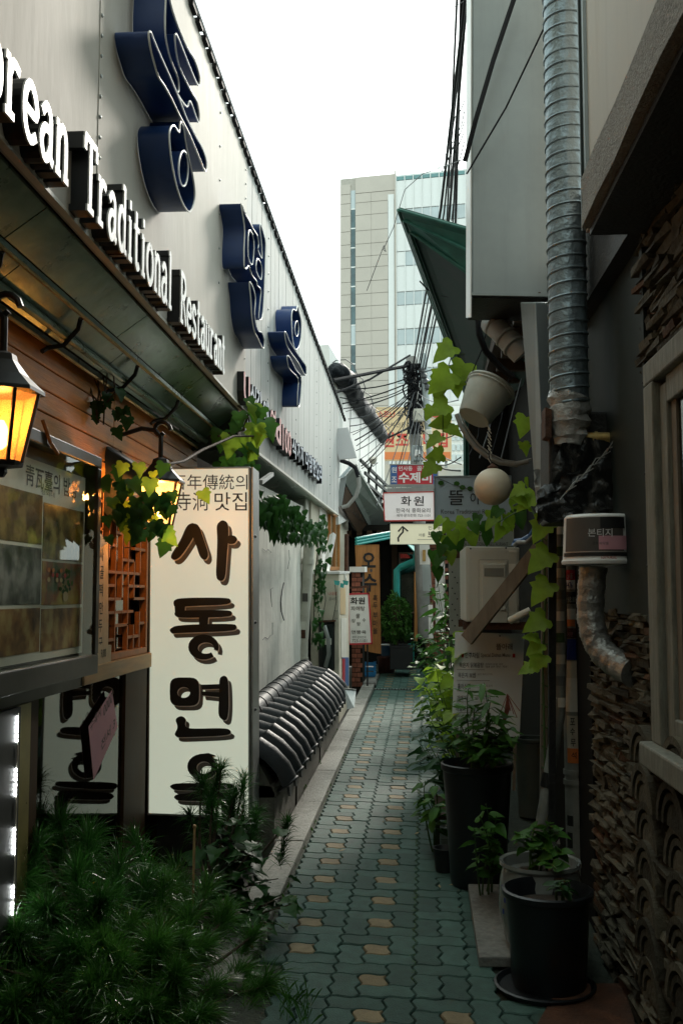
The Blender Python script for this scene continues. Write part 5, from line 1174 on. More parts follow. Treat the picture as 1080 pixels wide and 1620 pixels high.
# ================================================================ DARK HOUSE NEXT TO IT
dh = thing('dark_house', 'dark timber walled house behind the sheet metal box and vines', 'house', G(1.2, 9))
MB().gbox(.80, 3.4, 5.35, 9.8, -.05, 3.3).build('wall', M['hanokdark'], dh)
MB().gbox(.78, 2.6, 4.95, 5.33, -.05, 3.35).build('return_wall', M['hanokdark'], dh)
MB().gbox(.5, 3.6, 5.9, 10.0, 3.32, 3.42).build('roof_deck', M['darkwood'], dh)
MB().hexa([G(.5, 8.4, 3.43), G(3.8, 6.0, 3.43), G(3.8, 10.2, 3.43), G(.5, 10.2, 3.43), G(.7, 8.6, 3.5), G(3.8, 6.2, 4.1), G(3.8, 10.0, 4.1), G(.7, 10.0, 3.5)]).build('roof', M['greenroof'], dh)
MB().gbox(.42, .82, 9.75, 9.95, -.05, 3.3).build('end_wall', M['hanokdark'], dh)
for k in range(7): MB().gbox(.55, .8, 6.2 + k * .5, 6.28 + k * .5, 3.22, 3.31).build('rafter', M['darkwood'], dh)
gy = thing('garden_wall', 'low grey block wall behind the white hoarding', 'wall', G(1.0, 13))
MB().gbox(.85, 1.05, 9.82, 17.2, -.05, 1.75).build('wall_body', M['cement'], gy)
MB().gbox(.82, 1.08, 9.82, 17.2, 1.752, 1.81).build('coping', M['slabstone'], gy)
# green sheet roof corner
gr = thing('green_roof_corner', 'upturned dark green sheet metal roof corner jutting over the alley', 'roof', at(740, 640, 8.5))
A, B = at(632, 333, 6.6), at(775, 374, 6.3); A2, B2 = at(651, 371, 6.75), at(775, 462, 6.5); C, C2 = at(737, 626, 10.3), at(757, 660, 10.0); E = at(900, 560, 7.0)
MB().slab([A2, B2, B, A], (0, .03, .012)).build('front_fascia', M['greenunder'], gr)
MB().slab([A, C, C2, A2], (.012, .0, -.012)).build('side_fascia', M['greenroof'], gr)
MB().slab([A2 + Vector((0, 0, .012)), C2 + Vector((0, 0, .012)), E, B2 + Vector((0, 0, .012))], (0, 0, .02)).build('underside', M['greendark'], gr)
MB().slab([A + Vector((0, .02, .015)), C + Vector((0, 0, .02)), E + Vector((.2, 0, .35)), B + Vector((0, .02, .015))], (0, 0, .015)).build('top_sheet', M['greenroof'], gr)
for u, m in ((.0, 'greenunder'), (.45, 'greenunder'), (.95, 'greenroof')):
    MB().tube([A.lerp(A2, u) + Vector((-.01, -.01, 0)), C.lerp(C2, u) + Vector((-.01, -.01, 0))], .012, 6).build('folded_edge', M[m], gr, smooth=True); MB().tube([A.lerp(A2, u) + Vector((0, -.012, 0)), B.lerp(B2, u) + Vector((0, -.012, 0))], .012, 6).build('folded_edge', M[m], gr, smooth=True)
MB().tube([at(664, 445, 7.4), at(676, 458, 7.6), at(690, 466, 7.6), at(712, 470, 7.4)], .006, 5).build('loose_wire', M['cable'], gr)
t = thing('green_corrugated_post', 'dark green corrugated sheet post under the roof corner', 'post', at(745, 755, 9.9))
a, b = at(733, 760, 9.9), at(758, 760, 9.9); h = at(745, 640, 9.9).z - a.z; L = []
for k in range(17): u = k / 16; L.append(a.lerp(b, u) + Vector((0, .012 * math.cos(k * math.pi / 2), 0)))
MB().slab(L + [p + Vector((0, .03, 0)) for p in L[::-1]], (0, 0, h)).build('sheet', M['greenroof'], t)
# ================================================================ DUCTS
bxn = thing('sheet_metal_box', 'tall grey sheet metal duct box mounted above the hanging bucket', 'duct', at(805, 470, 5.2))
f = [at(745, 468, 5.2), at(868, 470, 5.2), at(866, -900, 5.2), at(747, -900, 5.2)]
MB().slab(f[::-1], (0, .45, 0)).build('casing', M['zinc'], bxn, bevel=.01)
MB().slab([f[0] + Vector((-.006, -.02, -.12)), f[0] + Vector((-.004, .42, .0)), f[3] + Vector((-.004, .42, 0)), f[3] + Vector((-.006, -.02, 0)), f[0] + Vector((-.006, -.02, 0))], (.005, 0, 0)).build('edge_flange', M['zincl'], bxn)
MB().slab([f[0] + Vector((.006, .004, -.004)), f[1] + Vector((-.006, .004, -.004)), f[1] + Vector((-.006, .44, -.004)), f[0] + Vector((.006, .44, -.004))], (0, 0, -.004)).build('underside', M['sooty'], bxn)  # added black sheet that paints the shade below the casing
MB().bar(f[0] + Vector((0, -.012, .006)), f[1] + Vector((0, -.012, .006)), .014, .016).build('bottom_hem', M['zinc'], bxn)
for p in (f[1] + Vector((-.05, -.004, .02)),): MB().lathe(p, [(.008, 0), (.003, .006)], 8, -Y3).build('screw', M['rust'], bxn)
pd = thing('square_duct_post', 'leaning grey square metal duct below the sheet metal box', 'duct', at(850, 800, 5.0))
a = [at(822, 478, 5.15), at(846, 478, 4.98), at(884, 478, 5.06), at(860, 478, 5.25)]; b = [at(847, 796, 5.15), at(862, 802, 4.98), at(893, 800, 5.06), at(876, 796, 5.25)]
MB().hexa(b + a).build('casing', M['zinc'], pd, bevel=.006)
sd_ = thing('spiral_duct', 'fat grey spiral wound duct hanging beside the sheet metal box', 'duct', at(900, 640, 4.4))
top, bot = at(883, -300, 4.4), at(900, 640, 4.4); nrm = (bot - top).normalized()
MB().tube([top, bot], .083, 24).build('tube', M['duct'], sd_, smooth=True)
xx = nrm.cross(Y3).normalized(); yy = nrm.cross(xx); tot = (bot - top).length; N_ = int(tot / .058 * 18)
MB().tube([top + nrm * (tot * i / N_) + (xx * math.cos(i * math.pi / 9) + yy * math.sin(i * math.pi / 9)) * .084 for i in range(N_ + 1)], .0055, 6).build('spiral_seam', M['duct'], sd_, smooth=True)
mb = MB(); L = [bot + nrm * .02 * i + xx * .004 * math.sin(i * 2) for i in range(-2, 10)]; mb.tube(L, [.086 + .006 * math.sin(i * 2.3) - .003 * max(0, i - 5) for i in range(12)], 18); o = mb.build('plastic_wrap', M['clearwrap'], sd_, smooth=True)
for v in o.data.vertices: v.co += Vector((rnd.uniform(-.007, .007), rnd.uniform(-.007, .007), rnd.uniform(-.005, .005)))
ed = thing('elbow_duct', 'short grey round duct elbow poking out below the sheet metal box', 'duct', at(805, 545, 5.8))
MB().tube([at(776, 512, 5.75), at(790, 522, 5.65), at(806, 540, 5.6), at(826, 562, 5.6)], [.062, .066, .066, .062], 16).build('tube', M['duct2'], ed, smooth=True)
for k, p in enumerate(((783, 514, 5.68), (800, 533, 5.6), (812, 547, 5.58))): c = at(*p); MB().lathe(c, [(.068, -.008), (.071, 0), (.068, .008)], 16, at(812, 547, 5.6) - at(790, 522, 5.65)).build('band', M['duct2'], ed, smooth=True)
t = thing('curved_strap', 'dark curved rubber hose looping under the green roof', 'hose', at(770, 560, 6.1))
MB().tube([at(756, 500, 6.0), at(758, 530, 6.0), at(768, 556, 6.05), at(790, 580, 6.1), at(812, 598, 6.1)], .02, 8).build('hose_run', M['cable'], t, smooth=True)
# ================================================================ EXHAUST, PAINT BUCKET, FOIL DUCT
ex = thing('exhaust_housing', 'sooty exhaust housing wrapped in torn black plastic', 'exhaust fan', at(930, 820, 4.4))
MB().slab([at(868, 826, 4.42), at(985, 826, 4.42), at(985, 650, 4.42), at(868, 650, 4.42)][::-1], (0, .3, 0)).build('housing', M['sooty'], ex, bevel=.012)
MB().slab([at(862, 690, 4.36), at(872, 692, 4.36), at(872, 648, 4.36), at(862, 644, 4.36)][::-1], (0, .12, 0)).build('rusty_flange', M['rust'], ex)
MB().tube([at(925, 694, 4.38), at(975, 694, 4.38)], .028, 14).build('brass_coupling', M['brass'], ex, smooth=True)
MB().tube([at(940, 694, 4.38), at(944, 694, 4.38)], .032, 14).build('coupling_ring', M['brass'], ex, smooth=True)
def crumple(px, Y, nx, ny, amp, m, nm, par):
    """crumpled sheet over a quad of view points"""
    V = []; P = [at(x, y, Y) for x, y in px]
    for j in range(ny + 1):
        for i in range(nx + 1):
            u, v = i / nx, j / ny; p = P[0].lerp(P[1], u).lerp(P[3].lerp(P[2], u), v)
            r = amp * math.sin(u * 17 + v * 9) * .5 + rnd.uniform(-amp, amp); V.append(p + Vector((rnd.uniform(-amp, amp) * .4, -abs(r), rnd.uniform(-amp, amp) * .5)))
    return MB().add(V, [(j * (nx + 1) + i, j * (nx + 1) + i + 1, (j + 1) * (nx + 1) + i + 1, (j + 1) * (nx + 1) + i) for j in range(ny) for i in range(nx)]).build(nm, m, par, smooth=True, ang=70)
crumple([(850, 775), (990, 700), (1000, 800), (850, 828)], 4.34, 16, 9, .022, M['wrap'], 'torn_plastic', ex)
crumple([(885, 700), (960, 690), (990, 760), (860, 790)], 4.36, 10, 6, .02, M['wrap'], 'torn_plastic', ex)
crumple([(845, 745), (875, 740), (900, 800), (848, 812)], 4.9, 10, 8, .02, M['clearwrap'], 'plastic_skirt', ex)
for k in range(9):
    x, y = 885 + k * 9, 790 - k * 9; MB().tube([at(x, y, 4.31), at(x + 12, y - 14 - 3 * (k % 3), 4.3), at(x + 26, y - 22, 4.31)], .0022, 4).build('plastic_crease', M['clearwrap'], ex)
pb = thing('paint_bucket', 'upturned white paint bucket with dark printed label under the exhaust', 'bucket', at(948, 893, 4.2))
c = at(948, 893, 4.2); rr = .147
MB().lathe(c, [(.152, 0), (.154, .012), (.148, .022), (.147, .045), (.140, .19), (.130, .2), (.02, .2)], 28).build('body', M['white'], pb, smooth=True)
def wrap(par, c, axis_up, r, z0, z1, a0, a1, m, nm, lift=.0015, taper=0):
    """printed label bent round a round body; angle 0 faces the camera, positive to the right"""
    n = 16; V = []
    for k in range(n + 1):
        a = a0 + (a1 - a0) * k / n
        for z in (z0, z1):
            q = r + lift - taper * z; V.append(Vector(c) + Vector(axis_up) * z + Vector((math.sin(a) * q, -math.cos(a) * q, 0)))
    return MB().add(V, [(2 * k, 2 * k + 2, 2 * k + 3, 2 * k + 1) for k in range(n)]).build(nm, m, par, smooth=True)
wrap(pb, c, Z3, .149, .05, .185, -1.3, .5, M['inkdark'], 'label', .0022, .045); wrap(pb, c, Z3, .149, .03, .045, -1.4, 1.4, M['ink'], 'label_band', .0026, .045)
wrap(pb, c, Z3, .1492, .14, .185, -.15, .55, M['ink'], 'label_panel', .0035, .045); wrap(pb, c, Z3, .1492, .055, .11, -.2, .75, M['pink'], 'label_picture', .0035, .045); wrap(pb, c, Z3, .1492, .05, .18, .6, 1.2, M['cream'], 'label_side', .0035, .045)
ptext(pb, '본티지', 929, 836, 968, 849, 4.045, M['swhite'], .0, .01); ptext(pb, '강화 바닥용', 936, 857, 962, 862, 4.045, M['ink'], .0)
ptext(pb, 'NATURAL', 950, 889 - 9, 975, 884, 4.05, M['inkred'], .0)
fd = thing('foil_duct', 'crinkled silver foil duct bending from the paint bucket to the wall', 'duct', at(945, 1000, 4.2))
Pts = [(938, 896, 4.2), (934, 935, 4.2), (933, 975, 4.2), (940, 1010, 4.18), (955, 1035, 4.14), (978, 1052, 4.08), (1004, 1066, 3.98)]
L = []
for i in range(len(Pts) - 1):
    for j in range(14): L.append(at(*Pts[i]).lerp(at(*Pts[i + 1]), j / 14))
for _ in range(10): L = [L[0]] + [(L[k - 1] + L[k] * 2 + L[k + 1]) / 4 for k in range(1, len(L) - 1)] + [L[-1]]
MB().tube(L, [.054 + .0022 * (k % 2) + .002 * math.sin(k * .7) for k in range(len(L))], 18).build('flexible_tube', M['foil'], fd, smooth=True, ang=80)
c = L[int(len(L) * .52)]; MB().slab([c + Vector(v) for v in ((-.03, -.06, -.02), (.012, -.062, -.035), (.03, -.06, .012), (-.012, -.062, .026))], (0, .004, 0)).build('taped_label', M['alu'], fd)
# vertical pipes
pa = thing('postered_pipe', 'fat drain pipe plastered with torn stickers and handbills', 'pipe', onG(912, 1383))
a, b = at(912, 1384, 5.6), at(902, 862, 5.6); ax = (b - a).normalized(); ln = (b - a).length
MB().tube([a, a.lerp(b, .3), b], .055, 18).build('pipe_run', M['pvcgrey'], pa, smooth=True)
for u in (.27, .30): MB().tube([a.lerp(b, u), a.lerp(b, u + .015)], .062, 18).build('collar', M['pvcgrey'], pa, smooth=True)
zz = lambda py: (1384 - py) / (1384 - 862) * ln
for y0, y1, a0, a1, m in ((903, 919, -.95, .3, 'sred'), (919, 934, -.95, .3, 'swhite'), (938, 957, -.9, .9, 'ink'), (965, 982, -.9, .4, 'paper'), (982, 993, -.9, .1, 'oband'), (996, 1012, -.9, .5, 'tub'), (1013, 1046, -.9, .45, 'cobalt'), (1048, 1075, -.9, .5, 'cream'), (1075, 1128, -1, .6, 'paper'), (1134, 1185, -.9, 1.0, 'cream'), (1185, 1208, -.9, .9, 'oband'), (1290, 1306, -1.1, -.4, 'sooty'), (1316, 1340, -1.1, -.5, 'sooty')):
    wrap(pa, a, ax, .055, zz(y1), zz(y0), a0, a1, M[m], 'sticker', .0012 + rnd.random() * .0006)
for s, bx, m in (('최상품', (891, 907, 905, 916), 'swhite'), ('4-4476', (889, 921, 905, 930), 'cobalt'), ('2268.11', (891, 944, 909, 953), 'paper'), ('포', (901, 1136, 909, 1147), 'ink'), ('수', (901, 1152, 909, 1163), 'ink'), ('무', (902, 1169, 910, 1181), 'ink'), ('석', (903, 1190, 911, 1200), 'ink'), ('이사면', (893, 1000, 905, 1007), 'pink')):
    ptext(pa, s, *bx, 5.54, M[m], .0, .012)
p2 = thing('bent_pipe', 'thin mottled pipe kinked near the ground beside the fat postered one', 'pipe', onG(852, 1330))
L = [at(852, 1330, 5.5), at(858, 1290, 5.5), at(874, 1190, 5.5), at(884, 1130, 5.5), at(887, 1000, 5.5), at(884, 826, 5.5)]
MB().tube(L, .032, 12).build('pipe_run', M['pvcgrey'], p2, smooth=True); MB().tube([at(864, 1245, 5.5), at(868, 1222, 5.5)], .036, 12).build('coupling', M['sooty'], p2, smooth=True)
for k in range(9):
    y = 840 + k * 34; c = at(885 + .1 * k, y, 5.5); wrap(p2, c, Z3, .0325, -.02, .03, -1, .8, M[('paper', 'moss', 'cream', 'inkgrey')[k % 4]], 'sticker', .001)
p3_ = thing('black_batten', 'flat black batten standing beside the thin mottled pipe', 'post', at(872, 1330, 5.42))
MB().slab([at(868, 1330, 5.42), at(878, 1330, 5.42), at(880, 828, 5.42), at(867, 828, 5.42)][::-1], (0, .03, 0)).build('strip', M['sooty'], p3_)
p4_ = thing('vine_stake', 'rough wooden stake carrying the gourd vine', 'post', at(858, 1330, 5.5))
MB().bar(at(858, 1330, 5.6), at(862, 830, 5.6), .035, .035).build('stake', M['timber'], p4_)
for k in range(14): MB().tube([at(856, 850 + k * 33, 5.57), at(864, 855 + k * 33, 5.56), at(870, 850 + k * 33, 5.57)], .004, 5).build('tie', M['stem'], p4_)
# ================================================================ AIR CONDITIONER
ac = thing('air_conditioner', 'beige outdoor air conditioner unit seen from its end panel', 'air conditioner', at(778, 986, 6.8))
q = [at(737, 984, 6.6), at(821, 986, 6.6), at(821, 866, 6.6), at(736, 864, 6.6)]
MB().slab(q[::-1], (0, .75, 0)).build('casing', M['acbeige'], ac, bevel=.008)
def acq(x0, y0, x1, y1, lift, th, m, nm, bev=0): return MB().slab([at(x0, y1, 6.6) + Vector((0, -lift, 0)), at(x1, y1, 6.6) + Vector((0, -lift, 0)), at(x1, y0, 6.6) + Vector((0, -lift, 0)), at(x0, y0, 6.6) + Vector((0, -lift, 0))][::-1], (0, th, 0)).build(nm, M[m], ac, bevel=bev)
acq(741, 870, 817, 982, .006, .005, 'acbeige', 'end_panel', .003); acq(757, 886, 802, 985, .011, .005, 'acbeige', 'inner_panel', .003)
acq(761, 892, 799, 966, .022, .012, 'acbeige', 'handle_boss', .01); acq(765, 899, 796, 912, .024, .003, 'acdark', 'handle_recess')
for x0, x1, y0, y1 in ((756.4, 757, 886, 985), (802.2, 802.8, 886, 985), (757, 802, 885.4, 886)): acq(x0, y0, x1, y1, .0115, .002, 'acdark', 'seam')
acq(804, 871, 816, 874, .008, .002, 'paper', 'rating_label'); acq(804, 892, 815, 906, .008, .002, 'paper', 'rating_label')
for x, y in ((744, 868), (800, 867), (814, 980)): MB().lathe(at(x, y, 6.59), [(.006, 0), (.003, .004)], 8, -Y3).build('screw', M['iron'], ac)
MB().box(q[0].x - .02, q[1].x + .06, 6.62, 6.66, q[0].z - .05, q[0].z).build('bracket', M['rust'], ac); MB().box(q[0].x - .02, q[1].x + .06, 7.2, 7.24, q[0].z - .05, q[0].z).build('bracket', M['rust'], ac)
t = thing('brace_plank', 'long weathered plank slanting across the air conditioner', 'plank', at(745, 1005, 6.3)); MB().bar(at(738, 1012, 6.35), at(852, 868, 6.1), .03, .085).build('plank', M['timber'], t)
t = thing('pale_pipe_stub', 'pale round pipe stub sticking out beside the plank', 'pipe', at(820, 975, 6.2)); MB().tube([at(806, 982, 6.2), at(825, 972, 6.15), at(838, 966, 6.15)], .022, 10).build('stub', M['pvc'], t, smooth=True)
t = thing('pipe_bundle', 'insulated grey pipe pair curving behind the air conditioner', 'pipe', at(825, 870, 6.9)); MB().tube([at(812, 864, 6.8), at(815, 856, 6.8), at(826, 855, 6.7), at(838, 848, 6.6), at(848, 832, 6.5)], .018, 8).build('insulation', M['sblue'], t, smooth=True); MB().tube([at(812, 864, 6.7), at(818, 858, 6.7), at(832, 858, 6.6), at(843, 848, 6.5)], .014, 8).build('insulation', M['hose'], t, smooth=True)
# ================================================================ HANGING BUCKET AND GLOBE LAMP
hb = thing('hanging_bucket', 'cloudy white plastic bucket hanging tilted under the green roof', 'bucket', at(750, 672, 6.2))
rc, bc_ = at(778, 608, 6.2), at(749, 661, 6.2); ax = (rc - bc_).normalized(); ax = (ax + Vector((0, .28, 0))).normalized(); hh = (rc - bc_).length
MB().lathe(bc_, [(.02, 0), (.098, 0), (.104, .01), (.122, hh * .4), (.124, hh * .42), (.126, hh * .44), (.15, hh * .97), (.16, hh), (.158, hh + .012), (.148, hh + .008), (.122, hh * .5), (.098, .02), (.02, .015)], 30, ax).build('body', M['bucket'], hb, smooth=True)
MB().lathe(bc_, [(.1545, hh * .9), (.158, hh * .91), (.158, hh * .93), (.155, hh * .94)], 30, ax, cap=False).build('rim_band', M['bucket'], hb, smooth=True)
MB().tube([rc + Vector((-.12, 0, .08)), rc + Vector((-.06, 0, .22)), at(770, 520, 6.2), at(768, 480, 6.2)], .004, 5).build('hanging_wire', M['cable'], hb)
mb = MB(); 
for k in range(11): p = at(770 + 1.2 * (k % 2) + .1 * k, 673 + k * 5.2, 6.15); mb.bar(p, p + Vector((.02, 0, -.03)), .012, .004)
tag(mb.build('plastic_chain', M['pvc'], hb), kind='stuff')
gl = thing('globe_lamp', 'round cream glass globe lamp hanging in front of the grey sign', 'lamp', at(779, 800, 6.0))
c = at(779, 770, 6.0); r = 29.5 / 1600 * 6.0
MB().lathe(c, [(r * math.sin(math.pi * k / 20) + .0005, -r * math.cos(math.pi * k / 20)) for k in range(21)], 36).build('globe', M['globe'], gl, smooth=True, ang=80)
MB().lathe(c + Vector((0, 0, r * .97)), [(.03, 0), (.032, .01), (.018, .02), (.008, .03)], 14).build('cap', M['rust'], gl, smooth=True)
MB().tube([c + Vector((0, 0, r + .02)), at(774, 726, 6.05), at(772, 712, 6.1)], .004, 5).build('wire', M['cable'], gl)
t = thing('grey_conduit', 'grey flexible conduit drooping between the bucket and the globe lamp', 'conduit', at(780, 735, 6.4))
L = [at(x, y, 6.4) for x, y in ((722, 655), (728, 672), (738, 690), (752, 708), (770, 722), (790, 732), (812, 735), (835, 730))]; MB().tube(L, .016, 10).build('conduit_run', M['hose'], t, smooth=True); MB().tube([p + Vector((.02, 0, .015)) for p in L], .007, 8).build('conduit_run', M['hose'], t, smooth=True)
for k in range(4): tag(MB().tube([at(742 + 16 * k, 720 + 5 * k, 6.6), at(756 + 18 * k, 690 - 12 * k, 6.8), at(764 + 20 * k, 600, 7.0)], .005, 5).build('loose_cable', M['cablegrey' if k % 2 else 'cable'], smooth=True), 'loose cable hanging in the dark behind the globe lamp', 'cable', 'loose cables behind the globe')
# ================================================================ MENU BOARD
mbd = board('menu_board', 'pale menu board listing special dishes propped among the plants', 'sign', 715, 1001, 829, 1165, 7.0, .02, 'menuw', 'menuw', .0,
  [('뜰아래', (784, 1018, 810, 1028), 'inkdark', .006), ('안주차림', (735, 1032, 757, 1041), 'ink', .006), ('Special Dishes Menu', (760, 1033, 806, 1041), 'inkgrey', .004), ('묵은지 닭볶음탕', (726, 1048, 764, 1056), 'ink', .008), ('묵은지 보쌈', (724, 1064, 752, 1072), 'ink', .008),
   ('홍어삼합', (723, 1081, 744, 1090), 'ink', .008), ('과메기', (722, 1100, 737, 1108), 'ink', .008), ('해물파전 / 해물야채', (720, 1117, 768, 1125), 'ink', .008), ('낙지볶음(소면)', (719, 1134, 756, 1142), 'ink', .008), ('모듬전', (719, 1150, 740, 1157), 'ink', .008),
   ('김치와 닭을 넣은', (767, 1049, 795, 1052), 'inkgrey', 0), ('얼큰한 탕', (767, 1053, 802, 1056), 'inkgrey', 0), ('삶은 돼지고기와', (755, 1065, 778, 1068), 'inkgrey', 0), ('홍어 김치 돼지고기', (748, 1083, 778, 1087), 'inkgrey', 0), ('겨울 별미', (741, 1102, 775, 1106), 'inkgrey', 0)],
  quad=[(714, 1160), (821, 1166), (829, 1003), (720, 1000)])
for x in (729, 810): ptext(mbd, '■', x, 1034, x + 4, 1040, 7.0, M['inkred'], .01)
for k in range(6): MB().bar(at(722, 1059 + k * 17, 6.99), at(766 + 8 * (k % 3), 1059.6 + k * 17, 6.99), .002, .0025).build('printed_rule', M['inkgrey'], mbd)
for x in (733, 790): MB().lathe(at(x, 1006, 6.99), [(.006, 0), (.003, .005)], 8, -Y3).build('pin', M['iron'], mbd)
MB().bar(at(722, 1250, 7.03), at(726, 1010, 7.03), .03, .02).build('leg', M['timber'], mbd); MB().bar(at(812, 1250, 7.03), at(818, 1010, 7.03), .03, .02).build('leg', M['timber'], mbd)
# ================================================================ POTS
def pot(name, label, c, prof, m, soil_r, soil_z, n=30):
    t = thing(name, label, 'pot', c); MB().lathe(c, prof, n, cap=False).build('body', M[m], t, smooth=True)
    MB().lathe(c, [(soil_r, soil_z), (soil_r * .5, soil_z + .012), (.01, soil_z + .015)], 20, cap=True).build('soil', M['soil'], t); return t
cA = onG(756, 1398); pot('tall_dark_pot', 'tall tapering black plastic pot below the menu board', cA, [(.01, 0), (.145, 0), (.15, .02), (.165, .3), (.185, .6), (.195, .61), (.197, .64), (.188, .645), (.178, .62), (.17, .55), (.02, .55)], 'potrim', .17, .57)
cB = onG(868, 1560); pot('round_black_pot', 'round black pot with wide rim at the foot of the slate wall', cB, [(.01, 0), (.14, 0), (.15, .02), (.165, .3), (.172, .36), (.185, .365), (.186, .385), (.175, .39), (.162, .365), (.15, .3), (.02, .3)], 'potrim', .155, .32)
MB().lathe(cB + Vector((-.02, -.02, 0)), [(.01, 0), (.19, 0), (.205, .02), (.195, .024), (.18, .008), (.02, .008)], 26, cap=False).build('saucer_dish', M['potrim'], None, smooth=True)
tag(bpy.context.scene.objects['saucer_dish'], 'shallow dark saucer under the round black pot', 'saucer')
cC = onG(856, 1512); tC = pot('ceramic_pot', 'white glazed pot with blue flowers behind the round black one', cC, [(.01, 0), (.12, 0), (.16, .08), (.185, .22), (.178, .33), (.165, .38), (.18, .395), (.178, .41), (.162, .405), (.155, .36), (.02, .34)], 'ceramic', .155, .35)
for a0 in (-1.15, -.95, -.72):
    for k in range(6):
        z = .2 + .05 * (k % 3); a = a0 + .06 * math.sin(k * 2); wrap(tC, cC, Z3, .187, z, z + .022, a, a + .06, M['cobalt'], 'painted_petal', .003)
cD = onG(843, 1290); tag(MB().lathe(cD, [(.01, 0), (.1, 0), (.12, .5), (.13, .51), (.13, .53), (.11, .53), (.1, .48), (.02, .48)], 24, cap=False).build('grey_drum', M['drum'], smooth=True), 'plain grey green drum standing in the shade beside the menu board', 'drum')
t = thing('plant_stand', 'low dark wooden plant stand beside the tall dark pot', 'stand', onG(690, 1345))
c = onG(700, 1345)
MB().box(c.x - .05, c.x + .05, c.y - .05, c.y + .6, c.z + .19, c.z + .215).build('top', M['darkwood'], t)
for sy in (-.04, .54): MB().box(c.x - .045, c.x - .02, c.y + sy, c.y + sy + .03, c.z, c.z + .19).build('leg', M['darkwood'], t)
t = thing('small_black_pot', 'small black nursery pot beside the tall dark pot', 'pot', onG(706, 1380)); c = onG(703, 1378); MB().lathe(c, [(.01, 0), (.05, 0), (.065, .12), (.07, .13), (.06, .13), (.05, .1), (.01, .1)], 16, cap=False).build('body', M['black'], t, smooth=True)
# broken stones at the foot of the pipes
for k in range(7):
    c = onG(840 + k * 9, 1340 + 6 * (k % 3)); s = rnd.uniform(.025, .06); mb = MB(); mb.lathe(c, [(s * .7, 0), (s, s * .4), (s * .7, s * .9), (.01, s)], 7); o = mb.build('loose_stone', M['slabstone']); o.rotation_euler = (0, 0, rnd.random() * 6); tag(o, 'loose grey stone lying at the foot of the pipes', 'stone', 'loose stones by the pipes')
# ================================================================ PLANTS
def leaf_shape(kind):
    """outline (x across, y along) of a blade of length 1, plus midrib count"""
    if kind == 'lobed': half = [(0, 0), (.2, -.12), (.42, -.05), (.5, .12), (.40, .22), (.52, .42), (.34, .48), (.26, .62), (.14, .82), (0, 1)]
    elif kind == 'heart': half = [(0, 0), (.22, -.12), (.42, 0), (.45, .22), (.34, .5), (.18, .78), (0, 1)]
    elif kind == 'ivy': half = [(0, 0), (.24, -.05), (.46, .12), (.28, .35), (.2, .6), (0, 1)]
    elif kind == 'long': half = [(0, 0), (.09, .15), (.13, .42), (.09, .75), (0, 1)]
    else: half = [(0, 0), (.16, .15), (.24, .4), (.16, .75), (0, 1)]
    return half
def leaf_geo(kind, fold=.25, droop=.3, wave=.05):
    half = leaf_shape(kind); n = len(half); vs = []; fs = []
    rib = [(0, y) for x, y in half]
    z = lambda x, y: fold * abs(x) - droop * y * y + wave * math.sin(9 * y + 5 * x)
    ys = [max(0, min(1, y)) for _, y in half]
    for y in ys: vs.append(Vector((0, y, z(0, y))))
    for sgn in (1, -1):
        b = len(vs)
        for x, y in half: vs.append(Vector((sgn * x, y, z(sgn * x, y))))
        for i in range(n - 1):
            q = (i, i + 1, b + i + 1, b + i) if sgn < 0 else (i, b + i, b + i + 1, i + 1)
            fs.append(q)
    return vs, fs
LG = {k: leaf_geo(k) for k in ('lobed', 'heart', 'ivy', 'long', 'oval')}
def leaf_mx(p, d, up, s):
    d = Vector(d).normalized(); x = d.cross(Vector(up))
    if x.length < 1e-3: x = d.cross(X3)
    x.normalize(); z = x.cross(d)
    m = Matrix((x, d, z)).transposed().to_4x4(); return Matrix.Translation(p) @ m @ Matrix.Scale(s, 4)
def add_leaf(mb, kind, p, d, up, s):
    vs, fs = LG[kind]; m = leaf_mx(Vector(p), d, up, s); mb.add([m @ v for v in vs], fs)
LM = {}
def leaf_obj(par, kind, p, d, up, s, m):
    if (kind, m) not in LM: LM[(kind, m)] = MB().add(*LG[kind]).mesh('leaf', M[m], Vector(), True, 60)
    o = link('leaf', LM[(kind, m)], par); o.matrix_local = leaf_mx(Vector(p) - wloc(par), d, up, s); return o
def rdir(s=1): return Vector((rnd.gauss(0, s), rnd.gauss(0, s), rnd.gauss(0, s)))
def shrub(name, label, base, tips, kind, size, m, n_per, stem='stem', cat='plant', sr=.006, group=None, spread=.1, dirn=None):
    """stems from base to each tip; leaves along the upper part of every stem"""
    t = thing(name, label, cat, base, group); sm = MB(); lf = MB()
    for tp in tips:
        b = Vector(base) + Vector((rnd.uniform(-.05, .05), rnd.uniform(-.05, .05), 0)); tp = Vector(tp); mid = b.lerp(tp, .5) + Vector((rnd.uniform(-.05, .05), rnd.uniform(-.05, .05), .06))
        L = [b * (1 - u) ** 2 + mid * 2 * u * (1 - u) + tp * u * u for u in [i / 7 for i in range(8)]]; sm.tube(L, [sr * (1 - .6 * i / 7) for i in range(8)], 5)
        for k in range(n_per):
            u = .3 + .7 * (k + .5) / n_per; i = min(6, int(u * 7)); p = L[i].lerp(L[i + 1], u * 7 - i)
            az = k * 2.4 + rnd.uniform(-.4, .4); d = Vector((math.cos(az), math.sin(az), rnd.uniform(-.35, .45)))
            p = p + Vector((d.x, d.y, 0)) * rnd.uniform(0, spread)
            add_leaf(lf, kind, p, d, Z3 + rdir(.35), size * rnd.uniform(.6, 1.2))
    sm.build('stems', M[stem], t, smooth=True); lf.build('foliage', M[m], t, smooth=True); return t
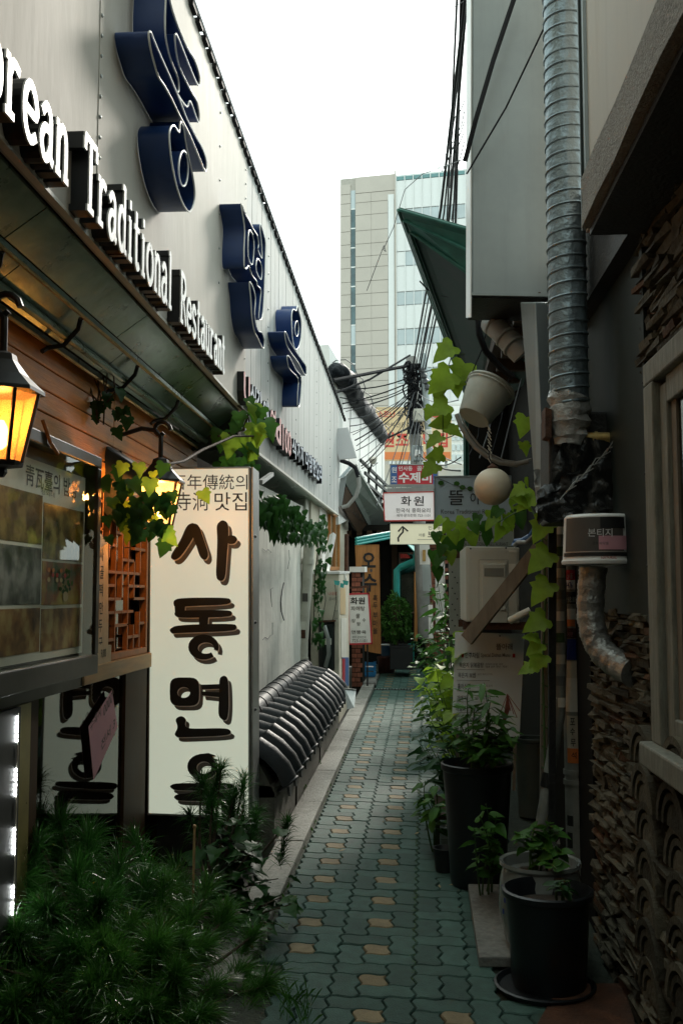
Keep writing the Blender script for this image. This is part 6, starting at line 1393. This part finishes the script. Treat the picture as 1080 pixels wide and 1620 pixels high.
# ---- pines in the bed on the left
bed = MB().add([(-1.5, 3.2, .02), (-.95, 3.2, .02), (-.93, 5.6, .17), (-1.5, 5.9, .17)], [(0, 1, 2, 3)]); tag(bed.build('soil_bed', M['soil']), kind='structure')
def pine(label, base, tips, ln, nn, m):
    t = thing('pine_shrub', label, 'pine', base, None); w_ = MB(); nd = MB(); base = Vector(base)
    for tp in tips:
        tp = Vector(tp); mid = base.lerp(tp, .5) + Vector((rnd.uniform(-.06, .06), rnd.uniform(-.06, .06), -.05)); L = [base * (1 - u) ** 2 + mid * 2 * u * (1 - u) + tp * u * u for u in [i / 6 for i in range(7)]]
        w_.tube(L, [.013 - .0014 * i for i in range(7)], 6)
        dr = (L[6] - L[5]).normalized(); dr = (dr + Z3 * .4).normalized()
        sp_ = rnd.uniform(.12, .3); dr = (dr + rdir(.25)).normalized(); ln_ = ln * rnd.uniform(.75, 1.15)
        for k in range(int(nn * rnd.uniform(.55, 1.25))):
            u = rnd.random() ** 1.4; p = L[6] - dr * u * sp_ + rdir(.004)
            d = (dr * rnd.uniform(.3, 1.3) + rdir(.5)).normalized(); l = ln_ * rnd.uniform(.6, 1.15)
            s = d.cross(rdir()).normalized() * .0015; dp = Vector((0, 0, -l * .22))
            q1, q2 = p + d * l * .55, p + d * l + dp
            nd.add([p - s, p + s, q1 + s * .9, q1 - s * .9, q2], [(0, 1, 2, 3), (3, 2, 4)])
    w_.build('branches', M['bark'], t, smooth=True); tag(nd.build('needles', M[m], t), kind='stuff'); return t
T = []
for px, py, Y in ((95, 1300, 4.35), (60, 1330, 4.1), (140, 1330, 4.4), (30, 1390, 4.0), (120, 1380, 4.1), (190, 1370, 4.4), (215, 1330, 4.7), (70, 1440, 3.9), (160, 1430, 4.1), (20, 1480, 3.8), (110, 1500, 3.85), (5, 1400, 4.0), (230, 1400, 4.5)): T.append(at(px, py, Y))
pine('dark green pine shrub with long wet needles below the LED board', (-1.28, 4.25, .1), T, .17, 640, 'needle')
T = [at(px, py, Y) for px, py, Y in ((260, 1400, 4.5), (300, 1450, 4.5), (210, 1460, 4.2), (250, 1500, 4.1), (320, 1500, 4.3), (180, 1520, 3.95), (280, 1560, 4.0), (340, 1560, 4.15), (230, 1590, 3.8), (140, 1560, 3.75), (380, 1540, 4.3), (60, 1560, 3.7), (320, 1610, 3.9), (395, 1600, 4.1), (180, 1610, 3.7), (90, 1610, 3.65), (20, 1590, 3.6), (400, 1480, 4.5), (420, 1560, 4.2), (355, 1450, 4.6))]
for k in range(34): T.append(Vector((rnd.uniform(-1.5, -.86), rnd.uniform(3.55, 5.0), rnd.uniform(.2, .42))))
pine('low spreading pine shrub beside the paving edge', (-1.0, 4.1, .1), T, .16, 520, 'needle_t')
T = [at(px, py, Y) for px, py, Y in ((350, 1215, 5.4), (385, 1235, 5.35), (320, 1240, 5.4), (370, 1262, 5.3), (335, 1275, 5.3), (405, 1290, 5.4), (300, 1290, 5.3), (455, 1300, 5.3))]
pine('slim pine rising in front of the tall lightbox sign', (-1.02, 5.2, .15), T, .12, 420, 'needle')
T = [at(px, py, Y) for px, py, Y in ((385, 1280, 5.1), (420, 1320, 5.1), (350, 1330, 5.0), (400, 1370, 5.0), (440, 1390, 5.0), (345, 1390, 4.9), (455, 1440, 4.9), (400, 1430, 4.8), (430, 1350, 5.2), (370, 1300, 5.2))]
shrub('leafy_shrub', 'dark broad leaved shrub growing in front of the tiled wall', (-1.0, 5.0, .15), T, 'lobed', .095, 'leafd', 9, 'bark', spread=.08)
T = [at(px, py, Y) for px, py, Y in ((445, 1420, 4.8), (470, 1430, 4.75), (430, 1470, 4.6), (455, 1465, 4.65))]
shrub('paving_edge_plant', 'low dark leafed plant hanging over the paving edge', (-.88, 4.8, .12), T, 'lobed', .075, 'leafd', 7, 'bark', spread=.05)
st = thing('bamboo_stake', 'short pale bamboo stake standing among the shrubs', 'stake', at(305, 1420, 4.7)); MB().tube([at(305, 1440, 4.7), at(308, 1308, 4.7)], .006, 8).build('cane', M['sillwood'], st, smooth=True); MB().lathe(at(308, 1310, 4.7), [(.007, 0), (.009, .006), (.007, .014)], 8).build('node', M['sillwood'], st)
tg = thing('grass_tuft', 'thin grass tuft beside the low spreading pine', 'grass', onG(470, 1600)); mb = MB()
for k in range(60):
    p = onG(465 + rnd.uniform(-25, 25), 1600 + rnd.uniform(-25, 25)); d = Vector((rnd.gauss(0, .5), rnd.gauss(0, .5), 1)).normalized(); l = rnd.uniform(.05, .14); s = Vector((.0015, 0, 0)); mb.add([p - s, p + s, p + d * l * .6 + s * .6, p + d * l + Vector((0, 0, -.02))], [(0, 1, 2, 3)])
mb.build('blades', M['needle_t'], tg)
wt = thing('kerb_weeds', 'tiny weeds sprouting along the kerb joint', 'weeds', G(-.76, 6)); wt['kind'] = 'stuff'; mb = MB()
for k in range(240):
    d_ = rnd.uniform(4.6, 11); p = G(-.757 + rnd.gauss(0, .008) if k % 3 else -.93 + rnd.gauss(0, .01), d_, .0 if k % 3 else .035)
    if math.sin(d_ * 5) < -.2: continue
    add_leaf(mb, 'oval', p, Vector((rnd.gauss(0, .6), rnd.gauss(0, .6), .8)), X3 + rdir(.4), rnd.uniform(.012, .035))
mb.build('sprouts', M['leaf'], wt)
# ---- ivy under the fascia, vine round the lantern
def ivy_on(label, pts, n, size, plane, name='ivy', spread=6):
    c0 = plane(*pts[0]); t = thing(name, label, 'ivy', c0); st = MB(); lf = MB()
    st.tube([plane(*p) for p in pts], .006, 5)
    for k in range(n):
        i = rnd.randrange(len(pts) - 1); u = rnd.random(); x = pts[i][0] + (pts[i + 1][0] - pts[i][0]) * u + rnd.gauss(0, spread); y = pts[i][1] + (pts[i + 1][1] - pts[i][1]) * u + rnd.gauss(0, spread)
        p = plane(x, y) + Vector((rnd.uniform(.0, .09), rnd.uniform(-.06, .06), 0)); add_leaf(lf, 'ivy', p, Vector((rnd.uniform(.0, .5), rnd.gauss(0, .4), -1)), Vector((1, -.8, .4)) + rdir(.35), size * rnd.uniform(.6, 1.25))
    st.build('stems', M['bark'], t, smooth=True); lf.build('foliage', M['ivy'], t, smooth=True); return t
pw_ = lambda x, y: onP(x, y, -1.2, 0, .018)
ivy_on('dense green ivy curtain over the top of the plaster wall', [(412, 800), (425, 795), (440, 815), (455, 825), (470, 835), (485, 842), (498, 838)], 330, .10, pw_, spread=9)
ivy_on('fringe of ivy hanging beside the lightbox sign', [(414, 785), (420, 810), (425, 830), (440, 835), (455, 842)], 110, .10, pw_, spread=6)
pq = lambda x, y: at(x, y, 10.2)
ivy_on('thin ivy strand trailing down the white drain pipe', [(500, 835), (503, 870), (498, 910), (497, 950), (496, 990), (493, 1020)], 90, .075, pq, spread=2.2)
vv = thing('lantern_vine', 'grape vine with brown and green leaves hanging over the lit lantern', 'vine', at(240, 740, 5.2))
MB().tube([at(405, 690, 6.6), at(370, 690, 6.2), at(320, 712, 5.7), at(290, 730, 5.2), at(262, 735, 4.85), at(240, 770, 4.72), at(220, 800, 4.72)], .008, 6).build('stem', M['bark'], vv, smooth=True)
for i in range(34):
    x, y = rnd.gauss(225, 36), rnd.gauss(795, 36)
    if x > 275 and y > 780: x -= 40
    leaf_obj(vv, 'lobed', at(x, y, 4.72 + rnd.uniform(-.1, .12)), Vector((rnd.gauss(0, .5), -.2, -1)), Vector((rnd.gauss(.2, .4), -1, .5)), rnd.uniform(.05, .09), rnd.choice(('leaf', 'leafd', 'leafd', 'leafy')))
for x, y in ((205, 770), (190, 790), (215, 800), (232, 815), (245, 838), (228, 850), (210, 835), (255, 815), (265, 850), (195, 815), (180, 800), (272, 790), (240, 770), (222, 745), (258, 745), (175, 770)):
    leaf_obj(vv, 'lobed', at(x + rnd.uniform(-5, 5), y - 12, 4.66 + rnd.uniform(-.06, .06)), Vector((rnd.gauss(0, .4), -.2, -1)), Vector((rnd.gauss(.2, .4), -1, .5)), rnd.uniform(.06, .095), rnd.choice(('leaf', 'leafd', 'leafy', 'ivy')))
v2 = thing('fascia_vine', 'vine tendrils with green leaves climbing over the fascia corner', 'vine', at(390, 700, 6.8))
MB().tube([at(345, 690, 6.6), at(385, 680, 6.7), at(393, 655, 6.7), at(375, 640, 6.8)], .009, 6).build('stem', M['bark'], v2, smooth=True); MB().tube([at(393, 660, 6.7), at(398, 690, 6.7), at(402, 715, 6.7)], .006, 6).build('stem', M['bark'], v2, smooth=True)
for x, y, s in ((368, 615, .06), (400, 640, .12), (412, 645, .12), (418, 665, .13), (405, 672, .12), (378, 652, .09), (352, 682, .12), (365, 690, .13), (345, 680, .08), (398, 700, .08), (402, 715, .07), (385, 690, .08), (392, 630, .07), (408, 680, .1), (388, 700, .1), (376, 668, .08), (372, 727, .09), (395, 727, .08), (360, 722, .1), (383, 738, .09), (350, 733, .1), (405, 735, .06)):
    leaf_obj(v2, 'lobed', at(x, y, 6.65 + rnd.uniform(-.1, .1)), Vector((rnd.gauss(.2, .5), -.2, -.8)), Vector((rnd.gauss(.2, .4), -1, .7)), s * 1.25, rnd.choice(('leaf', 'leaf', 'ivy', 'leafy')))
dv = thing('dry_creeper', 'dry dark creeper hanging from the soffit in front of the planks', 'creeper', at(150, 610, 4.8)); mb = MB()
for k in range(7): mb.tube([at(130 + k * 8, 575 + 8 * (k % 3), 4.8), at(140 + k * 7 + rnd.uniform(-8, 8), 620, 4.75), at(152 + rnd.uniform(-10, 14), 655 + rnd.uniform(-20, 30), 4.75)], .004, 5)
mb.build('stems', M['bark'], dv)
for k in range(12): leaf_obj(dv, 'lobed', at(rnd.gauss(165, 22), rnd.gauss(640, 14), 4.75), Vector((rnd.gauss(0, .5), -.2, -1)), Vector((0, -1, .4)) + rdir(.4), rnd.uniform(.04, .08), 'leafd')
# ---- gourd vine on the right
gv = thing('gourd_vine', 'climbing vine with big bright yellow green leaves on the wooden stake', 'vine', at(862, 1250, 5.5))
MB().tube([at(862, 1250, 5.55), at(858, 1050, 5.5), at(863, 930, 5.5), at(855, 830, 5.5), at(830, 790, 5.6), at(812, 800, 6.0)], .006, 6).build('stem', M['stem'], gv, smooth=True)
for x, y, s, dx, dy in ((866, 822, .15, -.6, -.75), (868, 874, .16, -.75, -.6), (868, 922, .155, -.7, -.7), (862, 978, .14, -.85, -.4), (855, 1018, .1, -.8, -.5), (858, 1036, .12, -.6, -.7), (850, 1012, .09, -.6, .2), (846, 1055, .1, -.9, -.2),
                     (832, 660, .12, -.3, -.9), (846, 785, .13, -.8, -.5), (838, 800, .12, -.5, .3), (830, 772, .1, -.9, -.4), (826, 700, .08, .3, -.8)):
    leaf_obj(gv, 'lobed', at(x, y, 5.42), Vector((dx, -.25, dy)), Vector((.15, -.75, .75)) + rdir(.12), s, 'leafy')
hv = thing('hanging_vine', 'bright green vine leaves hanging against the pale sky by the green roof', 'vine', at(700, 560, 6.8))
MB().tube([at(735, 560, 6.9), at(715, 560, 6.8), at(705, 590, 6.7), at(700, 640, 6.7), at(700, 690, 6.7), at(690, 740, 6.8)], .004, 5).build('stem', M['stem'], hv, smooth=True)
for x, y, s, dx, dy in ((716, 548, .17, -.8, -.55), (712, 590, .2, -.75, -.7), (735, 575, .18, -.35, -.9), (700, 598, .17, -.35, -.95), (708, 640, .16, -.85, -.4), (712, 668, .15, -.9, -.1), (697, 690, .13, -.8, -.5), (708, 678, .12, .6, -.3), (700, 718, .12, -.9, -.2), (690, 735, .14, -.7, -.5), (720, 600, .13, .1, -1), (684, 645, .1, -.5, -.8)):
    leaf_obj(hv, 'lobed', at(x, y, 6.65 + rnd.uniform(-.1, .1)), Vector((dx, -.25, dy)), Vector((.1, -.8, .6)) + rdir(.2), s, 'leafy')
cv = thing('sign_vine', 'heart leaved vine draped in front of the grey and beige signs', 'vine', at(760, 850, 8.2))
MB().tube([at(700, 830, 8.3), at(725, 848, 8.2), at(755, 845, 8.2), at(790, 825, 8.0), at(825, 805, 7.6)], .005, 5).build('stem', M['stem'], cv, smooth=True); MB().tube([at(712, 840, 8.3), at(700, 900, 8.4), at(690, 930, 8.5)], .004, 5).build('stem', M['stem'], cv, smooth=True)
for x, y, s in ((712, 832, .14), (735, 828, .17), (722, 858, .15), (745, 848, .16), (760, 838, .16), (775, 815, .17), (790, 812, .14), (800, 822, .16), (812, 800, .15), (820, 815, .18), (700, 828, .13), (705, 855, .17), (716, 865, .16), (690, 850, .12), (684, 880, .15), (700, 888, .15), (712, 880, .13), (690, 905, .14), (770, 852, .12), (790, 840, .16), (756, 822, .11), (830, 790, .16), (838, 765, .12), (700, 870, .12), (730, 842, .15), (783, 828, .14), (748, 832, .13), (715, 848, .13), (805, 835, .13)):
    leaf_obj(cv, 'heart', at(x, y - 8, 8.1 + rnd.uniform(-.15, .15)), Vector((rnd.gauss(0, .5), -.3, -.8)), Vector((0, -.8, .7)) + rdir(.3), s * .9, 'leafy' if rnd.random() < .55 else 'leaf')
# ---- plants along the right edge
T = [at(px, py, Y) for px, py, Y in ((722, 1000, 7.3), (700, 1020, 7.5), (690, 1060, 7.6), (712, 1050, 7.2), (680, 1090, 7.6), (700, 1100, 7.3), (716, 1110, 7.0), (690, 1130, 7.3), (708, 1080, 7.4), (735, 1005, 7.0))]
shrub('gourd_plant', 'yellow green broad leaved plant crowding the left edge of the menu board', G(.3, 7.4), T, 'heart', .13, 'leafy', 9, spread=.05)
T = [at(px, py, Y) for px, py, Y in ((665, 1150, 7.0), (680, 1140, 7.0), (700, 1150, 6.8), (672, 1180, 6.8), (690, 1190, 6.7), (706, 1180, 6.7), (660, 1170, 7.1))]
shrub('glossy_plant', 'dark glossy long leaved plant leaning over the paving', G(.28, 6.9), T, 'long', .2, 'leafd', 9, spread=.02)
T = [at(px, py, Y) for px, py, Y in ((672, 1235, 6.2), (688, 1240, 6.1), (680, 1262, 6.0), (692, 1275, 6.0), (670, 1260, 6.2))]
shrub('edge_herb', 'small bright leafed herb on the paving beside the tall dark pot', onG(692, 1345), T, 'oval', .11, 'leaf', 8, spread=.02)
T = [at(px, py, Y) for px, py, Y in ((740, 1090, 5.45), (765, 1080, 5.45), (775, 1110, 5.4), (790, 1130, 5.4), (750, 1120, 5.5), (800, 1160, 5.4), (730, 1150, 5.4), (810, 1150, 5.5))]
shrub('pot_herb', 'slender stemmed herb with thin drooping leaves in the tall dark pot', cA + Vector((0, 0, .58)), T, 'long', .14, 'leaf', 16, spread=.01)
T = [at(px, py, Y) for px, py, Y in ((735, 1170, 5.35), (770, 1185, 5.3), (800, 1180, 5.35), (790, 1200, 5.3), (815, 1165, 5.4), (755, 1195, 5.3))]
shrub('pot_vine', 'round leafed vine spilling over the tall dark pot', cA + Vector((.02, .0, .57)), T, 'heart', .07, 'leaf', 8, spread=.03)
mb = MB(); t = thing('red_stem_plant', 'bare red forked stems bent in front of the menu board', 'plant', cA + Vector((.06, .03, .58)))
for k in range(7): mb.tube([cA + Vector((.06, .03, .58)), at(800 + k, 1120, 5.5), at(802, 1098, 5.5), at(792 + k * 5, 1125 + 5 * (k % 3), 5.5)], .0022, 5)
mb.build('stems', M['redstem'], t)
T = [at(px, py, Y) for px, py, Y in ((768, 1272, 5.0), (785, 1290, 5.0), (750, 1310, 4.95), (770, 1320, 4.95), (782, 1330, 5.0), (758, 1290, 4.95))]
shrub('nettle_plant', 'fresh green toothed leaf plant growing before the tall dark pot', onG(770, 1425), T, 'heart', .085, 'leaf', 7, spread=.01)
T = [at(px, py, Y) for px, py, Y in ((845, 1310, 4.6), (870, 1300, 4.6), (885, 1315, 4.6), (825, 1320, 4.6), (895, 1350, 4.5), (850, 1340, 4.5), (880, 1375, 4.4))]
shrub('ceramic_pot_plant', 'green leafed plant growing in the glazed pot', cC + Vector((0, 0, .36)), T, 'heart', .08, 'leaf', 7, spread=.02)
T = [at(px, py, Y) for px, py, Y in ((900, 1395, 4.1), (885, 1400, 4.1), (905, 1415, 4.1))]
shrub('black_pot_sprout', 'sparse sprout in the round black pot', cB + Vector((.05, 0, .33)), T, 'oval', .06, 'leafd', 5, spread=.01)
T = [at(px, py, Y) for px, py, Y in ((690, 905, 11), (700, 920, 11), (705, 945, 10.8), (690, 935, 11.2), (680, 925, 11.3), (710, 965, 10.8), (700, 905, 11.3))]
shrub('palmate_shrub', 'tall green shrub with finger shaped leaves beside the white hoarding', G(.42, 11), T, 'long', .24, 'leaf', 12, 'bark', spread=.03)
for lab, pts, Y, X, kind, s, m, nm in (('leafy green plant below the white hoarding', ((665, 1000), (680, 990), (695, 985), (672, 1030), (690, 1020), (705, 1005), (660, 1045), (685, 1050)), 11.5, .3, 'oval', .13, 'leaf', 'hoarding_shrub'),
                                     ('mixed green plant between the hoarding and the gourd plant', ((680, 1060), (695, 1050), (705, 1065), (670, 1085), (690, 1080), (665, 1070)), 9.6, .3, 'heart', .12, 'leafy', 'middle_shrub'),
                                     ('dark leafy plant beside the teal outlet pipe', ((655, 1010), (662, 1025), (668, 1005), (650, 1000)), 14.5, .2, 'oval', .16, 'leafd', 'outlet_shrub'),
                                     ('dark leafy plant trailing over the paving edge', ((668, 1100), (680, 1110), (690, 1105), (672, 1125), (662, 1120)), 8.4, .28, 'oval', .1, 'leaf', 'trailing_shrub')):
    shrub(nm, lab, G(X, Y), [at(x, y, Y + rnd.uniform(-.3, .3)) for x, y in pts], kind, s, m, 16, spread=.08)
# round clipped bush at the end of the alley
bb = at(627, 1030, 16.2); t = thing('potted_bush', 'dense round green bush in a dark trough at the alley end', 'bush', bb); lf = MB(); cc = at(627, 978, 16.2)
for k in range(1500):
    d = rdir().normalized(); r = rnd.uniform(.55, 1) ** .6 * (1 + .12 * math.sin(5 * d.x + 3 * d.z)); p = cc + Vector((d.x * .25, d.y * .25, d.z * .38)) * r; add_leaf(lf, 'oval', p, d + rdir(.5) - Z3 * .2, Z3 + rdir(.4), rnd.uniform(.04, .075))
lf.build('foliage', M['leaf'], t); MB().tube([bb, cc], [.03, .015], 7).build('trunk', M['bark'], t)
t = thing('long_trough', 'long dark planting trough at the end of the alley', 'trough', at(636, 1058, 16.2)); q = at(636, 1058, 16.2)
MB().box(q.x - .19, q.x + .17, 16.0, 16.7, q.z, q.z + .34).build('trough', M['black'], t, bevel=.01); MB().box(q.x - .2, q.x + .18, 15.99, 16.71, q.z + .341, q.z + .37).build('rim', M['black'], t)
